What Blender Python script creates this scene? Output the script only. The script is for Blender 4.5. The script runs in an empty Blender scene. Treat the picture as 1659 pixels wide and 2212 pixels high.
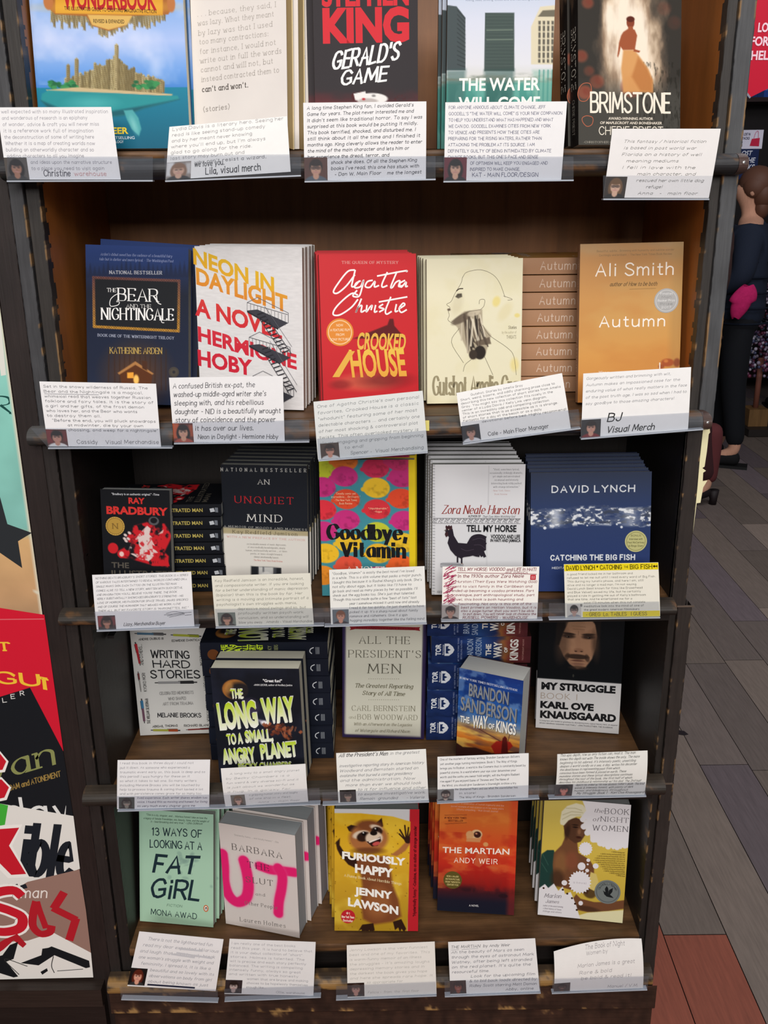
import bpy, bmesh, math, random
import numpy as np
from mathutils import Vector, Matrix
random.seed(7)
sc = bpy.context.scene
COL = bpy.data.collections.new('shop'); sc.collection.children.link(COL)
# ------------------------------------------------------------------ camera
FPX, CX, CY = 2013.0, 829.5, 1106.0
TH, RO, HC = math.radians(18.6), math.radians(0.57), 1.5
fw = np.array([0, math.cos(TH), -math.sin(TH)]); u0 = np.array([0, math.sin(TH), math.cos(TH)]); r0 = np.array([1., 0, 0])
rt = r0*math.cos(RO) - u0*math.sin(RO); up = r0*math.sin(RO) + u0*math.cos(RO)
cam = bpy.data.cameras.new('camera'); cam.sensor_fit = 'HORIZONTAL'; cam.sensor_width = 36
cam.lens = 36*FPX/1659; cam.clip_start = .01
co = bpy.data.objects.new('camera', cam); COL.objects.link(co)
co.matrix_world = Matrix(((rt[0], up[0], -fw[0], 0), (rt[1], up[1], -fw[1], 0), (rt[2], up[2], -fw[2], HC), (0, 0, 0, 1)))
sc.camera = co
# ------------------------------------------------------------------ light and exposure
sc.view_settings.view_transform = 'Standard'; sc.view_settings.look = 'None'
sc.view_settings.gamma = 1; sc.view_settings.use_curve_mapping = False
sc.view_settings.exposure = 0.0
w = bpy.data.worlds.new('world'); sc.world = w; w.use_nodes = True
w.node_tree.nodes['Background'].inputs[0].default_value = (.9, .93, 1, 1)
w.node_tree.nodes['Background'].inputs[1].default_value = .10
def area(name, loc, target, sx, sy, power, col):
    l = bpy.data.lights.new(name, 'AREA'); l.shape = 'RECTANGLE'; l.size = sx; l.size_y = sy; l.energy = power; l.color = col
    o = bpy.data.objects.new(name, l); COL.objects.link(o); o.location = loc
    o.rotation_euler = (Vector(target)-Vector(loc)).to_track_quat('-Z', 'Y').to_euler()
    return o
area('ceiling_light_main', (-.15, -.85, 3.4), (0, 1.2, 1.0), 1.6, .9, 40, (1, .965, .93))
area('ceiling_light_behind', (.5, -2.4, 3.0), (0, 1.2, .8), 1.8, .8, 58, (1, .97, .95))
area('ceiling_light_far', (-.4, -4.6, 2.9), (0, 1.2, .8), 2.4, .9, 125, (1, .97, .95))
area('ceiling_light_aisle', (2.1, 2.6, 3.3), (1.6, 3.2, 0), 1.2, 1.8, 55, (.95, .95, 1))
def at(px, py, Y):                       # point of the vertical plane y = Y seen at a pixel of the 1659 x 2212 frame
    d = fw + rt*(px-CX)/FPX - up*(py-CY)/FPX
    return np.array([0, 0, HC]) + d*(Y/d[1])
# ------------------------------------------------------------------ helpers: objects
def tag(o, label=None, cat=None, group=None, kind=None):
    if label: o['label'] = label
    if cat: o['category'] = cat
    if group: o['group'] = group
    if kind: o['kind'] = kind
    return o
def empty(name, loc=(0, 0, 0)):
    o = bpy.data.objects.new(name, None); COL.objects.link(o); o.location = loc; o.empty_display_size = .02
    return o
def lin(c):
    c = np.asarray(c, float)
    return np.where(c <= .04045, c/12.92, ((c+.055)/1.055)**2.4)
def hx(c):
    if not isinstance(c, str): return np.array(c, float)
    return np.array([int(c[i:i+2], 16)/255 for i in (0, 2, 4)])
class MB:
    """mesh builder: vertices, faces and a printed or painted colour per vertex"""
    def __init__(s): s.v = []; s.f = []; s.c = []; s.m = []; s.n = 0; s.lift = 0.0
    def add(s, vs, fs, col, mi=0):
        vs = np.asarray(vs, float).reshape(-1, 3)
        c = np.asarray(hx(col)); c = np.broadcast_to(c, (len(vs), 3)) if c.ndim == 1 else c
        s.v.append(vs); s.c.append(c)
        n = s.n
        s.f += [tuple(i+n for i in f) for f in fs]; s.m += [mi]*len(fs); s.n += len(vs)
    def quad(s, p, col, mi=0): s.add(p, [tuple(range(len(p)))], col, mi)
    def box(s, a, b, col, mi=0):
        (x0, y0, z0), (x1, y1, z1) = a, b
        s.add([(x0, y0, z0), (x1, y0, z0), (x1, y1, z0), (x0, y1, z0), (x0, y0, z1), (x1, y0, z1), (x1, y1, z1), (x0, y1, z1)],
              [(0, 3, 2, 1), (4, 5, 6, 7), (0, 1, 5, 4), (1, 2, 6, 5), (2, 3, 7, 6), (3, 0, 4, 7)], col, mi)
    def grid(s, fn, nx, ny, col, mi=0):
        """fn(u, v) -> (N,3); col = colour or (N,3)"""
        u, v = np.meshgrid(np.linspace(0, 1, nx), np.linspace(0, 1, ny)); P = fn(u.ravel(), v.ravel())
        fs = []
        for j in range(ny-1):
            a = j*nx
            for i in range(nx-1): fs.append((a+i, a+nx+i, a+nx+i+1, a+i+1))
        s.add(P, fs, col, mi)
    def tube(s, pts, rad, col, n=10, mi=0, caps=True):
        pts = [Vector(p) for p in pts]; rad = rad if isinstance(rad, (list, tuple)) else [rad]*len(pts)
        vs = []; fs = []
        for i, p in enumerate(pts):
            d = (pts[min(i+1, len(pts)-1)] - pts[max(i-1, 0)]).normalized()
            a = d.orthogonal().normalized() if i == 0 else (a - d*a.dot(d)).normalized()
            b = d.cross(a)
            vs += [p + (a*math.cos(t*2*math.pi/n) + b*math.sin(t*2*math.pi/n))*rad[i] for t in range(n)]
        for i in range(len(pts)-1):
            for t in range(n): fs.append((i*n+t, i*n+(t+1) % n, (i+1)*n+(t+1) % n, (i+1)*n+t))
        if caps: fs += [tuple(range(n))[::-1], tuple((len(pts)-1)*n+t for t in range(n))]
        s.add([tuple(v) for v in vs], fs, col, mi)
    def ball(s, c, r, col, n=12, mi=0, sq=(1, 1, 1)):
        vs = []; fs = []; m = max(4, n//2)
        for j in range(m+1):
            ph = math.pi*j/m
            for i in range(n):
                t = 2*math.pi*i/n
                vs.append((c[0]+r*sq[0]*math.sin(ph)*math.cos(t), c[1]+r*sq[1]*math.sin(ph)*math.sin(t), c[2]+r*sq[2]*math.cos(ph)))
        for j in range(m):
            for i in range(n): fs.append((j*n+i, (j+1)*n+i, (j+1)*n+(i+1) % n, j*n+(i+1) % n))
        s.add(vs, fs, col, mi)
    def build(s, name, mats, parent=None, smooth=False):
        me = bpy.data.meshes.new(name)
        V = np.concatenate(s.v); me.from_pydata(V.tolist(), [], s.f)
        if not isinstance(mats, (list, tuple)): mats = [mats]
        for m in mats: me.materials.append(m)
        me.polygons.foreach_set('material_index', s.m)
        a = me.color_attributes.new('Col', 'FLOAT_COLOR', 'POINT')
        c = np.ones((len(V), 4), np.float32); c[:, :3] = lin(np.clip(np.concatenate(s.c), 0, 1))
        a.data.foreach_set('color', c.ravel())
        if smooth: me.polygons.foreach_set('use_smooth', [True]*len(me.polygons))
        me.update()
        o = bpy.data.objects.new(name, me); COL.objects.link(o)
        if parent is not None: o.parent = parent
        return o
# ------------------------------------------------------------------ helpers: materials
def newmat(name):
    m = bpy.data.materials.new(name); m.use_nodes = True; nt = m.node_tree
    return m, nt, nt.nodes['Principled BSDF'], nt.nodes.new
def attr_mat(name, rough=.5, spec=.5, nscale=0, namt=0, stretch=(1, 1, 1), bump=0, coat=0):
    m, nt, b, N = newmat(name); L = nt.links.new
    a = N('ShaderNodeVertexColor'); a.layer_name = 'Col'
    out = a.outputs['Color']
    if namt:
        tc = N('ShaderNodeTexCoord'); mp = N('ShaderNodeMapping'); mp.inputs['Scale'].default_value = stretch
        no = N('ShaderNodeTexNoise'); no.inputs['Scale'].default_value = nscale; no.inputs['Detail'].default_value = 6; no.inputs['Roughness'].default_value = .65
        L(tc.outputs['Object'], mp.inputs['Vector']); L(mp.outputs['Vector'], no.inputs['Vector'])
        mr = N('ShaderNodeMapRange'); mr.inputs['From Min'].default_value = .25; mr.inputs['From Max'].default_value = .75
        mr.inputs['To Min'].default_value = 1-namt; mr.inputs['To Max'].default_value = 1+namt; L(no.outputs['Fac'], mr.inputs['Value'])
        mx = N('ShaderNodeVectorMath'); mx.operation = 'SCALE'; L(out, mx.inputs[0]); L(mr.outputs['Result'], mx.inputs['Scale']); out = mx.outputs['Vector']
        if bump:
            bu = N('ShaderNodeBump'); bu.inputs['Strength'].default_value = bump; bu.inputs['Distance'].default_value = .001
            L(no.outputs['Fac'], bu.inputs['Height']); L(bu.outputs['Normal'], b.inputs['Normal'])
    L(out, b.inputs['Base Color'])
    b.inputs['Roughness'].default_value = rough; b.inputs['Specular IOR Level'].default_value = spec
    if coat: b.inputs['Coat Weight'].default_value = coat; b.inputs['Coat Roughness'].default_value = .2
    return m
M_PRINT = attr_mat('printed_cover_stock', .42, .09)
M_CARD = attr_mat('index_card_paper', .8, .1, 90, .02)
M_PAGES = attr_mat('page_block_paper', .85, .1, 260, .09, (.03, 8, .03))
M_WOOD = attr_mat('dark_stained_wood', .5, .35, 40, .28, (6, 6, .35), .25)
M_WOODX = attr_mat('dark_stained_wood_lengthwise', .5, .35, 40, .3, (.35, 6, 6), .25)
M_PANEL = attr_mat('brown_panel_wood', .45, .3, 9, .3, (5, 2, .45), .1)
M_BARK = attr_mat('painted_and_plain_surface', .6, .3)
M_CLOTH = attr_mat('woven_cloth', .9, .1, 60, .18, (1, 1, 1), .3)
M_METAL = attr_mat('steel', .3, .5); M_METAL.node_tree.nodes['Principled BSDF'].inputs['Metallic'].default_value = .9
M_FOIL = attr_mat('foil_sticker', .35, .5)
M_FLOOR = attr_mat('worn_floor_planks', .62, .25, 22, .22, (7, .45, 1), .2)
def clear_plastic():
    m = bpy.data.materials.new('clear_plastic'); m.use_nodes = True; nt = m.node_tree; nt.nodes.clear(); N = nt.nodes.new; L = nt.links.new
    t = N('ShaderNodeBsdfTransparent'); t.inputs[0].default_value = (.91, .92, .94, 1)
    g = N('ShaderNodeBsdfGlossy'); g.inputs[0].default_value = (.8, .8, .8, 1); g.inputs['Roughness'].default_value = .06
    d = N('ShaderNodeBsdfDiffuse'); d.inputs[0].default_value = (.6, .63, .68, 1)
    lw = N('ShaderNodeLayerWeight'); lw.inputs[0].default_value = .5
    pw_ = N('ShaderNodeMath'); pw_.operation = 'POWER'; pw_.inputs[1].default_value = 4; L(lw.outputs['Facing'], pw_.inputs[0])
    f = N('ShaderNodeMath'); f.operation = 'MULTIPLY_ADD'; f.inputs[1].default_value = .5; f.inputs[2].default_value = .025; L(pw_.outputs[0], f.inputs[0])
    x = N('ShaderNodeMixShader'); x.inputs[0].default_value = .035; L(t.outputs[0], x.inputs[1]); L(d.outputs[0], x.inputs[2])
    y = N('ShaderNodeMixShader'); L(f.outputs[0], y.inputs[0]); L(x.outputs[0], y.inputs[1]); L(g.outputs[0], y.inputs[2])
    o = N('ShaderNodeOutputMaterial'); L(y.outputs[0], o.inputs[0])
    return m
M_CLEAR = clear_plastic()
M_LIP = attr_mat('frosted_plastic_edge', .25, .6)
# ------------------------------------------------------------------ helpers: numpy painting for printed pictures
def h2(ix, iy, seed):
    n = (ix*374761393 + iy*668265263 + seed*1442695041) & 0x7fffffff
    n = ((n ^ (n >> 13))*1274126177) & 0x7fffffff
    return ((n ^ (n >> 16)) & 0xffff)/65535.
def vnoise(x, y, seed=0):
    ix = np.floor(x).astype(np.int64); iy = np.floor(y).astype(np.int64); fx = x-ix; fy = y-iy
    fx = fx*fx*(3-2*fx); fy = fy*fy*(3-2*fy)
    return (h2(ix, iy, seed)*(1-fx)+h2(ix+1, iy, seed)*fx)*(1-fy) + (h2(ix, iy+1, seed)*(1-fx)+h2(ix+1, iy+1, seed)*fx)*fy
def fbm(x, y, seed=0, o=4):
    s = 0; a = .5
    for k in range(o): s = s + a*vnoise(x*2**k, y*2**k, seed+k*17); a *= .5
    return s/(1-.5**o)
class P:
    def __init__(s, nx, ny, asp):       # asp = height / width; x in 0..1, y in 0..asp (isotropic)
        u, v = np.meshgrid(np.linspace(0, 1, nx), np.linspace(0, 1, ny))
        s.nx, s.ny, s.asp = nx, ny, asp; s.x = u.ravel(); s.v = v.ravel(); s.y = s.v*asp
        s.c = np.ones((nx*ny, 3)); s.px = 1.0/nx
    def fill(s, c): s.c[:] = hx(c); return s
    def mix(s, m, c):
        m = np.clip(m, 0, 1)[:, None]; s.c = s.c*(1-m) + hx(c)*m; return s
    def mul(s, m): s.c = s.c*np.asarray(m)[:, None]; return s
    def grad(s, stops, ax='v', m=None):
        t = s.v if ax == 'v' else s.x; ks = [k for k, _ in stops]; cs = np.array([hx(c) for _, c in stops])
        g = np.stack([np.interp(t, ks, cs[:, i]) for i in range(3)], 1)
        if m is None: s.c = g
        else: m = np.clip(m, 0, 1)[:, None]; s.c = s.c*(1-m)+g*m
        return s
    def sm(s, d, soft): return np.clip(.5 - d/max(soft, s.px), 0, 1)
    def ell(s, cx, cy, rx, ry, c=None, soft=0, rot=0, a=1):     # cy, ry in v units of width-isotropic y (cy given as v)
        X = s.x-cx; Y = s.y-cy*s.asp; k = math.cos(rot); q = math.sin(rot); X, Y = X*k+Y*q, -X*q+Y*k
        r = np.sqrt((X/rx)**2+(Y/ry)**2); m = s.sm((r-1)*min(rx, ry), soft)*a
        return m if c is None else s.mix(m, c)
    def polym(s, pts, soft=0):
        pts = [(x, y*s.asp) for x, y in pts]; ins = np.zeros(len(s.x), bool); dm = np.full(len(s.x), 9.)
        for (x1, y1), (x2, y2) in zip(pts, pts[1:]+pts[:1]):
            c = (y1 > s.y) != (y2 > s.y)
            if y1 != y2: ins ^= c & (s.x < (x2-x1)*(s.y-y1)/(y2-y1)+x1)
            dm = np.minimum(dm, s.segd(x1, y1, x2, y2))
        return s.sm(np.where(ins, -dm, dm), soft)
    def poly(s, pts, c, soft=0, a=1): return s.mix(s.polym(pts, soft)*a, c)
    def segd(s, x1, y1, x2, y2):
        dx, dy = x2-x1, y2-y1; t = np.clip(((s.x-x1)*dx+(s.y-y1)*dy)/max(dx*dx+dy*dy, 1e-12), 0, 1)
        return np.hypot(s.x-x1-t*dx, s.y-y1-t*dy)
    def line(s, pts, wd, c, soft=0, a=1):
        d = np.full(len(s.x), 9.)
        for (x1, y1), (x2, y2) in zip(pts, pts[1:]): d = np.minimum(d, s.segd(x1, y1*s.asp, x2, y2*s.asp))
        return s.mix(s.sm(d-wd/2, soft)*a, c)
    def rect(s, x0, y0, x1, y1, c, soft=0, a=1): return s.poly([(x0, y0), (x1, y0), (x1, y1), (x0, y1)], c, soft, a)
    def n(s, f, seed=0, o=4, sx=1, sy=1): return fbm(s.x*f*sx+7, s.y*f*sy+3, seed, o)
# ------------------------------------------------------------------ helpers: lettering
BOWLB = '~0,4.6 1.6,6.4 3.4,6.6 5.4,5.4 6,3.3 5.4,1.2 3.4,0 1.4,.4 0,1.8'
BOWLD = '~6,4.6 4.4,6.4 2.6,6.6 .6,5.4 0,3.3 .6,1.2 2.6,0 4.6,.4 6,1.8'
OO = '~4.5,10 1.5,8.8 0,5 1.5,1.2 4.5,0 7.5,1.2 9,5 7.5,8.8 4.5,10'
ARC = '~0,4.4 1.8,6.4 3.6,6.6 5.4,5.4 5.6,3 5.6,0'
PB = '0,0 0,10|~0,10 4.5,10 6.8,8.8 6.8,6.2 4.5,4.8 0,4.8'
GL = {'A': '8|0,0 4,10 8,0|1.4,3.5 6.6,3.5', 'B': '7|0,0 0,10|~0,10 4,10 6,9 6,6.5 4,5.4 0,5.4|~3.5,5.4 6,5 7,2.8 6,.5 4,0 0,0',
 'C': '8|~8,8 6.5,9.6 4.2,10 1.6,8.8 0,5 1.6,1.2 4.2,0 6.5,.4 8,2', 'D': '8|0,0 0,10|~0,10 4,10 7,8.2 8,5 7,1.8 4,0 0,0', 'E': '6|6,10 0,10|0,10 0,0|0,0 6,0|0,5.2 5,5.2',
 'F': '6|6,10 0,10|0,10 0,0|0,5.2 4.8,5.2', 'G': '8.5|~8,8 6.5,9.6 4.2,10 1.6,8.8 0,5 1.6,1.2 4.2,0 6.5,.5 8.2,1.6|8.2,1.6 8.2,4.5|8.2,4.5 5,4.5',
 'H': '8|0,0 0,10|8,0 8,10|0,5.2 8,5.2', 'I': '1|.5,0 .5,10', 'J': '5|~5,10 5,3 4.4,.8 2.6,0 .8,.8 0,2.5', 'K': '7.5|0,0 0,10|7,10 0,4|2.6,6.2 7.5,0', 'L': '6|0,10 0,0|0,0 6,0',
 'M': '10|0,0 1,10|1,10 5,2|5,2 9,10|9,10 10,0', 'N': '8|0,0 0,10|0,10 8,0|8,0 8,10', 'O': '9|'+OO, 'P': '7|'+PB, 'Q': '9|'+OO+'|5.5,2.5 9,-1', 'R': '7.5|'+PB+'|3.5,4.8 7.5,0',
 'S': '7|~6.6,8.4 5,9.8 3,10 .8,9 .5,7.2 2,5.8 5,4.6 6.8,3 6.4,1 4,0 2,.2 0,1.8', 'T': '8|0,10 8,10|4,10 4,0', 'U': '8|~0,10 0,4 .8,1.4 4,0 7.2,1.4 8,4 8,10', 'V': '8|0,10 4,0|4,0 8,10',
 'W': '12|0,10 3,0|3,0 6,9|6,9 9,0|9,0 12,10', 'X': '8|0,10 8,0|8,10 0,0', 'Y': '8|0,10 4,5|8,10 4,5|4,5 4,0', 'Z': '7|0,10 7,10|7,10 0,0|0,0 7,0',
 'a': '6|~5.4,5.6 3.5,6.6 1.2,5.6 0,3.2 1,.8 2.8,0 4.5,.8 5.4,2.4|5.5,6.6 5.5,0', 'b': '6|0,10 0,0|'+BOWLB, 'c': '5|~5,5.4 3.4,6.6 1.4,6 0,3.4 1.2,.7 3,0 5,1', 'd': '6|6,10 6,0|'+BOWLD,
 'e': '5.6|~0,3.6 5.6,3.6 5,5.8 3,6.6 1,5.8 0,3.4 1,.8 3.2,0 5.4,1', 'f': '4|~4,9.4 2.6,10 1.4,8.6 1.4,6 1.4,0|0,6.4 3.6,6.4', 'g': '6|'+BOWLD+'|~6,6.6 6,0 5.4,-2.6 3,-3.4 .6,-2.6', 'h': '6|0,10 0,0|'+ARC,
 'i': '1.4|.6,6.6 .6,0|~.6,8.8 .6,9.4', 'j': '2|~1.6,6.6 1.6,-1.6 .8,-3.2 -.8,-3.4|~1.6,8.8 1.6,9.4', 'k': '5.5|0,10 0,0|5,6.6 0,2.6|1.8,4.2 5.5,0', 'l': '1.4|.6,10 .6,0',
 'm': '9.4|0,6.6 0,0|~0,4.6 1.6,6.4 3,6.6 4.4,5.4 4.6,3 4.6,0|~4.6,4.6 6.2,6.4 7.6,6.6 9,5.4 9.2,3 9.2,0', 'n': '6|0,6.6 0,0|'+ARC, 'o': '6|~3,6.6 .9,5.7 0,3.3 .9,.9 3,0 5.1,.9 6,3.3 5.1,5.7 3,6.6',
 'p': '6|0,6.6 0,-3.4|'+BOWLB, 'q': '6|6,6.6 6,-3.4|'+BOWLD, 'r': '4|0,6.6 0,0|~0,4 1.4,6 3,6.6 4.2,6', 's': '5|~4.7,5.6 3.2,6.6 1.2,6.4 .5,5 1.6,3.8 3.8,3 4.8,1.8 4,.3 2,0 .2,1',
 't': '4|~1.6,9 1.6,2 2.2,.4 4,.4|0,6.4 3.8,6.4', 'u': '6|~0,6.6 0,2.4 .8,.5 2.6,0 4.6,.8 5.8,2.6|5.8,6.6 5.8,0', 'v': '6|0,6.6 3,0|3,0 6,6.6', 'w': '9|0,6.6 2.2,0|2.2,0 4.5,6|4.5,6 6.8,0|6.8,0 9,6.6',
 'x': '6|0,6.6 6,0|6,6.6 0,0', 'y': '6|0,6.6 3,0|6,6.6 1.8,-3.4', 'z': '5|0,6.6 5,6.6|5,6.6 0,0|0,0 5,0',
 '0': '7|~3.5,10 1,8.8 0,5 1,1.2 3.5,0 6,1.2 7,5 6,8.8 3.5,10', '1': '3|~.2,8 2,10|2,10 2,0', '2': '6.4|~.2,7.8 1.4,9.6 4,10 6,8.2 5,5.6 0,0|0,0 6.4,0', '3': '6.4|~.4,8.8 2.6,10 5.4,9 5.4,6.6 2.6,5.4|~2.6,5.4 6,4.6 6.2,1.8 3.6,0 .2,1.2',
 '4': '7|5,0 5,10|5,10 0,3|0,3 7,3', '5': '6.4|6,10 1,10|1,10 .6,5.6|~.6,5.6 3,6.4 6,5 6.2,2 3.4,0 .2,1.2', '6': '6.4|~5.6,9.4 3.4,10 1,7.6 0,3.6 1.4,.4 4,0 6.2,2 5.8,4.8 3.4,5.8 .4,3.6', '7': '6.4|0,10 6.4,10|6.4,10 2.4,0',
 '8': '6.4|~3.2,5.4 .8,6.6 .9,9.2 3.2,10 5.6,9.2 5.6,6.6 3.2,5.4 .2,4 .4,1 3.2,0 6,1 6.2,4 3.2,5.4', '9': '6.4|~6,6.4 3,4.4 .4,6 .6,9 3.4,10 6,8 6,4 4.6,.8 2,0',
 '.': '1.4|~.5,0 .5,.7', ',': '1.6|~.8,.8 .2,-1.6', "'": '1.4|~.8,10 .4,7.6', '"': '3|~.6,10 .4,7.8|~2.2,10 2,7.8', '-': '4|~.4,3.6 3.6,3.6', '(': '2.6|~2.4,10.6 .4,7 .2,4 2.4,-1.4', ')': '2.6|~.2,10.6 2.2,7 2.4,4 .2,-1.4',
 '!': '1.4|~.6,10 .6,3|~.6,0 .6,.7', ':': '1.4|~.6,.2 .6,1|~.6,5 .6,5.8', ';': '1.6|~.8,.8 .2,-1.6|~.6,5 .6,5.8', '/': '5|~0,-1 5,10.5', '&': '8|~7.6,0 1.6,7.4 2.4,9.8 4.4,9 4,6.8 .6,3.4 .6,1 3,0 6.4,2 7.4,4.4', '#': '6|~2,0 3,10|~4.4,0 5.4,10|~.6,3.4 6.6,3.4|~.8,6.8 6.8,6.8',
 '*': '5|~2.5,9.4 2.5,5|~.4,8.2 4.6,6.2|~4.6,8.2 .4,6.2', '?': '5|~0,8 1,9.6 3,10 5,8.4 4,6 2.4,4.6 2.4,3|~2.4,0 2.4,.7'}
_gc = {}
def catmull(p, k):
    p = np.array(p, float); q = np.concatenate([[2*p[0]-p[1]], p, [2*p[-1]-p[-2]]]); o = []
    if np.allclose(p[0], p[-1]): q[0] = p[-2]; q[-1] = p[1]
    for i in range(1, len(q)-2):
        for t in np.arange(k)/k:
            o.append(.5*((2*q[i])+(q[i+1]-q[i-1])*t+(2*q[i-1]-5*q[i]+4*q[i+1]-q[i+2])*t*t+(3*q[i]-q[i-1]-3*q[i+1]+q[i+2])*t**3))
    o.append(p[-1]); return np.array(o)
def glyph(ch, k):
    if (ch, k) not in _gc:
        s = GL.get(ch)
        if s is None: _gc[(ch, k)] = (4.0, [])
        else:
            a = s.split('|'); st = []
            for q in a[1:]:
                cur = q[0] == '~'; pts = [tuple(map(float, t.split(','))) for t in q.lstrip('~').split()]
                st.append((cur, catmull(pts, k) if cur and len(pts) > 2 else np.array(pts)))
            _gc[(ch, k)] = (float(a[0]), st)
    return _gc[(ch, k)]
def strokes(s, style, rnd=None, k=3, gap=2.6):
    """polylines for a string, in units of cap height 1"""
    x = 0; out = []; yo = 0
    for ch in s:
        if ch == ' ':
            x += 4.6
            if rnd: yo = rnd.uniform(-.5, .5)
            continue
        wd, st = glyph(ch, k)
        for cur, p in st:
            q = p + np.array([x, yo])
            if rnd:
                q = q + np.array([[rnd.uniform(-.35, .35), rnd.uniform(-.35, .35)] for _ in range(len(q))]) * (.5 if len(q) > 4 else 1)
            out.append((cur, q/10))
            if style == 'serif' and not cur:
                for e, d in ((p[0], p[1]-p[0]), (p[-1], p[-2]-p[-1])):
                    if abs(d[1]) > .75*abs(d[0]) and (abs(e[1]) < .01 or abs(e[1]-10) < .01 or abs(e[1]-6.6) < .01 or e[1] < -3):
                        a, b = (1.3, 1.3) if abs(e[1]-6.6) > .01 else (1.3, .2)
                        out.append((True, (np.array([[e[0]-a, e[1]], [e[0]+b, e[1]]])+np.array([x, yo]))/10))
                if style == 'serif' and len(p) == 2 and abs(p[0][1]-p[1][1]) < .01 and abs(p[0][0]-p[1][0]) > 4 and ch in 'EFLTZ':
                    for e in ((p[0],) if ch in 'EF' and p[0][1] == 10 else (p[1],) if ch in 'ELZ' else (p[0], p[1])):
                        sg = -1 if e[1] > 5 else 1
                        out.append((False, (np.array([[e[0], e[1]], [e[0], e[1]+sg*1.6]])+np.array([x, yo]))/10))
        x += wd + gap + (rnd.uniform(-.5, .5) if rnd else 0)
    return out, max(x-gap, 1)/10
_bf = {}
def bfont(s, off=0.0):
    if (s, off) not in _bf:
        cu = bpy.data.curves.new('lettering', 'FONT'); cu.body = s; cu.offset = off; cu.resolution_u = 3
        ob = bpy.data.objects.new('lettering', cu); me = ob.to_mesh()
        v = np.array([x.co[:2] for x in me.vertices]).reshape(-1, 2); f = [tuple(p.vertices) for p in me.polygons]
        ob.to_mesh_clear(); bpy.data.objects.remove(ob); bpy.data.curves.remove(cu); _bf[(s, off)] = (v, f)
    return _bf[(s, off)]
def ribbon(p, w0, w1=None):
    d = np.gradient(p, axis=0) if len(p) > 2 else np.array([p[1]-p[0]]*2)
    n = np.stack([-d[:, 1], d[:, 0]], 1); n = n/np.maximum(np.linalg.norm(n, axis=1, keepdims=True), 1e-9)
    return d, n
def text(mb, S, s, x0, x1, y0, y1, col, font='b', wt=.12, thin=.35, rnd=None, slant=0, dy=0, rot=0, off=0, k=3, grad=None, wave=None, gap=2.6):
    """lettering printed on surface S(x, y, lift): box x0..x1, cap line y0, base line y1 (metres, y down)"""
    H = y1-y0; big = font != 'b' and H > .006
    if rot == 0: O = np.array([x0, y1]); R = np.array([x1-x0, dy]); Uv = np.array([slant*H, -H])
    elif rot == 90: O = np.array([x1, y1]); R = np.array([0, -H]); Uv = np.array([-(x1-x0), 0])
    else: O = np.array([x0, y0]); R = np.array([0, H]); Uv = np.array([x1-x0, 0])
    mb.lift += .00002
    def put(q, fs, sub=0):
        pos = O + q[:, :1]*R + q[:, 1:2]*Uv
        if wave is not None: pos = wave(pos)
        c = hx(col)
        if grad is not None:
            t = np.clip(q[:, 1:2], 0, 1); c = hx(col)*t + hx(grad)*(1-t)
        mb.add(S(pos[:, 0], pos[:, 1], mb.lift+sub*.00002), fs, c)
    if font == 'b':
        v, f = bfont(s, off)
        if len(v) == 0: return
        cap = .6875 if 'H' not in _bf else 1
        hv = bfont('H', 0)[0]; cap = hv[:, 1].max(); q = v.copy(); a, b = q[:, 0].min(), q[:, 0].max()
        q[:, 0] = (q[:, 0]-a)/(b-a); q[:, 1] /= cap; put(q, f); return
    st, W = strokes(s, font, rnd, k, gap)
    ex = np.linalg.norm(R)/W; eu = np.linalg.norm(Uv)          # metres per unit along / up
    for j, (cur, p) in enumerate(st):
        g = p*np.array([ex, eu]); d, n = ribbon(g, 0)
        L = np.linalg.norm(d, axis=1); ang = np.arctan2(d[:, 1], d[:, 0])
        if font == 'serif': hw = wt*eu*.5*(thin+(1-thin)*np.abs(np.sin(ang-.2))**1.3)
        else: hw = np.full(len(g), wt*eu*.5)
        t = d/np.maximum(L[:, None], 1e-9); g = g.copy()
        if font != 'serif' or cur: g[0] -= t[0]*hw[0]*.8; g[-1] += t[-1]*hw[-1]*.8
        a = g+n*hw[:, None]; b = g-n*hw[:, None]; m = len(g)
        q = np.concatenate([a, b])/np.array([ex*W, eu])
        put(q, [(i, i+m, i+m+1, i+1) for i in range(m-1)], j % 3)
    if big: mb.lift += .00004
def shape(mb, S, pts, col):
    mb.lift += .00002; p = np.array(pts, float); mb.add(S(p[:, 0], p[:, 1], mb.lift), [tuple(range(len(p)))[::-1]], col)
def disc(mb, S, cx, cy, r, col, n=28, ry=None):
    a = np.linspace(0, 2*math.pi, n, endpoint=False); shape(mb, S, np.stack([cx+r*np.cos(a), cy-(ry or r)*np.sin(a)], 1)[::-1], col)
def stroke(mb, S, pts, wd, col, k=4):
    mb.lift += .00002; g = catmull(pts, k) if len(pts) > 2 and k > 1 else np.array(pts, float); d, n = ribbon(g, 0); m = len(g)
    q = np.concatenate([g+n*wd/2, g-n*wd/2]); mb.add(S(q[:, 0], q[:, 1], mb.lift), [(i, i+m, i+m+1, i+1) for i in range(m-1)], col)
def copy_tree(o, parent=None):
    c = o.copy(); COL.objects.link(c); c.parent = parent
    for ch in list(o.children): copy_tree(ch, c)
    return c
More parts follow.
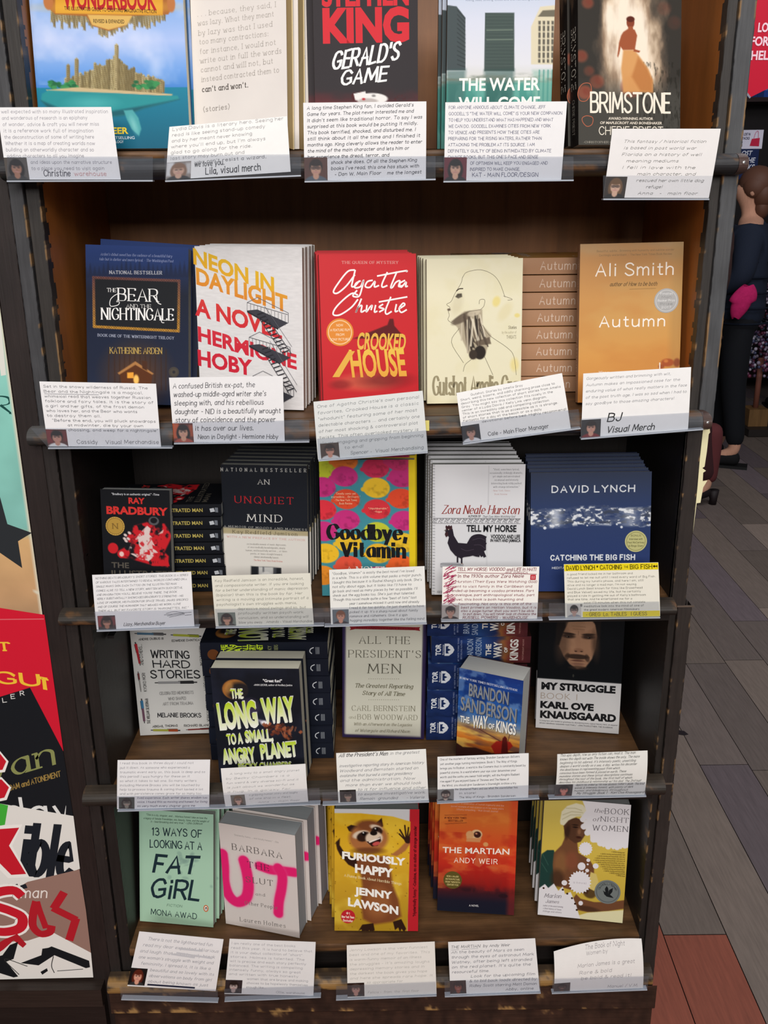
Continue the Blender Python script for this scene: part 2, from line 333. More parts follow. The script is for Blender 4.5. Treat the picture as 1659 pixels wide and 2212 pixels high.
# ================================================================== the setting
def structure(o): o['kind'] = 'structure'; return o
m = MB(); m.quad([(-3, -3, -.004), (5, -3, -.004), (5, 9, -.004), (-3, 9, -.004)], '17120f')
rr = random.Random(3); pw = .135; sl = .018
for i in range(-26, 46):
    x0 = i*pw + .02; y = -3 + rr.uniform(0, 1.2)
    if not -1.2 < x0 < 4.4: continue
    while y < 8.9:
        ln = rr.choice((.62, .8, 1.05, 1.3)); b = rr.uniform(.84, 1.16); k = rr.random()
        c = hx('665b56')*b if k < .45 else hx('6e625a')*b if k < .8 else hx('62575a')*b
        ym = y+ln/2
        if x0 < .67 and ym < 1.95: c = hx('7e4434')*b if ym < 1.6 or x0 < .56 else hx('74584a')*b  # warm red bounce light beside the bookcase, painted into the near planks' colour
        xa, xb, ya, yb = x0+.001, x0+pw-.001, y+.001, min(y+ln, 8.9)-.001
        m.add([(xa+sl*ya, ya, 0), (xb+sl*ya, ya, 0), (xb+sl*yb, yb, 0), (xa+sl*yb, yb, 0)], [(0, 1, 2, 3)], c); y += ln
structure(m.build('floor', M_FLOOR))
m = MB(); m.box((-3, 8.95, 0), (5, 9.05, 3.6), '2c2729'); structure(m.build('wall_back', M_BARK))

# ================================================================== the bookcase
XL, XR = -.4175, .4035
YF, YB = 1.2, 1.5
SH = {'A': ((-.452, 1.558), (.367, 1.5545)), 'B': ((-.467, 1.2237), (.4116, 1.2328)), 'C': ((-.4116, .9533), (.37, .9591)), 'D': ((-.409, .655), (.401, .6603)), 'E': ((-.432, .3576), (.41, .3732))}
def zs(k, x):
    (a, b), (c, d) = SH[k]; return b+(d-b)*(x-a)/(c-a)
case = tag(empty('bookcase', (0, 1.35, 0)), 'tall dark wooden bookcase with five open shelves of face-out books', 'bookcase')
def part(mb, name, mat, root, smooth=False):
    o = mb.build(name, mat, root, smooth); o.matrix_parent_inverse = Matrix.Translation(-root.location); return o
DK, DK2, WORN = '3d3c3c', '241f1c', '8a6a45'
def edge_post(name, x0, x1, y0, z0, z1, col, wearl, wearr, seed, mat=M_WOOD, root=case, depth=.02, wear=.6):
    """upright with two long front corners rubbed down to bare wood"""
    N = max(8, int((z1-z0)/.0025)); xs = [x0, x0, x0+.0009, x0+.0026, x1-.0026, x1-.0009, x1, x1]; ys = [y0+depth, y0+.0006, y0, y0, y0, y0, y0+.0006, y0+depth]
    m = MB(); z = np.linspace(z0, z1, N); V = []; C = []
    for i in range(8):
        n1 = fbm(z*60, z*0+seed+i*.01, seed, 4); base = hx(col)*(0.9+.25*fbm(z*30, z*0, seed+5+i, 3))[:, None]
        jit = (vnoise(z*170, z*0, seed+i)-.5)*.0004
        if i in (1, 2) and wearl or i in (5, 6) and wearr:
            t = np.clip((n1-(1-wear*.85))*9, 0, .9)[:, None]; base = base*(1-t) + hx(WORN)*t
            jit = jit*1.6
        V.append(np.stack([xs[i]+jit*(1 if i in (1, 2, 5, 6) else 0), np.full(N, ys[i]), z], 1)); C.append(base)
    V = np.concatenate(V); fs = []
    for i in range(7):
        for j in range(N-1): fs.append((i*N+j, (i+1)*N+j, (i+1)*N+j+1, i*N+j+1))
    m.add(V, fs, np.concatenate(C)); return part(m, name, mat, root)
ZJ = [1.93, 1.536, 1.218, .952, .66, .30, 0.0]
RO_ = [.4345, .4345, .4228, .4325, .4330, .4330]
for i in range(6):
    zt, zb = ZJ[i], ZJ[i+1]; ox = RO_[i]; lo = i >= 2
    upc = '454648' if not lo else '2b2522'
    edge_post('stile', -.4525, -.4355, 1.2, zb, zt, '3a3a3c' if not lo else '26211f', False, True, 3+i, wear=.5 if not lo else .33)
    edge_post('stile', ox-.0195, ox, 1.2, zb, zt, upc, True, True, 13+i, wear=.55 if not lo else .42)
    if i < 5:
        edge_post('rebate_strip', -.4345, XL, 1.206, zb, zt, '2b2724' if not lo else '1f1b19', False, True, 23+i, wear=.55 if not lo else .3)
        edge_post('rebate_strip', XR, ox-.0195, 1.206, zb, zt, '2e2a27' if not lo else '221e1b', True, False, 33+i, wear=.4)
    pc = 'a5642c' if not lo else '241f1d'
    for s in (-1, 1):
        m = MB(); a = (-.4525, XL) if s < 0 else (XR, ox-.0005); i0, i1 = (a[1]-.004, a[1]) if s < 0 else (a[0], a[0]+.004); o0, o1 = (a[0], a[1]-.0042) if s < 0 else (a[0]+.0042, a[1])
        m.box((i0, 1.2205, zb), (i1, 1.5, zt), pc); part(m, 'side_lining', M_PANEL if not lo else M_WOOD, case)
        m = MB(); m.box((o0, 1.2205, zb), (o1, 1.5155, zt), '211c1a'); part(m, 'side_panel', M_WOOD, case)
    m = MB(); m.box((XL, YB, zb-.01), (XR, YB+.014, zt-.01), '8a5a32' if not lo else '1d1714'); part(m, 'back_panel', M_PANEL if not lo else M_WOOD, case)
m = MB(); m.box((-.4525, 1.2, 1.93), (.4345, 1.5155, 1.955), DK2); part(m, 'top_board', M_WOODX, case)
def rail(k, xl, xr, zl, zr, hgt, cap, seed, wearc='6d4c30', topc='55565a', wamt=.18):
    m = MB(); nx, nv = 240, 14; C = np.zeros((nx*nv, 3))
    u, v = np.meshgrid(np.linspace(0, 1, nx), np.linspace(0, 1, nv)); u = u.ravel(); v = v.ravel()
    n = fbm(u*60, v*5, seed, 5); n2 = fbm(u*9, v*1.5, seed+9, 3)
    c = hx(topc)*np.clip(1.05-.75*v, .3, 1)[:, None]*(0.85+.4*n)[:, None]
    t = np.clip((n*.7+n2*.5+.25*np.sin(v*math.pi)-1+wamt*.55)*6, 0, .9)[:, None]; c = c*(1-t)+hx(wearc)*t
    def fn(U, V):
        x = xl+(xr-xl)*U; z1 = zl+(zr-zl)*U; a = V*math.pi
        return np.stack([x, 1.2-.025*np.sin(a)**.7, z1-hgt*(1-np.cos(a))/2], 1)
    m.grid(fn, nx, nv, c)
    for U in (0., 1.):
        e = fn(np.full(nv, U), np.linspace(0, 1, nv)); m.add(np.concatenate([e, [[e[0, 0], 1.2, e[:, 2].mean()]]]), [(i, i+1, nv) if U else (i+1, i, nv) for i in range(nv-1)], topc)
    o = part(m, 'shelf_rail', M_WOODX, case, False)
    if cap:
        m = MB()
        def cf(U, V):
            p = fn(U*0+1, V); p[:, 0] += U*.0115*(1-.45*np.abs(2*V-1)**3); p[:, 1] -= .0012; return p
        m.grid(cf, 6, nv, '4a3833'); e = cf(np.ones(nv), np.linspace(0, 1, nv)); m.add(np.concatenate([e, [[e[0, 0]-.003, 1.2, e[:, 2].mean()]]]), [(i, i+1, nv) for i in range(nv-1)], '3e2f2b')
        c2 = m.build('end_cap', M_WOODX, o)
        m = MB(); q = cf(np.array([.45]), np.array([.48]))[0]; m.ball((q[0], q[1]-.0002, q[2]), .0021, 'd8d8d6', 12, sq=(1, .55, 1)); m.build('rivet', M_METAL, c2, True)
    return o
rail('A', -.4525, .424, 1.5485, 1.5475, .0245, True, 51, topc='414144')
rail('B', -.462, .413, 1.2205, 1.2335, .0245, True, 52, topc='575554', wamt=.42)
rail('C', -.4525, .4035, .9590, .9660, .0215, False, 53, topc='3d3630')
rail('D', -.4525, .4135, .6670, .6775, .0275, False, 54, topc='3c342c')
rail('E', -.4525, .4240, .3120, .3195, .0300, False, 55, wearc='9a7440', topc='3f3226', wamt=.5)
for k in 'ABCDE':
    m = MB(); nx, ny = 90, 30; l, r = zs(k, XL), zs(k, XR)
    u, v = np.meshgrid(np.linspace(0, 1, nx), np.linspace(0, 1, ny)); u = u.ravel(); v = v.ravel()
    n = fbm(u*14, v*22, ord(k), 5)
    c = hx('6a4c31')*(.55+.75*n)[:, None]
    def fn(U, V): return np.stack([XL+(XR-XL)*U, 1.2+.298*V, l+(r-l)*U], 1)
    m.grid(lambda U, V: fn(U, 1-V), nx, ny, c)
    n = fbm(u*40, v*3, ord(k)+3, 4); c = hx('6b4b2e')*(.45+.8*n)[:, None]
    th = .010 if k != 'E' else .016
    m.grid(lambda U, V: np.stack([XL+(XR-XL)*U, 1.2+.002*(V*2-1)**2, l+(r-l)*U-th*V], 1), nx, ny, c)
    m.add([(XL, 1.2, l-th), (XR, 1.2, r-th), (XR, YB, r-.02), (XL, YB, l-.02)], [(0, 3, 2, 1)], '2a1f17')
    part(m, 'shelf', M_WOODX, case)
    if k != 'E':
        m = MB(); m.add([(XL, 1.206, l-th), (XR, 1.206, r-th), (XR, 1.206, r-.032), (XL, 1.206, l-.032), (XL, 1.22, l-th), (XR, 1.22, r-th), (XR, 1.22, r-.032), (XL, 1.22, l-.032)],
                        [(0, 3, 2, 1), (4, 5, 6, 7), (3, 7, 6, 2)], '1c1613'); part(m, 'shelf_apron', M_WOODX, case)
m = MB(); m.box((XL, 1.222, .29), (XR, 1.235, .345), '191412'); part(m, 'recess_board', M_WOODX, case)
m = MB(); nx, ny = 260, 70; u, v = np.meshgrid(np.linspace(0, 1, nx), np.linspace(0, 1, ny)); u = u.ravel(); v = v.ravel()
n = fbm(u*70, v*14, 77, 5); nb = fbm(u*10, v*2, 78, 3); band = np.exp(-((v-.165)/.03)**2)
c = hx('38261d')*(.55+.7*n)[:, None]; t = np.clip((n*.75+nb*.35+.2*band-.78)*9, 0, .9)[:, None]; c = c*(1-t)+hx('a8834f')*t
def fn(U, V):
    z = .291*(1-V); y = np.where(V < .17, 1.181, np.where(V < .185, 1.181+(V-.17)/.015*.012, 1.193)); return np.stack([-.4525+.886*U, y, z], 1)
m.grid(fn, nx, ny, c); part(m, 'base_board', M_WOODX, case)
for x, zj in ((-.434, .952), (-.434, .66), (.409, .66), (.413, .952)):
    m = MB(); m.box((x-.002, 1.1985, zj-.0012), (x+.022, 1.2, zj+.0012), '574a40'); part(m, 'joint_seam', M_WOODX, case)
for x, z in ((-.4095, .88), (-.4095, .58), (.397, .60), (.3965, .905)):
    m = MB(); s = 1 if x < 0 else -1; m.box((x-.002*s-.004, 1.262, z), (x+.004, 1.288, z+.0045), '1b1817'); m.build('shelf_pin', M_WOODX, case).matrix_parent_inverse = Matrix.Translation(-case.location)

# ================================================================== neighbouring display panel with the poster
pan = tag(empty('display_panel', (-.62, 1.3, 0)), 'dark wooden panel frame left of the bookcase carrying the big collage poster', 'display panel')
edge_post('stile', -.4820, -.4530, 1.2005, .0, 2.0, '241c1a', False, False, 61, root=pan, depth=.3)
m = MB(); m.box((-.92, 1.205, 0), (-.4838, 1.24, 2.0), '1d1614'); part(m, 'backing_board', M_WOOD, pan)
m = MB(); m.box((-.92, 1.178, .262), (-.4635, 1.2045, .2965), '2b211c'); m.box((-.92, 1.184, 0), (-.4635, 1.2045, .2615), '1f1815'); part(m, 'bottom_rail', M_WOODX, pan)
PW, PZ, PY = .3375, 1.66, 1.199
def PX(px, py): q = at(px, py, PY); return (q[0]+.82, PZ-q[2])
def Sp(x, y, l): x = np.asarray(x, float); return np.stack([x-.82, PY-l+x*0, PZ-np.asarray(y, float)], -1)
mp = MB(); nx, ny = 70, 300; H = PZ-.3035
p = P(nx, ny, H/PW); ytop = [1.66-z for z in (1.16, 1.12, .95, .87)]; 
p.grad([(0, '8fc9bd'), (.33, '86c4b6'), (.43, '7fb8ad'), (.44, 'd3ab77'), (.50, 'c39a70'), (.58, '8d7763'), (.65, '6f5f52'), (1, '6f5f52')])
p.mul(.94+.14*p.n(9, 4)); 
PR = (lambda z: (.8205-.4832) + (0))(0)
edge = PW - .0035 - .0035*np.clip(p.n(14, 8, 5, .05, 1)*1.8-.75, 0, 1)*(p.v > .44)
p.mix((p.x*PW > edge).astype(float), 'd9d2bb')
mp.grid(lambda U, V: Sp(U*PW, V*H, 0), nx, ny, p.c)
mp.quad([(PW-.82, PY, PZ), (PW-.82, PY+.0012, PZ), (PW-.82, PY+.0012, PZ-H), (PW-.82, PY, PZ-H)], 'e8e2cf')
def pp(pts, col): shape(mp, Sp, [PX(*q) for q in pts][::-1] if False else [PX(*q) for q in pts], col)
def pt(s, x0, x1, y0, y1, col, font='serif', dy=0, **k):
    a = PX(x0, y0); b = PX(x1, y0); c_ = PX(x0, y1); d_ = PX(x1, y1+dy); mx0 = min(a[0], c_[0])
    text(mp, Sp, s, (a[0]+c_[0])/2, (b[0]+d_[0])/2, a[1], c_[1], col, font, dy=d_[1]-c_[1], wave=lambda pos: np.stack([np.minimum(pos[:, 0], PW-.004), pos[:, 1]], 1), **k)
pp([(-60, 640), (-4, 640), (13, 810), (2, 812), (-4, 760), (-60, 760)], 'dcdcd2'); pt('Y', -14, 4, 705, 728, '2f5f9a', 'plain', wt=.2)
pt('R', -20, 26, 856, 893, '1d4a45', wt=.22, thin=.2)
pp([(-80, 1100), (0, 1073), (16, 1132), (69, 1151), (39, 1169), (48, 1227), (0, 1194), (-80, 1180)], '2e3134')
pp([(-160, 1290), (0, 1313), (96, 1328), (137, 1622), (60, 1640), (-160, 1640)], 'd01f34'); pp([(-160, 1336), (0, 1337), (95, 1336), (95, 1338), (0, 1339), (-160, 1338)], 'd86a70')
pt('T', -2, 20, 1388, 1405, 'f0c13c', wt=.3, thin=.5)
pt('G', -10, 33, 1450, 1474, 'f0c13c', wt=.3, thin=.5, dy=4); pt('U', 46, 83, 1456, 1479, 'f0c13c', wt=.34, thin=.5, dy=3); pt('T', 88, 104, 1463, 1486, 'f0c13c', wt=.34, thin=.5, dy=3)
pp([(-140, 1545), (0, 1505), (65, 1485), (136.5, 1622), (158, 1762), (-140, 1735)], '1c1e22')
for ch, x, y in (('L', 6, 1517), ('E', 24, 1509), ('R', 44, 1502)): pt(ch, x, x+8, y-9, y, 'd8d8d4', 'plain', wt=.17, dy=-1)
pt('van', -26, 119, 1642, 1690, '8a8f57', wt=.16, dy=-42)
pt('RDAM and ATONEMENT', 14, 133, 1698, 1709, '9a7f45', 'plain', wt=.15, dy=-33)
pt('day', 10, 157, 1724, 1778, 'e4e4e0', 'brush', wt=.12)
pp([(-160, 1715), (0, 1735), (159, 1762), (173, 1876), (60, 1915), (-160, 1915)], 'e6e3dc'); pp([(-160, 1715), (0, 1735), (18, 1739), (11, 1781), (-40, 1790), (-160, 1790)], '45b13c')
pt('ible', 38, 143, 1782, 1886, '20242b', 'brush', wt=.135, slant=.25, dy=6)
for w_, cc in ((7, 'f3efe8'), (0, 'c9202f')): pp([(-60, 1790-w_), (0-w_, 1790-w_), (42+w_, 1787-w_), (20+w_, 1826), (57+w_, 1887+w_), (25-w_, 1889+w_), (-6-w_, 1858+w_), (-60, 1858+w_)], cc)
for w_, cc in ((5, 'f3efe8'), (0, 'c9202f')): pp([(-60, 1616-w_), (-5, 1620-w_), (14+w_, 1644), (6+w_, 1662+w_), (-60, 1670+w_)], cc); pp([(-60, 1680-w_), (4, 1683-w_), (20+w_, 1700), (10+w_, 1722+w_), (-60, 1738+w_)], cc)
pp([(-160, 1904), (40, 1916), (60, 1904), (172, 1877), (186, 1965), (197, 2058), (115, 2014), (60, 2032), (-160, 2045)], '98776b')
for x in (8, 26, 44): pp([(x, 1912), (x+12, 1908), (x+16, 1917), (x+4, 1920)], '20242b')
pt('man', 44, 100, 1916, 1938, 'efe6df', 'brush', wt=.1, slant=.2)
def ps(pts, wd, col): 
    q = [PX(*a) for a in pts]; stroke(mp, Sp, q, wd*.00068, col, 5)
pp([(-160, 2044), (60, 2031), (115, 2013), (197, 2057), (202, 2110), (-160, 2118)], 'e9e5de')
for w_, cc in ((36, 'f3efe8'), (24, 'c9202f')): ps([(48, 1935), (28, 1922), (-12, 1930), (-14, 1952), (22, 1966), (48, 1980), (44, 2003), (10, 2012), (-30, 2006)], w_, cc)
ps([(79, 1946), (72, 1975), (72, 2000), (88, 2016), (108, 2012), (112, 1998)], 19, 'b5212c'); ps([(100, 2004), (86, 1966), (80, 1946)], 15, 'b5212c')
for a, b in (((139, 1926), (116, 1962)), ((114, 1960), (166, 1986)), ((165, 1982), (150, 2030))): ps([a, b], 19, 'b5212c')
pp([(-30, 2052), (10, 2028), (38, 2016), (58, 2038), (50, 2046), (30, 2030), (8, 2050), (-30, 2075)], 'b5212c')
pp([(105, 2046), (112, 2043), (193, 2074), (195, 2088), (186, 2090), (118, 2062), (84, 2084), (45, 2079), (90, 2062), (92, 2048)], '1b1d20')
pp([(-40, 2075), (6, 2062), (22, 2040), (40, 2033), (30, 2070), (14, 2076), (40, 2108), (30, 2110), (-40, 2088)], '1b1d20'); pp([(88, 2098), (102, 2090), (104, 2096), (92, 2104)], '1b1d20')
ps([(42, 2104), (10, 2070), (60, 2086)], 2, '333333'); ps([(116, 2064), (112, 2085), (118, 2100)], 2, '333333'); ps([(124, 2096), (180, 2092)], 2, '555555')
tag(mp.build('poster', M_PRINT), 'large torn-edged collage poster of overlapping book covers, teal at top and red in middle', 'poster')
# torn cream paper on the right-hand upright
pts = [(1519, 926), (1533, 926), (1534, 934), (1531, 938), (1527, 975), (1522, 1008), (1517, 1011), (1525, 1017), (1519, 1021), (1518, 1040), (1528, 1038), (1519, 1053), (1513, 1086), (1505, 1087), (1497, 1149), (1502, 1100), (1507, 1050), (1512, 990)]
m = MB(); q = [at(a, b, 1.1985) for a, b in pts]; n = len(q); m.add(q+[(a[0], a[1]+.0009, a[2]) for a in q], [tuple(range(n))[::-1], tuple(range(n, 2*n))]+[(i, (i+1) % n, n+(i+1) % n, n+i) for i in range(n)], 'e6dfb4')
tag(m.build('torn_paper_strip', M_CARD), 'narrow torn cream paper strip on the bookcase right edge below the second rail', 'paper strip')

m = MB(); a, b = at(918, 908, 1.1755), at(927, 930, 1.1755); m.box((a[0], 1.1743, b[2]), (b[0], 1.1753, a[2]), 'd9cf7a'); tag(m.build('sticky_note', M_CARD), 'tiny yellow sticky flag on the second rail beside the tilted grey-white card', 'sticky note')
m = MB(); q = [at(x, y, 1.0) for x, y in ((1458, 1582), (1466, 1577), (1478, 1579), (1487, 1586), (1478, 1588), (1464, 1586))]; q = [np.array([0, 0, HC])+(p-np.array([0, 0, HC]))*(HC-.0012)/(HC-p[2]) for p in q]; n = len(q)
m.add(q+[p-np.array([0, 0, .001]) for p in q], [tuple(range(n))[::-1], tuple(range(n, 2*n))]+[(i, (i+1) % n, n+(i+1) % n, n+i) for i in range(n)], '241f22'); tag(m.build('paper_scrap', M_CLOTH), 'small dark scrap lying on the floor planks right of the bookcase', 'scrap')
# ================================================================== books
CROP = {1: (0, 0, 2.514), 2: (630, 0, 2.765), 3: (1150, 0, 3.26), 4: (60, 420, 2.676), 5: (650, 500, 2.676), 6: (1100, 480, 2.968), 7: (180, 960, 3.19), 8: (670, 960, 3.253),
        9: (1100, 960, 2.968), 10: (230, 1330, 3.253), 11: (680, 1330, 3.318), 12: (1100, 1320, 4.366), 13: (220, 1720, 3.456), 14: (680, 1720, 3.318), 15: (1100, 1700, 4.1475), 16: (390, 0, 5.72)}
# pose of each face-out book: shelf, x, y of the foot, yaw, lean, roll, width, height, thickness
POSE = {
 'A1': (-0.3240, 1.2255, -0.018, 0.109, -0.004, 0.1820, 0.2340, .024), 'A2': (-0.1721, 1.2351, 0.275, 0.074, -0.002, 0.1234, 0.1953, .022),
 'A3': (-0.0163, 1.2327, -0.032, 0.117, -0.004, 0.1257, 0.1893, .024), 'A4': (0.1447, 1.2328, 0.031, 0.0875, -0.004, 0.1279, 0.1895, .026),
 'A5': (0.3078, 1.2335, -0.20, 0.160, -0.001, 0.1345, 0.1943, .024), 'B1': (-0.3377, 1.2677, -0.0215, 0.188, -0.0424, 0.1386, 0.2121, .024),
 'B2': (-0.1780, 1.2457, 0.101, 0.073, -0.0126, 0.1428, 0.2122, .020), 'B3': (-0.0149, 1.2084, -0.122, 0.183, -0.0073, 0.1263, 0.2017, .020),
 'B4': (0.1246, 1.2572, -0.0215, 0.1125, 0.0017, 0.1282, 0.1911, .018), 'B5': (0.3305, 1.2375, 0.055, 0.166, 0.0157, 0.1341, 0.2076, .022),
 'C1': (-0.3535, 1.2309, 0.034, 0.142, -0.017, 0.0985, 0.1585, .0178), 'C2': (-0.1732, 1.2617, 0.050, 0.079, -0.0137, 0.1233, 0.1847, .016),
 'C3': (-0.0230, 1.2300, 0.040, 0.116, 0.0054, 0.1340, 0.1973, .020), 'C4': (0.1318, 1.2262, -0.0016, 0.117, -0.0062, 0.1291, 0.1884, .020),
 'C5': (0.2935, 1.2300, 0.0706, 0.164, 0.0233, 0.1680, 0.1716, .016), 'D1': (-0.3460, 1.3524, -0.027, 0.114, 0.0252, 0.1254, 0.1916, .018),
 'D2': (-0.1879, 1.2091, 0.077, 0.030, 0.0200, 0.1316, 0.1938, .028), 'D3': (-0.0052, 1.3277, 0.044, 0.121, -0.0141, 0.1336, 0.1986, .024),
 'D4': (0.1568, 1.2578, 0.402, 0.0, -0.0183, 0.1007, 0.1560, .046), 'D5': (0.3148, 1.3430, 0.187, 0.109, 0.0118, 0.1344, 0.1960, .024),
 'E1': (-0.3502, 1.2457, 0.121, 0.229, -0.0009, 0.1259, 0.1930, .016), 'E2': (-0.2057, 1.2309, 0.257, 0.035, 0.0131, 0.1305, 0.1932, .034),
 'E3': (-0.0193, 1.2162, 0.0014, 0.214, -0.0156, 0.1355, 0.2061, .026), 'E4': (0.1449, 1.2522, 0.091, 0.204, -0.0092, 0.1267, 0.1981, .024),
 'E5': (0.3138, 1.2322, 0.125, 0.183, -0.0182, 0.1364, 0.2037, .028)}
def pose_matrix(key):
    x, y, yaw, lean, roll, w, h, T = POSE[key]; k = key[0]
    e1 = np.array([math.cos(yaw), -math.sin(yaw), 0]); n = np.array([-math.sin(yaw), -math.cos(yaw), 0]); e2 = np.array([0, 0, math.cos(lean)])-n*math.sin(lean)
    a = math.cos(roll)*e1+math.sin(roll)*e2; b = -math.sin(roll)*e1+math.cos(roll)*e2; d = np.cross(b, a)
    c0 = np.array([x, y, zs(k, x)]); BL, BR = c0-a*w/2, c0+a*w/2
    c0[2] += max(0, zs(k, BL[0])-BL[2], zs(k, BR[0])-BR[2]) + T*max(0, math.sin(lean)) + .0008
    return Matrix(((a[0], d[0], b[0], c0[0]), (a[1], d[1], b[1], c0[1]), (a[2], d[2], b[2], c0[2]), (0, 0, 0, 1)))
class Art:
    """what is printed on one front cover; positions are read off the photograph and laid on the cover's own plane"""
    def __init__(s, key, crop, nx):
        s.w, s.h = POSE[key][5:7]; s.Mi = np.array(pose_matrix(key).inverted()); s.o = CROP[crop]; s.q = []
        s.p = P(nx, int(nx*s.h/s.w), s.h/s.w); s.k = s.uv(s.o[2]*200+1, 300)[0]-s.uv(s.o[2]*200, 300)[0]
    def uv(s, cx, cy):
        px, py = cx/s.o[2]+s.o[0], cy/s.o[2]+s.o[1]; d = fw + rt*(px-CX)/FPX - up*(py-CY)/FPX
        o = s.Mi[:3, :3]@np.array([0, 0, HC]) + s.Mi[:3, 3]; d = s.Mi[:3, :3]@d; t = -o[1]/d[1]; q = o+d*t
        return (q[0]+s.w/2)/s.w, (s.h-q[2])/s.h
    def c(s, pts): return [s.uv(*a) for a in pts]
    def e(s, cx, cy, rx, ry, col, soft=0, rot=0, a=1): u, v = s.uv(cx, cy); s.p.ell(u, v, rx*s.k, ry*s.k, col, soft*s.k, rot, a)
    def g(s, pts, col, soft=0, a=1): s.p.poly(s.c(pts), col, soft*s.k, a)
    def gm(s, pts, soft=0): return s.p.polym(s.c(pts), soft*s.k)
    def l(s, pts, wd, col, soft=0, a=1): s.p.line(s.c(pts), wd*s.k, col, soft*s.k, a)
    def t(s, st, x0, x1, y0, y1, col, font='b', dy=None, **k):
        A, B = s.uv(x0, y1), s.uv(x1, y1+(dy or 0)); Tp = s.uv(x0, y0)
        s.q.append(lambda mb, S: text(mb, S, st, A[0]*s.w, B[0]*s.w, Tp[1]*s.h, A[1]*s.h, col, font, dy=(0 if dy is None else (B[1]-A[1])*s.h), **k))
    def lines(s, L, cx, y, step, cap, col, cw, font='plain', **k):      # centred small print; cw = width per character
        for i, q in enumerate(L): s.t(q, cx-len(q)*cw/2, cx+len(q)*cw/2, y+i*step-cap, y+i*step, col, font, **k)
    def sh(s, pts, col): 
        q = [(u*s.w, v*s.h) for u, v in s.c(pts)]; s.q.append(lambda mb, S: shape(mb, S, q, col))
    def st(s, pts, wd, col, k=4):
        q = [(u*s.w, v*s.h) for u, v in s.c(pts)]; s.q.append(lambda mb, S: stroke(mb, S, q, wd*s.k*s.w, col, k))
    def dc(s, cx, cy, r, col, ry=None):
        u, v = s.uv(cx, cy); s.q.append(lambda mb, S: disc(mb, S, u*s.w, v*s.h, r*s.k*s.w, col, 32, (ry or r)*s.k*s.w))
def cover_mesh(w, h, T, paint, q, spine, back, bow=0, nx=60, spine_print=None):
    mb = MB()
    def S(x, y, l): x = np.asarray(x, float); y = np.asarray(y, float); return np.stack([x-w/2, -l-bow*np.clip(x/w, 0, 1)**2, h-y], -1)
    if paint is not None: mb.grid(lambda U, V: S(U*w, V*h, 0), paint.nx, paint.ny, paint.c); ec = paint.c[-1]
    b = 14; u = np.linspace(0, 1, b); z = np.zeros(b); o = np.ones(b)
    for x, y in ((u*w, z), (o*w, u*h), (u[::-1]*w, o*h), (z, u[::-1]*h)):
        A, B = S(x, y, 0), S(x, y, -.0005); mb.add(np.concatenate([A, B]), [(i, i+1, b+i+1, b+i) for i in range(b-1)], 'cfcac2' if x is not z else spine)
    mb.grid(lambda U, V: S((1-U)*w, V*h, -.0005), b, 2, 'd8d4cc')
    mb.grid(lambda U, V: np.stack([-w/2-.0006*np.sin(U*math.pi), T*(1-U), h*(1-V)], -1), 8, 24, spine)
    mb.box((-w/2, T-.0005, 0), (w/2, T, h), back)
    for f in q: f(mb, S)
    if spine_print:
        def Q(x, y, l): x = np.asarray(x, float); y = np.asarray(y, float); return np.stack([-w/2-.0006*np.sin(np.clip(y/T, 0, 1)*math.pi)-.00005-l, y, h-x], -1)
        mb.lift = 0; spine_print(mb, Q, h, T)
    return mb
def pages_mesh(w, h, T, col, bow=0):
    m = MB(); g = .0008; n = 12
    def fr(U): return .0006-bow*np.clip(U, 0, 1)**2*.96
    u = np.linspace(0, 1, n); x = -w/2+g+u*(w-2*g-.0004); y0 = fr(u); y1 = np.full(n, T-.0007)
    for z, s in ((g, 1), (h-g, -1)):
        P_ = np.concatenate([np.stack([x, y0, x*0+z], 1), np.stack([x, y1, x*0+z], 1)])
        m.add(P_, [((i, n+i, n+i+1, i+1) if s > 0 else (i, i+1, n+i+1, n+i)) for i in range(n-1)], col)
    m.add([(x[-1], y0[-1], g), (x[-1], y1[-1], g), (x[-1], y1[-1], h-g), (x[-1], y0[-1], h-g)], [(0, 1, 2, 3)], col)
    return m
def make_book(key, label, art=None, spine='222222', back='333333', pages='d9d4c6', bow=0, spine_print=None, flat=None, seals=(), group=None):
    w, h, T = POSE[key][5:8]; r = empty('paperback_book'); tag(r, label, 'book', group)
    paint = art.p if art else None; q = art.q if art else []
    if paint is None: paint = P(2, 2, h/w).fill(flat or spine)
    cover_mesh(w, h, T, paint, q, spine, back, bow, 60, spine_print).build('cover', M_PRINT, r)
    pages_mesh(w, h, T, pages, bow).build('page_block', M_PAGES, r)
    for nm, f, mat, lb in seals:
        m = MB(); m.lift = .0003
        def S(x, y, l): x = np.asarray(x, float); y = np.asarray(y, float); return np.stack([x-w/2, -l-bow*np.clip(x/w, 0, 1)**2, h-y], -1)
        f(m, S); o = m.build(nm, mat, r)
        if lb: o['label'] = lb
    if len(label.split()) > 14: print('LONG', len(label.split()), label)
    return r
ORD = ['second', 'third', 'fourth', 'fifth', 'sixth', 'seventh', 'eighth']
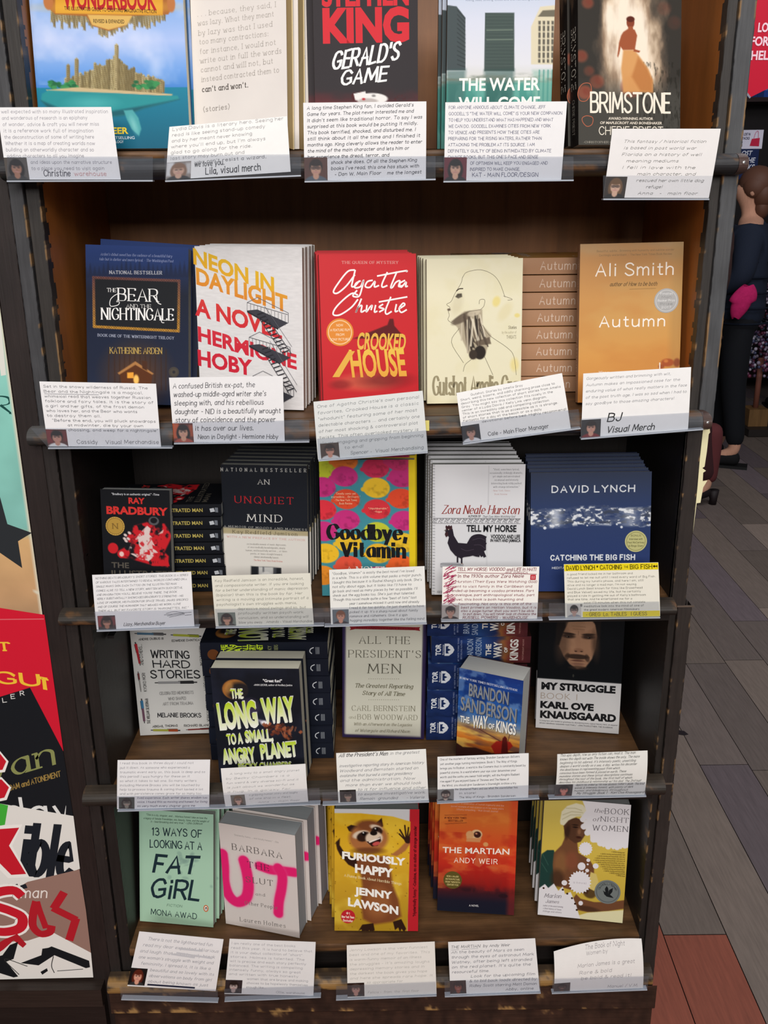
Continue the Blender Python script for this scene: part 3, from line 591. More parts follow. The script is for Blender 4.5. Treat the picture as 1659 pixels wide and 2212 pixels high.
def copies(key, root, offs, what, group, gap=.0034):
    """more of the same title standing behind the front copy; offs = sideways shift and extra height of each"""
    M = pose_matrix(key); x, y, yaw, lean, roll, w, h, T = POSE[key]; root['group'] = group
    for i, o in enumerate(offs):
        dx, dr = (o if isinstance(o, tuple) else (o, 0)); c = copy_tree(root); s = (i+1)*(T+gap)/math.cos(lean)
        t = Matrix.Translation((math.sin(yaw)*s+dx, math.cos(yaw)*s, 0)); rz = Matrix.Rotation(random.uniform(-.005, .005), 4, 'Z')
        base = Matrix.Translation(M.translation); c.matrix_world = t @ base @ rz @ Matrix.Rotation(dr, 4, 'Y') @ base.inverted() @ M
        if dr: c.matrix_world = Matrix.Translation((0, 0, .004)) @ c.matrix_world
        c['label'] = f'{what}, {ORD[i]} copy back behind the front one' if len(offs) > 1 else f'{what}, single spare copy behind the front one'
def stack(key, root, n, x0, y, what, group, yaw=0, jit=.002, shelf=None, pos_right=False):
    """copies lying flat in a pile, spines towards the aisle, heads to the left"""
    w, h, T = POSE[key][5:8]; k = shelf or key[0]; root['group'] = group
    names = ['lowest', 'second', 'third', 'fourth', 'fifth', 'sixth', 'seventh', 'eighth']
    for i in range(n):
        c = copy_tree(root); a = yaw+random.uniform(-.01, .01); z = max(zs(k, x0), zs(k, x0+h+.01))+.001+i*(T+.0016)+T
        # local X (width) -> away from the viewer, local Z (height) -> left, local Y (thickness) -> down
        R = Matrix.Rotation(a, 4, 'Z') @ Matrix(((0, 0, -1, 0), (1, 0, 0, 0), (0, -1, 0, 0), (0, 0, 0, 1)))
        c.matrix_world = Matrix.Translation((x0+h+random.uniform(-jit, jit), y+w/2+random.uniform(-jit, jit), z)) @ R
        c['label'] = f'{what}, lying flat, {"topmost" if i == n-1 else names[i]+(" from the bottom" if i else "")} of its pile'
def place(root, key): root.matrix_world = pose_matrix(key)

# ---------------------------------------------------------------- top shelf
a = Art('A1', 1, 180); p = a.p
p.grad([(0, '5a8fd6'), (.3, '7fa8e0'), (.48, 'a9bfec'), (.62, '6f9fe0'), (.70, '4a86cf'), (.705, '1c7f9a'), (1, '155f78')])
p.mix(np.clip((p.n(5, 3)-.48)*1.6, 0, .5)*(p.v < .69), 'dfe3f6')
rr = random.Random(4)
def tower(a, x, yb, yt, wd, col, sh='6e5f3f'):
    a.g([(x, yb), (x, yt+wd*.5), (x+wd/2, yt), (x+wd, yt+wd*.5), (x+wd, yb)], col); a.g([(x+wd*.6, yb), (x+wd*.6, yt+wd*.5), (x+wd, yt+wd*.6), (x+wd, yb)], sh, 1, .75)
    s = 1 if yb > yt else -1
    for k in range(int(abs(yb-yt)/11)): a.g([(x+wd*.22, yt+s*(12+k*11)), (x+wd*.45, yt+s*(12+k*11)), (x+wd*.45, yt+s*(17+k*11)), (x+wd*.22, yt+s*(17+k*11))], '4e452e', 0, .8)
for i in range(46):      # towers hanging down
    x = 275+i*13.6; yb = 40; d = 60+70*rr.random()+(70*math.exp(-((x-590)/90)**2)); tower(a, x, 20, 60+d*.75, 13, rr.choice(['a8976a', '8f7f58', 'b7a679']))
for i in range(40):
    x = 350+i*13.2; f = math.exp(-((x-600)/150)**2); yt = 480-(58+125*f)*rr.uniform(.72, 1.0); tower(a, x, 492+i*.5, yt, 15, rr.choice(['b5a473', '9c8c60', 'c2b283', '85764f']))
tower(a, 622, 480, 235, 22, 'bfae80'); tower(a, 405, 480, 312, 22, 'a8976a'); tower(a, 360, 480, 345, 20, '9c8c60'); tower(a, 868, 505, 430, 26, 'a8976a')
for i in range(60): x = rr.choice([rr.uniform(270, 420), rr.uniform(720, 860)]); a.e(x, 465+rr.uniform(-22, 14), 14, 9, rr.choice(['2f7d4a', '3d8f55', '246640']), 4)
a.g([(250, 488), (420, 474), (640, 490), (940, 512), (930, 522), (600, 506), (260, 498)], 'c9b287', 3)
a.g([(222, 545), (228, 510), (262, 490), (420, 498), (640, 508), (830, 520), (965, 520), (975, 540), (900, 560), (780, 590), (690, 625), (560, 640), (400, 630), (270, 600)], '2b8f93', 8)
a.g([(222, 545), (330, 590), (560, 612), (780, 575), (975, 540), (900, 560), (780, 590), (690, 625), (560, 640), (400, 630), (270, 600)], '174f5c', 14, .8); a.e(500, 560, 110, 30, '58b7b5', 40, 0, .6)
a.g([(672, 600), (720, 596), (752, 640), (768, 700), (755, 738), (715, 700), (690, 650)], '4fa3a6', 8); a.e(728, 680, 14, 40, '8fd0cc', 20, -.3, .6)
a.g([(232, -60), (945, -60), (945, 30), (915, 80), (690, 88), (680, 140), (590, 168), (500, 140), (470, 88), (300, 78), (250, 30)], 'a5642c', 6)
a.g([(300, -60), (885, -60), (885, 84), (300, 72)], 'd79a2e', 5); a.g([(475, 80), (720, 86), (690, 135), (590, 162), (500, 135)], 'd8b060', 5); a.e(590, 40, 250, 20, 'edbb4a', 40, 0, .7)
a.e(930, 20, 22, 44, 'b8733f', 6); a.e(262, 10, 26, 40, 'b8733f', 6)
a.t('WONDERBOOK', 345, 852, -62, 46, 'b51f24', off=.035, dy=6); a.t('THE ILLUSTRATED GUIDE TO CREATING IMAGINATIVE FICTION', 350, 850, 34, 54, '3a2410', dy=20, off=.01)
a.t('REVISED & EXPANDED', 508, 676, 104, 124, '3c2d18', dy=4, off=.01)
a.t('JEFF VANDERMEER', 250, 698, 695, 728, 'f0d23c', off=.03); a.t('NEW YORK TIMES BESTSELLING', 380, 732, 742, 757, 'e8eef0'); a.t('AUTHOR OF THE TRILOGY', 470, 672, 764, 778, 'e8eef0')
b = make_book('A1', 'large paperback with a teal whale carrying a spired city, leftmost on the top shelf', a, '1d3f6e', '2a5a8a', 'e9e4cf', bow=.001)
place(b, 'A1'); copies('A1', b, [.003], 'large blue whale-and-city paperback', 'copies of the whale book')
a = Art('A2', 16, 40); a.p.fill('e3dcd6').mul(.97+.05*a.p.n(3, 1))
for s_, x0, x1, y1 in ((". . . because, they said, I", 210, 1175, 205), ("was lazy. What they meant", 215, 1150, 318), ("by lazy was that I used", 225, 1130, 440), ("too many contractions:", 235, 1085, 550), ("for instance, I would not", 242, 1175, 668), ("write out in full the words", 245, 1245, 782), ("cannot and will not, but", 255, 1140, 893), ("instead contracted them to", 262, 1215, 1012)):
    a.t(s_, x0, x1, y1-62, y1, 'b3aca5', 'serif', dy=-.125*(x1-x0), wt=.12, thin=.8, gap=3.4)
a.t("can't and won't.", 270, 835, 1073, 1137, '5b5550', 'serif', dy=-60, wt=.16, thin=.8, gap=3.4); a.t('(stories)', 285, 605, 1322, 1382, 'a39c95', 'serif', dy=-38, wt=.15, thin=.8, gap=3.4)
b = make_book('A2', 'off-white paperback with grey typewritten text across its cover, on the top shelf', a, 'd8d0c4', 'd9c9a0', 'dcc08a')
place(b, 'A2'); copies('A2', b, [.005, .011], 'off-white typewriter-text paperback', 'copies of the typewriter-text book')
a = Art('A3', 2, 130); p = a.p; p.fill('2b2528'); rr_ = p.n(3, 8, 4, .8, 1.6)
sat = np.clip((p.v-.50)*2.2, 0, 1); fold = .5+.5*np.sin((p.y*9+p.x*3.2*np.sin(p.y*3)+rr_*5)); p.mix(sat*(fold**2)*.9, '8f1a22'); p.mix(np.clip((p.v-.70)*5, 0, 1)*.85, 'a3202a'); p.mix(np.clip((p.v-.72)*5, 0, .8)*(fold**3), '3a0c10')
p.mix(np.clip((p.n(16, 5)-.72)*20, 0, .8)*(p.v > .66), '4a0a0e')
a.t('STEPHEN', 180, 700, -85, 34, 'cf2430', off=.045, dy=-10); a.t('KING', 187, 702, 62, 248, 'cf2430', off=.05, dy=-10)
for dx in (0, 3): a.t("GERALD'S", 240+dx, 632+dx, 312, 415, 'efeeec', 'brush', dy=-62, wt=.13, slant=.22, rnd=random.Random(5)); a.t('GAME', 292+dx, 560+dx, 425, 508, 'efeeec', 'brush', dy=-28, wt=.15, slant=.22, rnd=random.Random(6))
a.e(480, 590, 95, 32, 'e9e6e2', 4); a.e(455, 604, 60, 16, 'b9b0ac', 6); a.g([(370, 560), (440, 545), (445, 575), (380, 600)], 'e9e6e2', 4); a.e(430, 592, 10, 6, 'b5121c', 2); a.e(490, 572, 12, 7, '8c8886', 2)
b = make_book('A3', 'black and red paperback with huge red author name and white scrawled title', a, '1d1819', '241d1e', 'd9cdbd'); place(b, 'A3'); copies('A3', b, [-.009, .003], 'black and red satin-cover paperback', 'copies of the red satin book')
a = Art('A4', 2, 150); p = a.p; p.grad([(0, 'b9c6da'), (.25, 'd2d6e4'), (.5, 'dcdce2'), (.575, 'd5d4cf'), (.59, 'b8bdb0'), (.62, '4f9a8c'), (.8, '2f7d74'), (1, '25645f')])
p.mix(np.clip((p.n(14, 2, 3, 1, .3)-.5)*3, 0, .35)*(p.v > .62), '8fc7b8')
a.g([(925, 30), (985, 38), (1038, 105), (1038, 420), (925, 420)], '3f4a4c', 3); 
for k in range(13): a.l([(990, 60+k*27), (1036, 112+k*24)], 5, '2a3335', 2)
a.g([(1155, 76), (1330, 76), (1330, 425), (1150, 425)], '3b4a46', 2)
for k in range(16): a.l([(1160, 92+k*20), (1326, 92+k*20)], 3, '4e5f58', 2, .8)
for k, y in enumerate((180, 238)): a.l([(1165, y), (1320, y-2)], 5, '8a9a86', 2, .7)
a.g([(1430, 160), (1485, 40), (1580, 30), (1580, 385), (1430, 385)], 'd9cfb2', 2); a.g([(1470, 100), (1500, 62), (1580, 58), (1580, 100)], '6c6656', 3)
for k in range(4): a.g([(1474+k*26, 125), (1488+k*26, 125), (1486+k*26, 375), (1472+k*26, 375)], '5d594e', 2)
for k in range(6): a.l([(1470, 150+k*40), (1580, 150+k*40)], 8, 'd9cfb2', 2, .8)
for x0, x1, cc in ((925, 1040, '28504e'), (1150, 1330, '1f4642'), (1440, 1580, '8ab8a6')): a.g([(x0, 420), (x1, 415), (x1-10, 640), (x0+8, 640)], cc, 25, .55)
for k in range(4): a.l([(1480+k*26, 420), (1474+k*26, 640)], 9, '3f8a80', 3, .7)
m_ = np.clip((p.n(20, 6, 4, .5, 2)-.45)*4, 0, 1)*np.exp(-((p.v-.585)/.022)**2); p.mix(m_*.8, '6b7568')
a.t('THE WATER', 1000, 1482, 470, 541, 'f4f2ea', off=.025); a.t('WILL COME', 996, 1482, 583, 654, 'f4f2ea', off=.025); a.t('Rising Seas, Sinking Cities and the Remaking of the', 1040, 1480, -8, 6, '8a94a4')
b = make_book('A4', 'paperback showing office towers standing in green flood water, on the top shelf', a, '39352f', '4c4a44', 'd8d2c4'); place(b, 'A4'); copies('A4', b, [-.005, -.009], 'flooded-towers paperback', 'copies of the flooded-towers book')
a = Art('A5', 3, 170); p = a.p; p.fill('3a3733')
wv = p.n(5, 3, 5, 1.4, .7); u0_, v0_ = a.uv(690, 330); d = np.hypot((p.x-u0_)/.30, (p.y-v0_*p.asp)/.62)+(.9*(wv-.5)); fl = np.clip(1.25-d, 0, 1)
p.mix(np.clip(fl*2.2, 0, .75), '8f7a66'); p.mix(np.clip(fl*2.6-.55, 0, 1), 'd9bd9c'); p.mix(np.clip(fl*3-1.1, 0, 1), 'f3e6d2')
st_ = np.clip((p.n(22, 9, 4, 1.2, .22)-.5)*3, 0, 1)*np.clip(fl*2, 0, 1)*np.clip(1.7-fl*2, 0, 1); p.mix(st_*.55, '6e4f3e')
p.mix(np.clip((p.v-.60)*9, 0, 1)*.95, '4a4843'); p.mix(np.clip((p.n(40, 2, 3, 1.5, .4)-.55)*4, 0, .5)*(p.v > .5)*(p.x > .6), '25241f')
for x, y, r, s_ in ((345, 395, 44, .5), (400, 500, 36, .3), (455, 575, 50, .45), (390, 20, 40, .5), (370, 650, 50, .6), (930, 60, 50, .15), (1000, 160, 50, .12), (700, 610, 80, .4), (740, 560, 70, .4)): a.e(x, y, r, r*.85, 'b0563f', 18, 0, s_); a.e(x+8, y-6, r*.5, r*.4, '7e3a30', 14, .5, s_*.7)
a.g([(640, 350), (720, 350), (770, 420), (820, 490), (850, 570), (850, 650), (640, 650), (625, 480)], 'd59a5e', 14, .95); a.g([(745, 400), (800, 470), (845, 560), (845, 650), (760, 640), (700, 540)], 'b5723f', 20, .7)
a.g([(640, 225), (670, 205), (720, 208), (738, 250), (722, 350), (638, 352), (622, 330), (612, 380), (603, 405), (598, 395), (610, 300), (625, 250)], 'a1583a', 7); a.e(691, 158, 28, 36, '8a4530', 5); a.e(691, 135, 29, 18, '5d2c22', 5); a.g([(676, 185), (706, 185), (712, 212), (672, 212)], 'a1583a', 4); a.g([(715, 345), (760, 358), (752, 372), (712, 362)], 'a1583a', 4)
for s_, r in (([(330, 620), (360, 588), (405, 590), (415, 640), (385, 705), (340, 710), (320, 670), (330, 620)], 0), ([(352, 830), (385, 815), (425, 830), (420, 875), (385, 890), (355, 860), (352, 830)], 0)): a.st(s_, 4, 'c0694c')
a.t('BRIMSTONE', 413, 968, 652, 788, 'f3ead9', 'plain', wt=.115, gap=2.0); a.t('AWARD-WINNING AUTHOR', 535, 850, 825, 843, 'e7dccb', off=.02); a.t('OF MAPLECROFT AND BONESHAKER', 476, 912, 856, 873, 'e7dccb', off=.02, slant=.15)
a.t('CHERIE PRIEST', 470, 918, 892, 948, 'f3ead9', 'plain', wt=.1); a.t('-CHRISTOPHER GOLDEN', 358, 640, 994, 1008, 'b9b2a4', 'serif', wt=.14)
def spp(mb, Q, h, T):
    p = P(20, 60, 1); n = 60; mb.lift = .0001
    u, v = np.meshgrid(np.linspace(0, 1, 60), np.linspace(0, 1, 20)); g = fbm(u.ravel()*12, v.ravel()*3, 5); c = hx('1d1a19')*(.7+.6*g)[:, None]; t = np.clip((.16-u.ravel())*9+(g-.5)*2, 0, .8)[:, None]; c = c*(1-t)+hx('8a6a50')*t
    mb.grid(lambda U, V: Q(U*h, V*T, .0001), 60, 20, c); mb.lift = .0002
    text(mb, Q, 'BRIMSTONE', .30*h, .66*h, T*.25, T*.78, 'b9b2a6', 'plain', wt=.1); text(mb, Q, 'CHERIE PRIEST', .72*h, .93*h, T*.4, T*.68, '7c776f', 'plain', wt=.12)
b = make_book('A5', 'dark paperback with a fiery figure in a long dress, rightmost on the top shelf', a, '1d1a19', '2a2624', 'd3ccc0', spine_print=spp); place(b, 'A5'); copies('A5', b, [-.002], 'dark fiery-figure paperback', 'copies of the fiery-figure book')

# ---------------------------------------------------------------- second shelf
a = Art('B1', 4, 140); p = a.p; p.grad([(0, '27407c'), (.1, '223a70'), (.2, '1a2748'), (.3, '141b2e'), (.55, '161f36'), (.75, '1b2339'), (1, '232c44')])
for i in range(24): x = 335+i*26; hgt = random.uniform(30, 85); a.g([(x-15, 480), (x, 480-hgt-30), (x+15, 480)], '16213f', 8, .7)
a.g([(376, 476), (880, 494), (876, 796), (380, 768)], '15171c', 2); rr = random.Random(1)
for i in range(44):
    f = i/44.; c_ = hx('6d4040')*(1-f)+hx('6d4040')*f
for (x0, y0, x1, y1, n_) in ((380, 480, 876, 500, 34), (876, 500, 872, 790, 20), (872, 790, 384, 764, 34), (384, 764, 380, 480, 20)):
    for i in range(n_):
        f = i/n_; x, y = x0+(x1-x0)*f, y0+(y1-y0)*f; t = np.clip((y-490)/280, 0, 1); cc = hx('7a4a44')*(1-t)+hx('d0942f')*t
        a.e(x, y, 8, 8, cc, 1); a.e(x, y, 3, 3, hx('2a2018'), 1)
glow = np.clip((a.p.n(6, 4, 3)-.2), 0, 1); u_, v_ = a.uv(630, 1040); p.mix(np.clip(1-np.hypot((p.x-u_)/.42, (p.y-v_*p.asp)/.40), 0, 1)*.75, '7a451c')
for i in range(12): x = 470+i*30; a.l([(x, 900), (x+rr.uniform(-6, 6), 1130)], 7, '3a2113', 4, .6)
a.g([(530, 1030), (620, 970), (722, 1035), (712, 1110), (545, 1105)], '5a2f14', 4); a.g([(520, 1032), (622, 965), (730, 1036), (720, 1042), (622, 985), (528, 1042)], 'b07a45', 4); a.g([(575, 1030), (612, 1028), (612, 1062), (575, 1062)], 'f2a63a', 5); a.e(627, 1070, 16, 28, 'ffc766', 8); a.g([(660, 960), (690, 965), (690, 1020), (662, 1005)], '4b2a18', 3)
a.lines(["Arden's debut novel has the cadence of a beautiful fairy", "tale but is darker and more lyrical. - The Washington Post"], 628, 352, 28, 15, '8f9bc4', 7.4, 'serif', wt=.13, slant=.2)
a.t('NATIONAL BESTSELLER', 473, 776, 440, 459, 'd3d4da', 'serif', wt=.16, dy=4, gap=4.5)
a.t('THE', 459, 510, 541, 563, 'f0efec', 'serif', wt=.14); a.t('BEAR', 524, 752, 541, 613, 'f4f3f0', 'serif', wt=.13, dy=8, thin=.25); a.st([(745, 585), (752, 625), (772, 636)], 5, 'f0efec')
a.t('AND THE', 571, 712, 634, 655, 'd9d8d4', 'serif', wt=.13, dy=3); a.t('NIGHTINGALE', 428, 842, 656, 722, 'f4f3f0', 'serif', wt=.13, dy=6, thin=.25); a.st([(560, 580), (520, 575), (480, 605), (478, 645), (520, 640), (530, 622), (512, 620)], 4, 'f0efec'); a.st([(770, 700), (775, 738), (790, 742)], 4, 'f0efec')
a.t('BOOK ONE OF THE WINTERNIGHT TRILOGY', 405, 846, 805, 821, 'aab0c4', 'serif', wt=.15, dy=18, gap=4); a.t('KATHERINE ARDEN', 476, 776, 884, 919, 'c2a257', 'serif', wt=.12, dy=3)
def seal(cx, cy, r, c1, c2, art_):
    u, v = art_.uv(cx, cy); x, y, R_ = u*art_.w, v*art_.h, r*art_.k*art_.w
    def f(m, S):
        disc(m, S, x, y, R_, c1, 40); disc(m, S, x, y, R_*.88, c2, 40); disc(m, S, x, y, R_*.82, c1, 40)
    return f, x, y, R_
f_, X_, Y_, R_ = seal(846, 1027, 30, '4a443c', '2a2a30', a)
def sf(m, S, f_=f_, X_=X_, Y_=Y_, R_=R_): f_(m, S); disc(m, S, X_, Y_, R_*.3, '2a2a30')
b = make_book('B1', 'dark blue paperback with gold-framed white title and glowing hut, leftmost on the second shelf', a, '1a2444', '1d2b52', 'd8d3c6', bow=.002, seals=[('printed_seal', sf, M_PRINT, 'small round brown seal')]); place(b, 'B1'); copies('B1', b, [(.006, .035)], 'dark blue hut-cover paperback', 'copies of the dark blue hut book', gap=.005)
a = Art('B2', 4, 110); p = a.p; p.fill('dcdad9'); p.mul(.95+.09*p.n(60, 3, 3, .3, 2))
for s_, x0, x1, y0, y1, dy, c1, c2 in (('NEON IN', 958, 1425, 312, 398, 172, 'dcb02c', 'dfa62c'), ('DAYLIGHT', 975, 1502, 425, 516, 165, 'dd9a35', 'd9862f'), ('A NOVEL', 968, 1470, 600, 693, 140, 'd23f3b', 'cf3038'), ('HERMIONE', 985, 1555, 765, 845, 165, 'cf3340', 'cb2a3c'), ('HOBY', 985, 1300, 900, 985, 62, 'cb2a3c', 'c8263a')): a.t(s_, x0, x1, y0, y1, c1, off=.035, dy=dy, grad=c2)
def esc(x, y, sx):
    for k in range(12): a.st([(x+k*20*sx, y+k*6.5), (x+k*20*sx, y+50+k*7.5)], 2.2, '55555a', 1)
    a.sh([(x-2, y+46), (x+60, y+40), (x+238, y+118), (x+180, y+150)], '3f3f46'); a.st([(x, y), (x+235, y+70)], 3, '55555a', 1); a.st([(x, y), (x+60, y-30), (x+238, y+60)], 3, '6a6a70', 1); a.st([(x+238, y+60), (x+238, y+118)], 3, '55555a', 1); a.st([(x+180, y+88), (x+180, y+150)], 3, '44444a', 1); a.sh([(x, y+46), (x+180, y+150), (x+180, y+158), (x, y+56)], '2d2d33')
esc(1268, 625, 1); esc(1280, 825, 1); esc(1300, 1050, 1)
for (x, y, X, Y) in ((1340, 690, 1500, 930), (1370, 890, 1530, 1150)):
    for k in range(12): f = k/12; a.st([(x+(X-x)*f-14, y+(Y-y)*f+4), (x+(X-x)*f+22, y+(Y-y)*f-8)], 6, '2f2f35', 1)
    a.st([(x-15, y+5), (X-15, Y+5)], 3.5, '3f3f46', 1); a.st([(x+25, y-10), (X+25, Y-10)], 3.5, '3f3f46', 1); a.st([(x+30, y-45), (X+28, Y-50)], 2, '6a6a70', 1)
b = make_book('B2', 'white paperback with slanting yellow and red title and black fire escapes', a, 'd5d2cf', 'cfcac4', 'd6cfbf'); place(b, 'B2'); copies('B2', b, [0, .001, .001], 'white fire-escape paperback', 'copies of the fire-escape book')
a = Art('B3', 5, 120); p = a.p; p.grad([(0, 'c62a30'), (.6, 'c8262c'), (1, 'bb1f27')])
a.g([(300, 620), (500, 540), (512, 505), (535, 505), (540, 545), (605, 620)], '5d1518', 3); a.e(380, 870, 160, 45, 'e0885a', 40, 0, .55); a.e(480, 860, 140, 40, '5d1518', 45, 0, .6); a.e(230, 885, 60, 25, '7a191c', 20, 0, .6)
a.t('THE QUEEN OF MYSTERY', 237, 562, 171, 187, 'dfa9a0', 'serif', wt=.15, dy=0, gap=4.5)
for s_, pts in (('', [[(312, 222), (270, 232), (215, 300), (188, 348), (212, 356), (262, 315), (312, 250)], [(314, 222), (298, 290), (294, 318), (312, 315), (338, 285)], [(345, 285), (318, 300), (312, 325), (345, 318), (362, 280), (352, 330), (335, 375), (300, 372), (325, 340)], [(415, 282), (385, 290), (372, 318), (400, 322), (428, 288), (425, 320), (452, 312)], [(500, 235), (470, 300), (472, 322), (500, 312)], [(440, 258), (600, 228), (610, 235)], [(555, 232), (520, 318), (530, 322), (548, 295), (572, 285), (565, 318), (590, 312)], [(602, 282), (572, 300), (580, 322), (608, 292), (605, 318), (618, 315)],
    [(330, 368), (290, 360), (210, 430), (186, 478), (225, 482), (290, 440), (330, 392)], [(350, 388), (318, 468), (330, 440), (352, 428), (348, 465), (372, 455)], [(382, 425), (378, 465), (398, 438), (412, 428), (405, 455)], [(432, 425), (425, 465), (442, 460)], [(475, 420), (452, 438), (480, 448), (452, 466)], [(520, 378), (490, 452), (495, 478), (525, 462)], [(450, 408), (615, 378)], [(552, 420), (545, 462), (562, 458)], [(572, 445), (600, 425), (590, 415), (568, 445), (580, 468), (612, 452)]]),):
    for q in pts: a.st(q, 9, 'f2efec', 5)
a.t('CROOKED', 322, 602, 588, 678, 'dfb24a', off=.03, dy=8, slant=.12, grad='e8b450'); a.t('HOUSE', 296, 612, 690, 838, 'e9bf4e', off=.03, slant=-.1, grad='e3a43f'); a.sh([(275, 692), (312, 692), (222, 842), (182, 842)], 'e3ae48')
f_, X_, Y_, R_ = seal(226, 583, 78, 'df8a34', 'f2cfa0', a)
def sf(m, S, f_=f_, X_=X_, Y_=Y_, R_=R_):
    f_(m, S); R2 = R_
    for i, (q, k) in enumerate((('NOW', .25), ('A FEATURE FILM', .72), ('FROM', .3), ('SONY PICTURES', .72))): text(m, S, q, X_-R2*k, X_+R2*k, Y_+R2*(-.6+i*.34), Y_+R2*(-.42+i*.34), 'f6e3c4')
b = make_book('B3', 'bright red paperback with handwritten white author name and orange round seal', a, 'b01f26', 'b3252b', 'd9cdb8', seals=[('printed_seal', sf, M_PRINT, 'orange round seal')]); place(b, 'B3'); copies('B3', b, [-.002, -.002, -.001, .003], 'bright red mystery paperback', 'copies of the red mystery book')
a = Art('B4', 5, 150); p = a.p; p.fill('e6e0c2'); p.mix(np.clip((p.n(4, 2)-.55)*1.2, 0, .2), 'd9cf9c')
LK = '6a6250'
a.g([(868, 520), (945, 462), (1048, 450), (1050, 540), (1100, 600), (1070, 700), (1010, 740), (985, 738), (930, 620), (905, 555)], '9d8f78', 8, .75)
rr = random.Random(9)
for i in range(26): x = rr.uniform(930, 1040); y = rr.uniform(470, 520); a.l([(x, y), (x+rr.uniform(-20, 60), y+rr.uniform(120, 210))], rr.uniform(5, 12), rr.choice(['3c322a', '5a4c3f', 'c9bda6', '2c2520', 'e0d6bf']), 3, .85)
a.e(935, 500, 70, 22, '5a4c3f', 8, -.5, .8); a.e(1000, 470, 40, 18, 'cfc3aa', 6, -.3, .8); a.e(1035, 700, 34, 40, '2c2520', 6); a.e(995, 712, 24, 28, '3c322a', 6); a.g([(1090, 610), (1100, 650), (1020, 660), (1000, 640)], '5a4c3f', 5, .8)
for q in ([(935, 265), (960, 235), (1040, 222), (1110, 250), (1150, 300), (1180, 380)], [(1170, 372), (1222, 392), (1195, 398)], [(935, 262), (925, 300), (890, 360), (868, 405), (842, 422), (862, 440), (852, 460), (858, 485), (850, 510), (870, 528), (895, 540)], [(870, 525), (950, 470), (1040, 452)], [(1030, 420), (1035, 395), (1062, 395), (1058, 430), (1040, 450)], [(1050, 540), (1090, 600), (1190, 670), (1230, 720), (1245, 830)], [(915, 560), (870, 640), (940, 760)], [(985, 740), (950, 770), (938, 810)], [(1060, 720), (1110, 830)]): a.st(q, 2.4, LK)
a.g([(892, 378), (905, 360), (930, 358), (932, 378), (910, 388)], '2a241e', 4); a.st([(898, 345), (915, 332), (938, 330)], 6, '4a4033'); a.e(856, 452, 10, 7, '6a5a4a', 3); a.e(1130, 405, 22, 30, 'e6cf6a', 12, .3, .6); a.e(1250, 485, 16, 12, 'e3cf72', 6, 0, .7); a.e(1235, 770, 25, 38, 'e6d27a', 18, 0, .6); a.e(1180, 465, 30, 60, 'dcd0a0', 20, .6, .5); a.e(905, 420, 30, 60, 'c9bf9f', 25, .3, .4)
a.t('Gutshot Amelie Gray', 765, 1275, 838, 945, '9a9072', 'serif', wt=.13, thin=.5, dy=-6, gap=2); a.t('Stories', 1200, 1246, 545, 563, '9a937c', 'serif', wt=.16); a.t('by the author of', 1162, 1246, 575, 590, 'b3ab90'); a.t('THREATS', 1188, 1244, 600, 620, '9a937c')
b = make_book('B4', 'cream paperback with a sketched head in profile and exposed neck muscles', a, 'dcd6bc', 'd8d2b8', 'd6cdb2'); place(b, 'B4'); copies('B4', b, [-.003, -.005, -.006, -.007], 'cream profile-sketch paperback', 'copies of the profile-sketch book')
a = Art('B5', 6, 110); p = a.p; p.grad([(0, 'a98d68'), (.12, 'b58c5a'), (.35, 'c89b5c'), (.7, 'd2964d'), (1, 'c8853f')]); p.mix(np.clip((p.n(3, 5, 4, .6, 1.2)-.45)*1.4, 0, .35), 'c07a3c'); p.mix(np.clip((p.x-.86)*5, 0, .35), '9a7a4a')
a.e(1015, 900, 42, 26, 'a5522c', 8); a.e(1005, 890, 14, 10, 'c97a3d', 5); a.e(1075, 900, 22, 28, '8a4a2c', 10); a.e(975, 925, 20, 14, '9c4f2a', 6); a.st([(965, 900), (965, 940)], 7, 'f0e6d8', 1)
a.lines(['Beautiful, subtle... Brimming with humanity and sublime wonder', 'Excitingly and brilliant. - The New York Times Book Review'], 810, 192, 26, 12, '8a6f4c', 8.0, 'plain', wt=.13)
a.t('Ali Smith', 556, 1052, 268, 345, 'efe6da', 'plain', wt=.11, gap=3); a.t('author of How to be both', 645, 945, 385, 410, '6e5332', 'hand', wt=.13, slant=.3, dy=-4, rnd=random.Random(2)); a.st([(770, 430), (940, 424)], 2, '8a6a3c', 1); a.t('Autumn', 580, 997, 604, 672, 'f3ece2', 'plain', wt=.12, gap=3.6); a.t('Winner', 575, 640, 955, 972, 'efe6da', 'plain', wt=.12)
f_, X_, Y_, R_ = seal(1007, 503, 78, '9b9a98', 'b9b8b5', a)
def sf(m, S, f_=f_, X_=X_, Y_=Y_, R_=R_):
    f_(m, S); rr = random.Random(3)
    for i, q in enumerate(('Finalist', 'Man', 'Booker Prize', 'Prize', '2017')): k = (.5, .4, .7, .5, .4)[i]; text(m, S, q, X_-R_*k, X_+R_*k, Y_+R_*(-.66+i*.28), Y_+R_*(-.5+i*.28), 'd9d8d6' if i % 2 == 0 else '6f6e6c', 'plain', wt=.14)
def spp(mb, Q, h, T): mb.lift = .0001; text(mb, Q, 'Autumn', .56*h, .80*h, T*.22, T*.72, 'e0c8b4', 'plain', wt=.1, gap=3.6); text(mb, Q, 'Ali Smith', .08*h, .30*h, T*.22, T*.72, 'd2b096', 'plain', wt=.1)
b = make_book('B5', 'amber paperback with white lettering and silver medal sticker, rightmost on the second shelf', a, 'b48a6a', 'a87445', 'd8cbb0', spine_print=spp, seals=[('medal_sticker', sf, M_FOIL, 'round silver medal sticker')]); place(b, 'B5')
stack('B5', b, 8, .1035, 1.331, 'amber paperback with pale spine lettering', 'amber spines piled on the second shelf', jit=.0012)
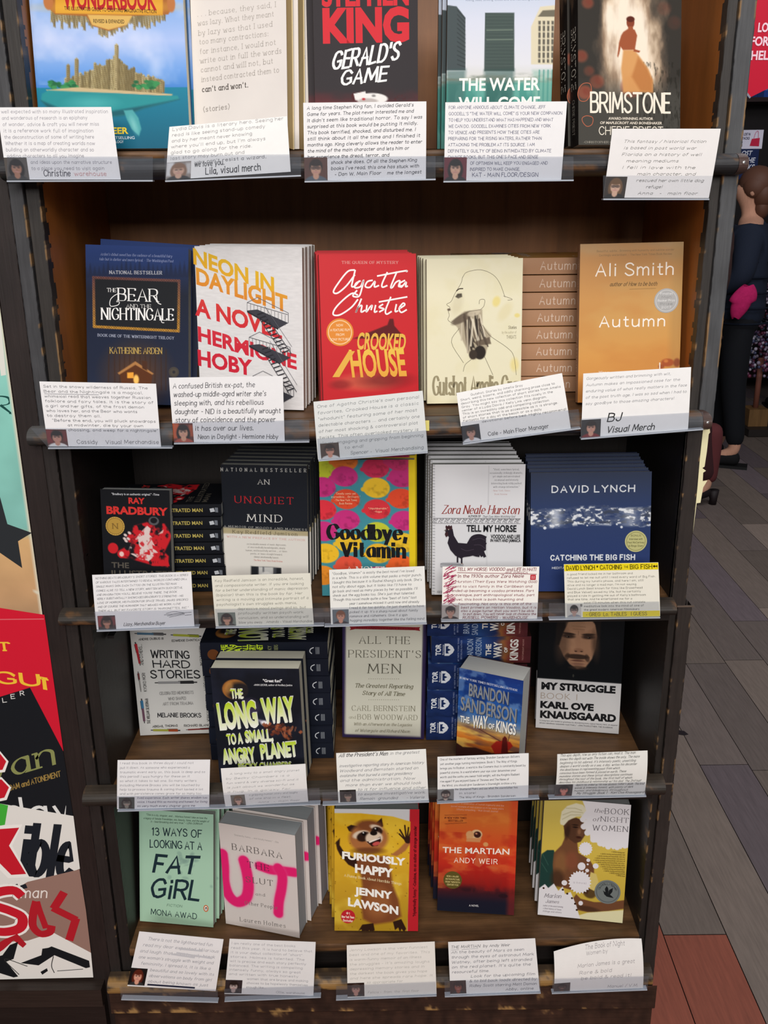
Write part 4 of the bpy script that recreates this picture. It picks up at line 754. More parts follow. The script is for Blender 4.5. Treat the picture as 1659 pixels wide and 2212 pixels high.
# ---------------------------------------------------------------- third shelf
a = Art('C1', 7, 110); p = a.p; p.fill('17181c')
bl = a.gm([(300, 640), (350, 560), (440, 535), (560, 545), (612, 630), (590, 680), (560, 740), (590, 770), (585, 845), (470, 830), (330, 790), (250, 780), (240, 735), (320, 690)], 10)
p.mix(bl*np.clip((p.n(7, 3)-.30)*9, 0, 1), 'c5222a'); p.mix(bl*np.clip((p.n(9, 12)-.6)*12, 0, 1), '17181c'); a.e(205, 715, 36, 38, 'c5222a', 5); a.e(262, 755, 28, 28, 'c5222a', 4); a.e(264, 755, 16, 18, 'e6c4bb', 5)
wh = a.gm([(360, 650), (410, 590), (440, 560), (465, 580), (455, 620), (475, 640), (440, 690), (500, 730), (515, 745), (450, 805), (390, 790), (310, 745), (320, 700)], 5); p.mix(wh*np.clip((p.n(10, 21)-.36)*10, 0, 1), 'd9c4bf'); p.mix(wh*np.clip((p.n(14, 33)-.62)*12, 0, .9), 'c5222a')
for x, y in ((290, 625), (310, 650), (295, 665), (318, 610), (285, 650)): a.e(x, y, 13, 9, 'd9c4bf', 2, .6)
a.g([(440, 700), (470, 655), (495, 700), (475, 690), (480, 720), (455, 720)], 'd9b4ae', 3); a.g([(515, 620), (555, 585), (548, 610)], 'd9b4ae', 2); rr = random.Random(8)
for i in range(9): x = 480+i*13; a.g([(x-10, 835), (x+rr.uniform(-8, 14), 760+rr.uniform(0, 40)), (x+12, 838)], 'c5222a', 3)
a.e(486, 527, 36, 30, '55565a', 2); a.e(486, 524, 24, 20, '17181c', 2)
a.t('"Bradbury is an authentic original." -Time', 195, 524, 334, 348, 'd6d8dc', dy=4, off=.01); a.t('RAY', 312, 424, 368, 406, 'cf3430', off=.04, dy=3); a.t('BRADBURY', 160, 584, 428, 476, 'cf3430', off=.045, dy=12); a.t('THE', 195, 316, 812, 848, '57524a', off=.02, dy=4); a.t('ILLUSTRATED', 195, 632, 868, 905, '57524a', off=.02, dy=6); a.t('MAN', 195, 380, 920, 955, '57524a', off=.02)
f_, X_, Y_, R_ = seal(220, 563, 66, 'b08a36', '8a6a28', a)
def sf(m, S, f_=f_, X_=X_, Y_=Y_, R_=R_):
    f_(m, S)
    for i in range(24): t = i*math.pi/12; disc(m, S, X_+R_*.94*math.cos(t), Y_+R_*.94*math.sin(t), R_*.05, 'd0aa55', 8)
    text(m, S, 'N', X_-R_*.25, X_+R_*.25, Y_-R_*.3, Y_+R_*.25, '7a5c22', 'serif', wt=.16)
def spp(mb, Q, h, T):
    mb.lift = .0001; text(mb, Q, 'THE ILLUSTRATED MAN', .36*h, .83*h, T*.33, T*.62, 'b0a055', off=.02); text(mb, Q, 'RAY BRADBURY', .05*h, .30*h, T*.33, T*.62, 'b8332f', off=.02)
    x = .893*h; shape(mb, Q, [(x, T*.36), (x+.006, T*.3), (x+.0075, T*.6), (x+.001, T*.66)], 'b9bdc2'); shape(mb, Q, [(x+.0075, T*.26), (x+.012, T*.28), (x+.012, T*.68), (x+.008, T*.66)], '6b7078')
b = make_book('C1', 'small black paperback with red author name, red and white figure and gold medal', a, '17191e', '15161a', 'b9bcb8', bow=.001, spine_print=spp, seals=[('medal_sticker', sf, M_FOIL, 'round gold medal sticker')]); place(b, 'C1'); stack('C1', b, 7, -.3910, 1.262, 'small black paperback with gold spine lettering', 'black spines with gold lettering', jit=.0015)
a = Art('C2', 7, 90); p = a.p; p.fill('d7d3cb'); a.g([(900, 100), (1600, 130), (1600, 604), (955, 572)], '1c1f26', 1); a.g([(950, 572), (1600, 604), (1600, 634), (955, 612)], 'a99d7c', 1)
a.t('NATIONAL BESTSELLER', 948, 1534, 160, 184, 'b9b9b4', 'serif', wt=.16, dy=8, gap=14); a.t('AN', 1204, 1280, 241, 274, 'd0cfca', 'serif', wt=.13, dy=2, gap=4); a.t('UNQUIET', 1046, 1446, 356, 402, 'b3262d', 'serif', wt=.14, dy=10, gap=5); a.t('MIND', 1132, 1368, 482, 530, 'd6d5d0', 'serif', wt=.13, dy=6, gap=5)
a.t('A MEMOIR OF MOODS AND MADNESS', 970, 1540, 556, 569, 'b3b2ac', 'serif', wt=.16, dy=26, gap=6); a.t('Kay Redfield Jamison', 1030, 1474, 588, 610, '5e5642', 'serif', wt=.15, dy=20, gap=5); a.t('WITH A NEW PREFACE BY THE AUTHOR', 990, 1527, 627, 640, 'c98f88', 'serif', wt=.16, dy=26, gap=5)
a.lines(['An invaluable memoir of manic depression,', 'at once medically knowledgeable, deeply', 'human, and beautifully written ... at times', 'poetic, at times straightforward,', 'always unashamedly honest.'], 1262, 690, 22, 11, '8f8b85', 6.6, 'serif', wt=.14, dy=8); a.t('- The New York Times Book Review', 1165, 1372, 790, 801, 'c98f88', 'serif', wt=.15, dy=10)
a.g([(1155, 838), (1364, 850), (1364, 920), (1155, 920)], '24262b', 1); a.g([(1208, 842), (1310, 848), (1310, 920), (1208, 920)], 'c9c9c6', 2); a.g([(1235, 842), (1246, 843), (1246, 920), (1235, 920)], '6b6c70', 1); a.e(1262, 905, 40, 30, 'e0dfdb', 4); a.g([(1312, 850), (1330, 850), (1330, 900), (1312, 900)], '4a4c52', 2)
b = make_book('C2', 'paperback with black upper half, widely spaced red word and white lower half', a, '9b958a', '2a2c32', 'aeb0a8'); place(b, 'C2'); copies('C2', b, [.002, .003, .005, .006, .006], 'black-over-white memoir paperback', 'copies of the black-over-white book')
a = Art('C3', 8, 130); p = a.p; p.fill('3f8793'); k_ = hx
LM = [(95, 165, 'b8c12f'), (240, 115, 'd9722a'), (240, 225, 'bf2d78'), (460, 165, 'c02a50'), (645, 230, 'b62c70'), (465, 305, 'e0b62c'), (85, 300, 'c02d78'), (255, 385, 'd9492a'), (640, 380, 'd9492a'), (470, 455, 'd0323c'), (90, 460, 'd8323f'), (255, 530, 'c22f78'), (660, 535, 'c02e78'), (470, 615, 'bcc034'), (95, 610, 'c22f78'), (270, 690, 'e0b52c'), (650, 690, 'e0b62c'), (480, 765, 'dfae2a'), (110, 765, 'e6b62a'), (270, 850, 'd9503a'), (640, 845, 'e0602a'), (90, 920, 'e08a2a'), (480, 925, 'c02d70'), (620, 112, 'b62c60')]
for x, y, c_ in LM:
    a.e(x, y, 95, 72, c_, 3, .06); a.e(x-92, y+10, 18, 16, c_, 3); u_, v_ = a.uv(x+20, y+20)
    dk = a.p.ell(u_, v_, 75*a.k, 50*a.k, None, 25*a.k)*np.clip((p.n(26, int(x)+int(y))-.52)*6, 0, 1); p.mix(dk*.55, hx(c_)*.72)
a.g([(690, 60), (760, 60), (760, 1100), (700, 1100)], 'dcc01e', 1)
a.lines(['"Deadly comic yet', 'incredible... Brilliant."', '-The New York Times', 'Book Review'], 250, 352, 23, 13, 'f0c6a0', 8.2); a.lines(['"Unputdownable."', '-Vogue'], 478, 455, 22, 12, 'f0c6a0', 8.5)
def did(s_, x0, x1, y0, y1): a.t(s_, x0, x1, y0, y1, '17181b', 'serif', wt=.29, thin=.2, dy=4, gap=3.2, k=6)
did('Goodbye,', 128, 676, 563, 664); did('Vitamin', 226, 664, 690, 786); a.t('A NOVEL', 258, 545, 858, 905, 'efe3dc', 'serif', wt=.15)
b = make_book('C3', 'teal paperback patterned with pink, red and yellow lemons and bold black title', a, '8f8a2a', 'd9b81e', 'cfc8b8', bow=.0015); place(b, 'C3'); copies('C3', b, [.001, -.003, .002, -.002], 'lemon-patterned paperback', 'copies of the lemon-patterned book')
a = Art('C4', 8, 110); p = a.p; p.fill('d3d3d5')
a.l([(1255, 150), (1250, 425)], 2.5, 'a9a9ac'); a.l([(1243, 620), (1240, 850)], 2.5, 'a9a9ac')
for i in range(44): a.l([(862, 150+i*21), (874, 150+i*21)], 5, '77787c')
a.lines(['"Vivid, sometimes lyrical,', 'occasionally strikingly dramatic,', 'yet simple and unrestrained', 'An unusual and intensely', 'interesting book richly packed', 'with strange information."'], 1378, 182, 24.5, 13, '7d7d80', 7.0, 'serif', wt=.14); a.lines(['- New York Times', 'Book Review'], 1340, 330, 25, 11, 'b89490', 8, 'serif', wt=.13)
a.t('Zora Neale Hurston', 928, 1465, 428, 486, '8f3a35', 'serif', wt=.13, slant=.22, dy=2); a.t('AUTHOR OF', 1110, 1198, 497, 512, '4f4f52', off=.03); a.t('Their Eyes Were Watching God', 1210, 1437, 499, 514, '6d6d70', 'hand', wt=.12, slant=.3)
for i in range(15):
    x = 868+i*41; a.st([(x, 520), (x+16, 538), (x+32, 520)], 4, '5e5e62', 1); a.st([(x+8, 520), (x+16, 528), (x+24, 520)], 3, '5e5e62', 1); a.st([(x-8, 548), (x, 532), (x+8, 548)], 4, '5e5e62', 1); a.st([(x+12, 548), (x+20, 548)], 4, '5e5e62', 1)
a.st([(862, 516), (1478, 520)], 2.5, '77777a', 1); a.st([(862, 552), (1478, 554)], 2.5, '77777a', 1)
a.t('TELL MY HORSE', 1098, 1448, 566, 610, '202124', off=.03, dy=2); a.t('VOODOO AND LIFE', 1268, 1474, 632, 658, '202124', off=.025, dy=2); a.t('IN HAITI AND JAMAICA', 1266, 1478, 662, 682, '202124', off=.025, dy=2)
C_ = '26202a'
a.sh([(945, 600), (968, 588), (1000, 590), (1010, 640), (1040, 690), (1100, 695), (1120, 660), (1160, 640), (1235, 660), (1235, 740), (1180, 770), (1120, 785), (1080, 790), (1060, 800), (1020, 780), (985, 740), (965, 690), (975, 650), (958, 625)], C_)
for q in ([(1110, 700), (1140, 650), (1190, 638), (1236, 655)], [(1150, 690), (1190, 680), (1236, 700)], [(1150, 720), (1195, 725), (1228, 790)], [(1130, 740), (1180, 750), (1210, 785)], [(1120, 760), (1160, 775), (1190, 780)]): a.st(q, 20, C_)
for q in ([(1140, 670), (1190, 658), (1230, 672)], [(1150, 705), (1195, 705), (1230, 730)], [(1060, 730), (1100, 745), (1150, 735)]): a.st(q, 2.5, '4d4350')
a.sh([(950, 575), (956, 566), (966, 574), (975, 564), (982, 573), (994, 566), (998, 580), (994, 598), (955, 596)], '3a2226'); a.sh([(938, 602), (955, 598), (955, 606)], '6b6258'); a.sh([(948, 618), (966, 610), (970, 640), (955, 650), (946, 632)], '3a2226'); a.dc(972, 596, 4, 'b5aa9a')
for x in (1035, 1064): a.st([(x, 785), (x, 838)], 11, C_, 1); a.st([(x-14, 842), (x, 834), (x+12, 842)], 6, '8a6a5a', 1)
a.sh([(915, 832), (930, 828), (1035, 828), (1075, 840), (1075, 858), (915, 858)], 'a9aaae'); a.st([(915, 838), (1060, 842)], 4, '77787c', 1)
a.t('VERTEBRAE', 890, 960, 1026, 1040, '8a8a8e', off=.01)
b = make_book('C4', 'white paperback with a black rooster and red italic author name', a, 'b9bab8', 'c8c8c8', 'b3b5b0'); place(b, 'C4'); copies('C4', b, [-.002, -.004, -.003, -.005, -.005], 'white rooster-cover paperback', 'copies of the rooster book')
a = Art('C5', 9, 230); p = a.p; p.grad([(0, '333c52'), (.3, '2b3a60'), (1, '27386a')])
v0_ = a.uv(520, 462)[1]; sp = np.clip(1-np.abs(p.v-v0_-.012*np.sin(p.x*9))/(.078+.02*p.n(4, 8)), 0, 1); nn = fbm(p.x*26+2+fbm(p.x*8, p.y*8, 3)*3, p.y*44, 5, 5)
p.mix(np.clip(sp*3.5, 0, 1)*np.clip(.25+(nn-.38)*2.2, 0, .75), '6f7686'); p.mix(np.clip(sp*4, 0, 1)*np.clip((nn-.53)*14, 0, 1), 'd5d8dc'); p.mix(np.clip(sp*3, 0, 1)*np.clip((p.n(22, 19, 4, .7, 1.6)-.60)*14, 0, .85), '3a4152'); e_ = np.exp(-((p.x-.21)/.05)**2)*np.clip(sp*3, 0, 1); p.mix(e_*.6, 'eceff2'); e_ = np.exp(-((p.x-.83)/.07)**2)*np.clip(sp*3, 0, 1); p.mix(e_*.35, 'eceff2')
for x, y, r in ((228, 536, 10), (265, 520, 6), (720, 530, 8), (690, 512, 6), (500, 520, 5)): a.e(x, y, r, r, 'd9dde2', 1)
a.t('DAVID LYNCH', 275, 803, 268, 308, 'd6dade', 'plain', wt=.19, gap=4.2, k=1); a.t('CATCHING THE BIG FISH', 266, 803, 711, 742, 'd6dade', 'plain', wt=.24, gap=4, k=1); a.t('MEDITATION, CONSCIOUSNESS AND CREATIVITY', 274, 800, 786, 798, 'c5cad2', 'plain', wt=.2, k=1)
f_, X_, Y_, R_ = seal(812, 621, 71, 'b9b57c', '8f8b58', a)
def sf(m, S, f_=f_, X_=X_, Y_=Y_, R_=R_):
    f_(m, S)
    for i, (q, k) in enumerate((('BONUS', .45), ('Interviews with', .6), ('Paul McCartney', .75), ('& Ringo Starr', .65))): text(m, S, q, X_-R_*k, X_+R_*k, Y_+R_*(-.62+i*.32), Y_+R_*(-.46+i*.32), '5d5a36', 'plain', wt=.15)
b = make_book('C5', 'square navy paperback with a band of splashing water, rightmost on the third shelf', a, '1f2a48', '232f52', '7d8086', seals=[('round_sticker', sf, M_PRINT, 'pale yellow-green round sticker')]); place(b, 'C5'); copies('C5', b, [-.001, -.002, 0, -.001, .001], 'square navy water-splash paperback', 'copies of the water-splash book')

# ---------------------------------------------------------------- fourth shelf
a = Art('D1', 10, 60); p = a.p; p.fill('c9c8c4')
def pen(x0, y0, x1, y1, c1, c2, w_=17):
    f = lambda t: (x0+(x1-x0)*t, y0+(y1-y0)*t); a.st([f(0), f(.08)], w_*.4, '3c3c3c', 1); a.st([f(.08), f(.62)], w_, c1, 1); a.st([f(.6), f(.92)], w_*1.15, c2, 1); a.st([f(.92), f(1)], w_*.55, '3c3c3c', 1)
    dx, dy = (y1-y0), -(x1-x0); L_ = math.hypot(dx, dy); a.st([(f(.55)[0]+dx/L_*w_*.5, f(.55)[1]+dy/L_*w_*.5), (f(.9)[0]+dx/L_*w_*.6, f(.9)[1]+dy/L_*w_*.6)], 3, '222222', 1)
pen(197, 125, 420, 130, '4f6f86', '5a5a5c'); pen(452, 133, 670, 140, 'a3a83c', '8a9030'); pen(238, 350, 202, 185, '9c2a32', 'b02a34'); pen(243, 535, 222, 392, '8a8884', '6f3a3a', 11); pen(268, 755, 246, 582, '6a4a5a', '3a6f95'); pen(700, 330, 712, 190, '8a8884', '55565a', 13); pen(312, 803, 520, 803, '9a9a40', '9a4a2c'); pen(560, 798, 742, 785, '7a2f2c', '6a2c2a', 10)
pen(340, 470, 640, 462, '8a8a8a', '2c2c2e', 18); rr = random.Random(2)
for s_, x0, x1, y0, y1, dy in (('WRITING', 316, 582, 242, 292, 4), ('HARD', 332, 590, 312, 360, 2), ('STORIES', 314, 662, 384, 436, -4)): a.t(s_, x0, x1, y0, y1, '222326', 'brush', wt=.16, dy=dy, rnd=rr)
for i, q in enumerate(('CELEBRATED MEMOIRISTS', 'WHO SHAPED', 'ART FROM TRAUMA')): x = (375, 437, 398)[i]; a.t(q, x, (614, 562, 612)[i], 534+i*37, 554+i*37, '8d8c8a', 'plain', wt=.13, rnd=rr)
a.t('MELANIE BROOKS', 362, 666, 682, 710, '2f3033', 'brush', wt=.17, dy=-4, rnd=rr)
for q, x0, x1, y in (("ANDRE DUBUS III", 228, 402, 172), ('EDWIDGE DANTICAT', 462, 674, 180), ('ABIGAIL THOMAS', 326, 502, 783), ('RICHARD BLANCO', 548, 748, 775)): a.t(q, x0, x1, y-14, y, '4a4a48', 'plain', wt=.17, rnd=rr)
for q, x0, x1, y0, y1, r_ in (('AND OTHERS...', 240, 262, 200, 345, 90), ('KYOKO MORI', 264, 284, 400, 530, 90), ('SUE WILLIAM SILVERMAN', 288, 308, 580, 755, 90), ('MARIANNE LEONE', 664, 682, 208, 345, 270), ('MARK DOTY', 690, 708, 400, 520, 270), ('MICHAEL PATRICK', 712, 730, 555, 735, 270)): a.t(q, x0, x1, y0, y1, '5a5a58', 'plain', wt=.14, rnd=rr, rot=r_)
b = make_book('D1', 'white paperback bordered with drawings of colourful pens, leftmost on the fourth shelf', a, 'b9b8b2', 'b5b4ae', 'b0aea4', bow=.004); place(b, 'D1'); copies('D1', b, [.004], 'white pen-bordered paperback', 'copies of the pen-bordered book', gap=.0065)
a = Art('D2', 10, 120); p = a.p; p.fill('191b22'); p.mix(np.clip((p.n(3, 4)-.45)*1.5, 0, .4), '2b3044')
a.e(905, 520, 92, 78, '9a6330', 3); a.e(940, 540, 92, 78, '191b22', 30, 0, .9); m_ = p.n(20, 6, 3, .4, 2); p.mul(1-.12*(m_-.5)*(p.c[:, 0] > .3)); a.e(860, 505, 28, 46, 'c08a4a', 18, .3, .6)
a.g([(1060, 730), (1140, 745), (1150, 790), (1110, 775)], 'd9d2e6', 22, .9); a.e(1110, 755, 24, 18, 'ffffff', 14, 0, .9); a.e(1010, 640, 70, 60, '5a4a6a', 40, 0, .5)
rr = random.Random(12)
for i in range(46): x = rr.gauss(1215, 55); y = rr.gauss(800, 26)+(x-1215)*.22; a.g([(x-14, y), (x+rr.uniform(-6, 10), y-14), (x+18, y+rr.uniform(-4, 6)), (x, y+14)], rr.choice(['8a4a30', '6d3526', 'a55c3c', '3a211c', '4f2a22']), 2, .9)
for i in range(12): x = rr.gauss(1285, 25); y = rr.gauss(835, 18); a.l([(x, y), (x+rr.uniform(-20, 25), y-30)], 4, 'a86a4c', 2)
a.t('"Great fun!"', 1100, 1234, 447, 466, 'e4e4e4', off=.03, dy=2); a.t('-ANN LECKIE, author of Ancillary Justice', 1035, 1306, 480, 492, 'd0d0d0', off=.02, dy=2)
def gl(s_, x0, x1, y0, y1, dy, o_=.045): a.t(s_, x0+4, x1+5, y0-7, y1-6, 'd8d9c8', off=o_, dy=dy, slant=-.06); a.t(s_, x0, x1, y0, y1, 'b9d32c', off=o_, dy=dy, grad='f2f3e8', slant=-.06)
gl('THE', 876, 960, 520, 583, 0, .02); gl('LONG', 796, 1066, 630, 797, -22); gl('WAY', 1100, 1330, 596, 752, -15, .05); gl('TO A', 850, 958, 838, 908, -8, .02); gl('SMALL,', 978, 1170, 815, 892, -12, .03); gl('ANGRY', 820, 1050, 945, 1042, -14, .035); gl('PLANET', 1088, 1342, 912, 1010, -24, .035); gl('BECKY CHAMBERS', 930, 1300, 1040, 1085, -10, .02)
def spp(mb, Q, h, T):
    mb.lift = .0001
    for s_, x0, x1 in (('THE', .165, .20), ('LONG', .205, .265), ('WAY', .27, .325), ('SMALL', .335, .375), ('ANGRY', .385, .435), ('PLANET', .445, .49)): text(mb, Q, s_, x0*h, x1*h, T*.12, T*.88, 'b9d32c', off=.03, rot=90)
    text(mb, Q, 'BECKY', .53*h, .56*h, T*.2, T*.8, '8a8f60', rot=90); text(mb, Q, 'CHAMBERS', .58*h, .61*h, T*.15, T*.85, '8a8f60', rot=90); disc(mb, Q, .10*h, T*.7, T*.32, '6a3f22', 20)
    x = .865*h; stroke(mb, Q, [(x+.005, T*.32), (x, T*.42), (x-.001, T*.58), (x+.002, T*.7)], .0014, 'c8ccd0')
    for i in range(4): shape(mb, Q, [(x+.0078+i*.0016, T*.3), (x+.0086+i*.0016, T*.3), (x+.0086+i*.0016, T*.72), (x+.0078+i*.0016, T*.72)], '83888f')
b = make_book('D2', 'black paperback with tall green title letters and a tumbling spacecraft, front of the fourth shelf', a, '191d28', '171a22', 'd9d6c3', spine_print=spp); place(b, 'D2'); copies('D2', b, [.001], 'black paperback with tall green letters', 'black crescent-moon spines'); stack('D2', b, 7, -.2790, 1.279, 'black paperback with crescent-moon spine', 'black crescent-moon spines', jit=.0025)
a = Art('D3', 11, 60); p = a.p; p.fill('2e2448'); a.g([(222, 20), (776, 20), (757, 868), (215, 848)], 'cfcdbd', 1)
a.sh([(248, 78), (290, 70), (720, 82), (757, 82), (748, 94), (756, 110), (716, 104), (290, 96), (250, 104), (258, 90)], '8e222b'); a.t('40TH ANNIVERSARY EDITION', 296, 712, 79, 93, '5a1218', 'serif', wt=.18, dy=8, gap=4)
for s_, x0, x1, y0, y1, c_, dy in (('ALL THE', 320, 678, 147, 199, '5f5c50', 4), ("PRESIDENT'S", 244, 758, 247, 298, '5f5c50', 4), ('MEN', 384, 612, 346, 411, '5f5c50', 2), ('CARL BERNSTEIN', 266, 716, 643, 680, '85816f', 4), ('BOB WOODWARD', 308, 734, 706, 742, '85816f', 6)): a.t(s_, x0, x1, y0, y1, c_, 'serif', wt=.12, thin=.28, dy=dy, gap=4)
a.t('and', 246, 292, 716, 736, '9a9684', 'serif', wt=.13)
for y in (452, 601):
    for i in range(15): a.dc(388+i*15.2, y, 3, '9a9684')
for s_, x0, x1, y1, h_, c_ in (('The Greatest Reporting', 288, 700, 512, 28, '77735f'), ('Story of All Time', 342, 642, 565, 28, '77735f'), ('With an Afterword on the Legacies', 280, 694, 782, 19, '9a9684'), ('of Watergate and Richard Nixon', 290, 680, 828, 19, '9a9684')): a.t(s_, x0, x1, y1-h_, y1, c_, 'serif', wt=.17, thin=.5, dy=8, slant=.25)
b = make_book('D3', 'cream paperback with purple border and grey serif title under a red ribbon', a, '2a2240', '2a2240', 'b8b5a8'); place(b, 'D3'); copies('D3', b, [.002, -.002], 'purple-bordered cream paperback', 'copies of the purple-bordered book')
a = Art('D4', 11, 110); p = a.p; p.grad([(0, '1d3478'), (.25, '24509c'), (.45, '2f62a8'), (.55, '6f87a5'), (.66, 'd8a04a'), (.76, 'd2782c'), (.9, 'a8501f'), (1, '5a2a1a')]); n_ = p.n(4, 3, 5, .8, 1.8)
p.mix(np.clip((n_-.5)*3, 0, .55)*(p.v < .55), '14265c'); p.mix(np.clip((p.n(6, 9, 4, 1, 1)-.58)*4, 0, .5)*(p.v < .6), '7fa3cc'); p.mix(np.clip((p.n(3, 13, 5, .5, 2.2)-.5)*5, 0, .8)*(p.v > .55)*(p.v < .9), '6b4a45'); p.mix(np.clip((p.n(4, 19, 4, .5, 2)-.6)*6, 0, .7)*(p.v > .58), 'f0c860')
a.g([(1000, 900), (1060, 940), (1150, 945), (1270, 985), (1480, 975), (1480, 1120), (1000, 1120)], '3a1f1c', 8); a.g([(1262, 935), (1300, 900), (1345, 895), (1400, 905), (1420, 935), (1370, 985), (1290, 990)], 'a8281f', 6); a.g([(1345, 880), (1362, 862), (1378, 880), (1385, 985), (1335, 985)], '5a1a18', 5); a.l([(1155, 795), (1200, 825), (1330, 900)], 6, '55302a', 1); a.l([(1385, 900), (1410, 800)], 5, '55302a', 1)
a.t('#1 NEW YORK TIMES BESTSELLING AUTHOR', 1038, 1450, 436, 450, 'd2d6e2', 'serif', wt=.17, dy=92, gap=3.4)
for c_, d_ in (('3a4252', 5), ('8a8d92', 0)): a.t('BRANDON', 1103+d_, 1386+d_, 485+d_, 572+d_, c_, off=.02, dy=66); a.t('SANDERSON', 1044+d_, 1442+d_, 580+d_, 672+d_, c_, off=.02, dy=92)
for c_, d_ in (('3a2a2a', 3), ('efece4', 0)): a.t('THE', 1042+d_, 1108+d_, 716+d_, 758+d_, c_, off=.03, dy=14); a.t('WAY', 1128+d_, 1236+d_, 716+d_, 800+d_, c_, off=.03, dy=8); a.t('OF', 1244+d_, 1286+d_, 770+d_, 806+d_, c_, off=.03, dy=8); a.t('KINGS', 1298+d_, 1440+d_, 752+d_, 826+d_, c_, off=.03, dy=28)
def spp(mb, Q, h, T):
    u, v = np.meshgrid(np.linspace(0, 1, 70), np.linspace(0, 1, 20)); u = u.ravel(); v = v.ravel(); g = fbm(u*9, v*5, 31, 4); st_ = [(0, '1c2c55'), (.3, '1d2f60'), (.5, '24457c'), (.66, '22305c'), (.74, '8a5630'), (.8, '6a2f2c'), (1, '4a2226')]
    c = np.stack([np.interp(u+(g-.5)*.12, [k for k, _ in st_], [hx(q)[i] for _, q in st_]) for i in range(3)], 1)*(.75+.5*g)[:, None]; mb.grid(lambda U, V: Q(U*h, V*T, .0001), 70, 20, c); mb.lift = .0002
    text(mb, Q, 'TOR', .045*h, .095*h, T*.28, T*.72, 'd8dce2', off=.04, rot=90); x = .12*h
    text(mb, Q, 'fantasy', x-.0015, x+.0008, T*.3, T*.7, 'd8dce2', rot=90)
    shape(mb, Q, [(x+.002, T*.27), (x+.009, T*.27), (x+.015, T*.38), (x+.0175, T*.5), (x+.015, T*.62), (x+.009, T*.73), (x+.002, T*.73)], 'd8dce2'); shape(mb, Q, [(x+.004, T*.36), (x+.009, T*.36), (x+.007, T*.44), (x+.012, T*.5), (x+.007, T*.56), (x+.009, T*.64), (x+.004, T*.64)], '1c2c55')
    text(mb, Q, '#1 NEW YORK TIMES', .265*h, .28*h, T*.06, T*.94, '8f9cc0', rot=90); text(mb, Q, 'BESTSELLING AUTHOR', .295*h, .31*h, T*.14, T*.86, '8f9cc0', rot=90)
    text(mb, Q, 'BRANDON', .36*h, .42*h, T*.1, T*.9, '9fb0c8', rot=90); text(mb, Q, 'SANDERSON', .445*h, .505*h, T*.05, T*.95, '9fb0c8', rot=90)
    for s_, x0, x1, a0, a1 in (('THE', .55, .60, .28, .72), ('WAY', .63, .705, .2, .8), ('OF', .735, .765, .4, .6), ('KINGS', .795, .87, .1, .9)): text(mb, Q, s_, x0*h, x1*h, T*a0, T*a1, 'd9d4cc', off=.035, rot=90)
    text(mb, Q, 'THE STORMLIGHT ARCHIVE', .915*h, .93*h, T*.1, T*.9, 'b5837a', rot=90)
b = make_book('D4', 'thick paperback with orange sunset and blue sky cover, front of the fourth shelf', a, '1c2c55', '3a2226', 'c9cac6', spine_print=spp); place(b, 'D4'); stack('D4', b, 5, .0700, 1.318, 'thick blue and red fantasy paperback', 'thick blue and red spines', yaw=-.03, jit=.0035)
a = Art('D5', 12, 140); p = a.p; p.fill('0f1114')
hair = a.gm([(455, 90), (470, 20), (560, -20), (760, -10), (850, 60), (860, 190), (850, 300), (820, 380), (800, 420), (520, 420), (450, 300), (440, 180)], 20); p.mix(hair, '1f1a18')
face = a.gm([(520, 180), (560, 100), (640, 70), (760, 70), (815, 130), (828, 240), (815, 350), (780, 450), (720, 530), (640, 545), (570, 500), (510, 420), (470, 330), (485, 240)], 14); p.mix(face, '9c7459'); n_ = p.n(9, 4, 5); p.mix(face*np.clip((n_-.4)*1.6, 0, .5), 'b58d70')
def fe(x, y, rx, ry, c_, s_=10, r_=0, al=1): a.e(x, y, rx, ry, c_, s_, r_, al)
fe(500, 330, 60, 150, '4a362b', 60, .1, .6); fe(815, 330, 34, 130, '3f2e25', 40, -.1, .7); fe(560, 235, 62, 22, '2a1e1a', 16, .05, .85); fe(745, 245, 58, 22, '2a1e1a', 16, -.05, .85); fe(560, 212, 66, 11, '2a1f1a', 6, .08, .9); fe(748, 222, 62, 11, '2a1f1a', 6, -.06, .9)
fe(553, 243, 14, 9, '15110f', 3); fe(752, 254, 14, 9, '15110f', 3); fe(546, 240, 3, 3, 'b9a48f', 1); fe(746, 251, 3, 3, 'b9a48f', 1); fe(650, 300, 26, 90, '9a7258', 16, 0, .8); fe(655, 370, 46, 22, '8a634c', 10); fe(628, 380, 12, 6, '35231c', 4); fe(682, 382, 12, 6, '35231c', 4)
fe(640, 430, 110, 26, '2f221c', 10, .02, .9); fe(545, 430, 22, 40, '33251e', 10, .3, .7); fe(735, 445, 22, 40, '33251e', 10, -.3, .7); fe(645, 468, 62, 9, '5c3a30', 5); fe(648, 500, 60, 14, '7a5546', 10, 0, .8); fe(650, 535, 80, 20, '3a2a22', 14, 0, .7); a.l([(590, 140), (720, 150)], 5, '5e4433', 6, .6); a.l([(600, 170), (710, 176)], 4, '5e4433', 6, .6); a.l([(655, 190), (650, 225)], 4, '5e4433', 4, .7); fe(610, 120, 90, 30, 'a07d62', 30, 0, .5)
a.g([(455, 60), (540, 60), (525, 160), (470, 320), (440, 320)], '1f1a18', 14); a.g([(790, 40), (870, 60), (850, 280), (828, 200)], '1f1a18', 10); fe(604, 610, 8, 16, '3a3a34', 3)
a.g([(262, 631), (1062, 686), (1030, 1300), (230, 1300)], 'c9c7c6', 1)
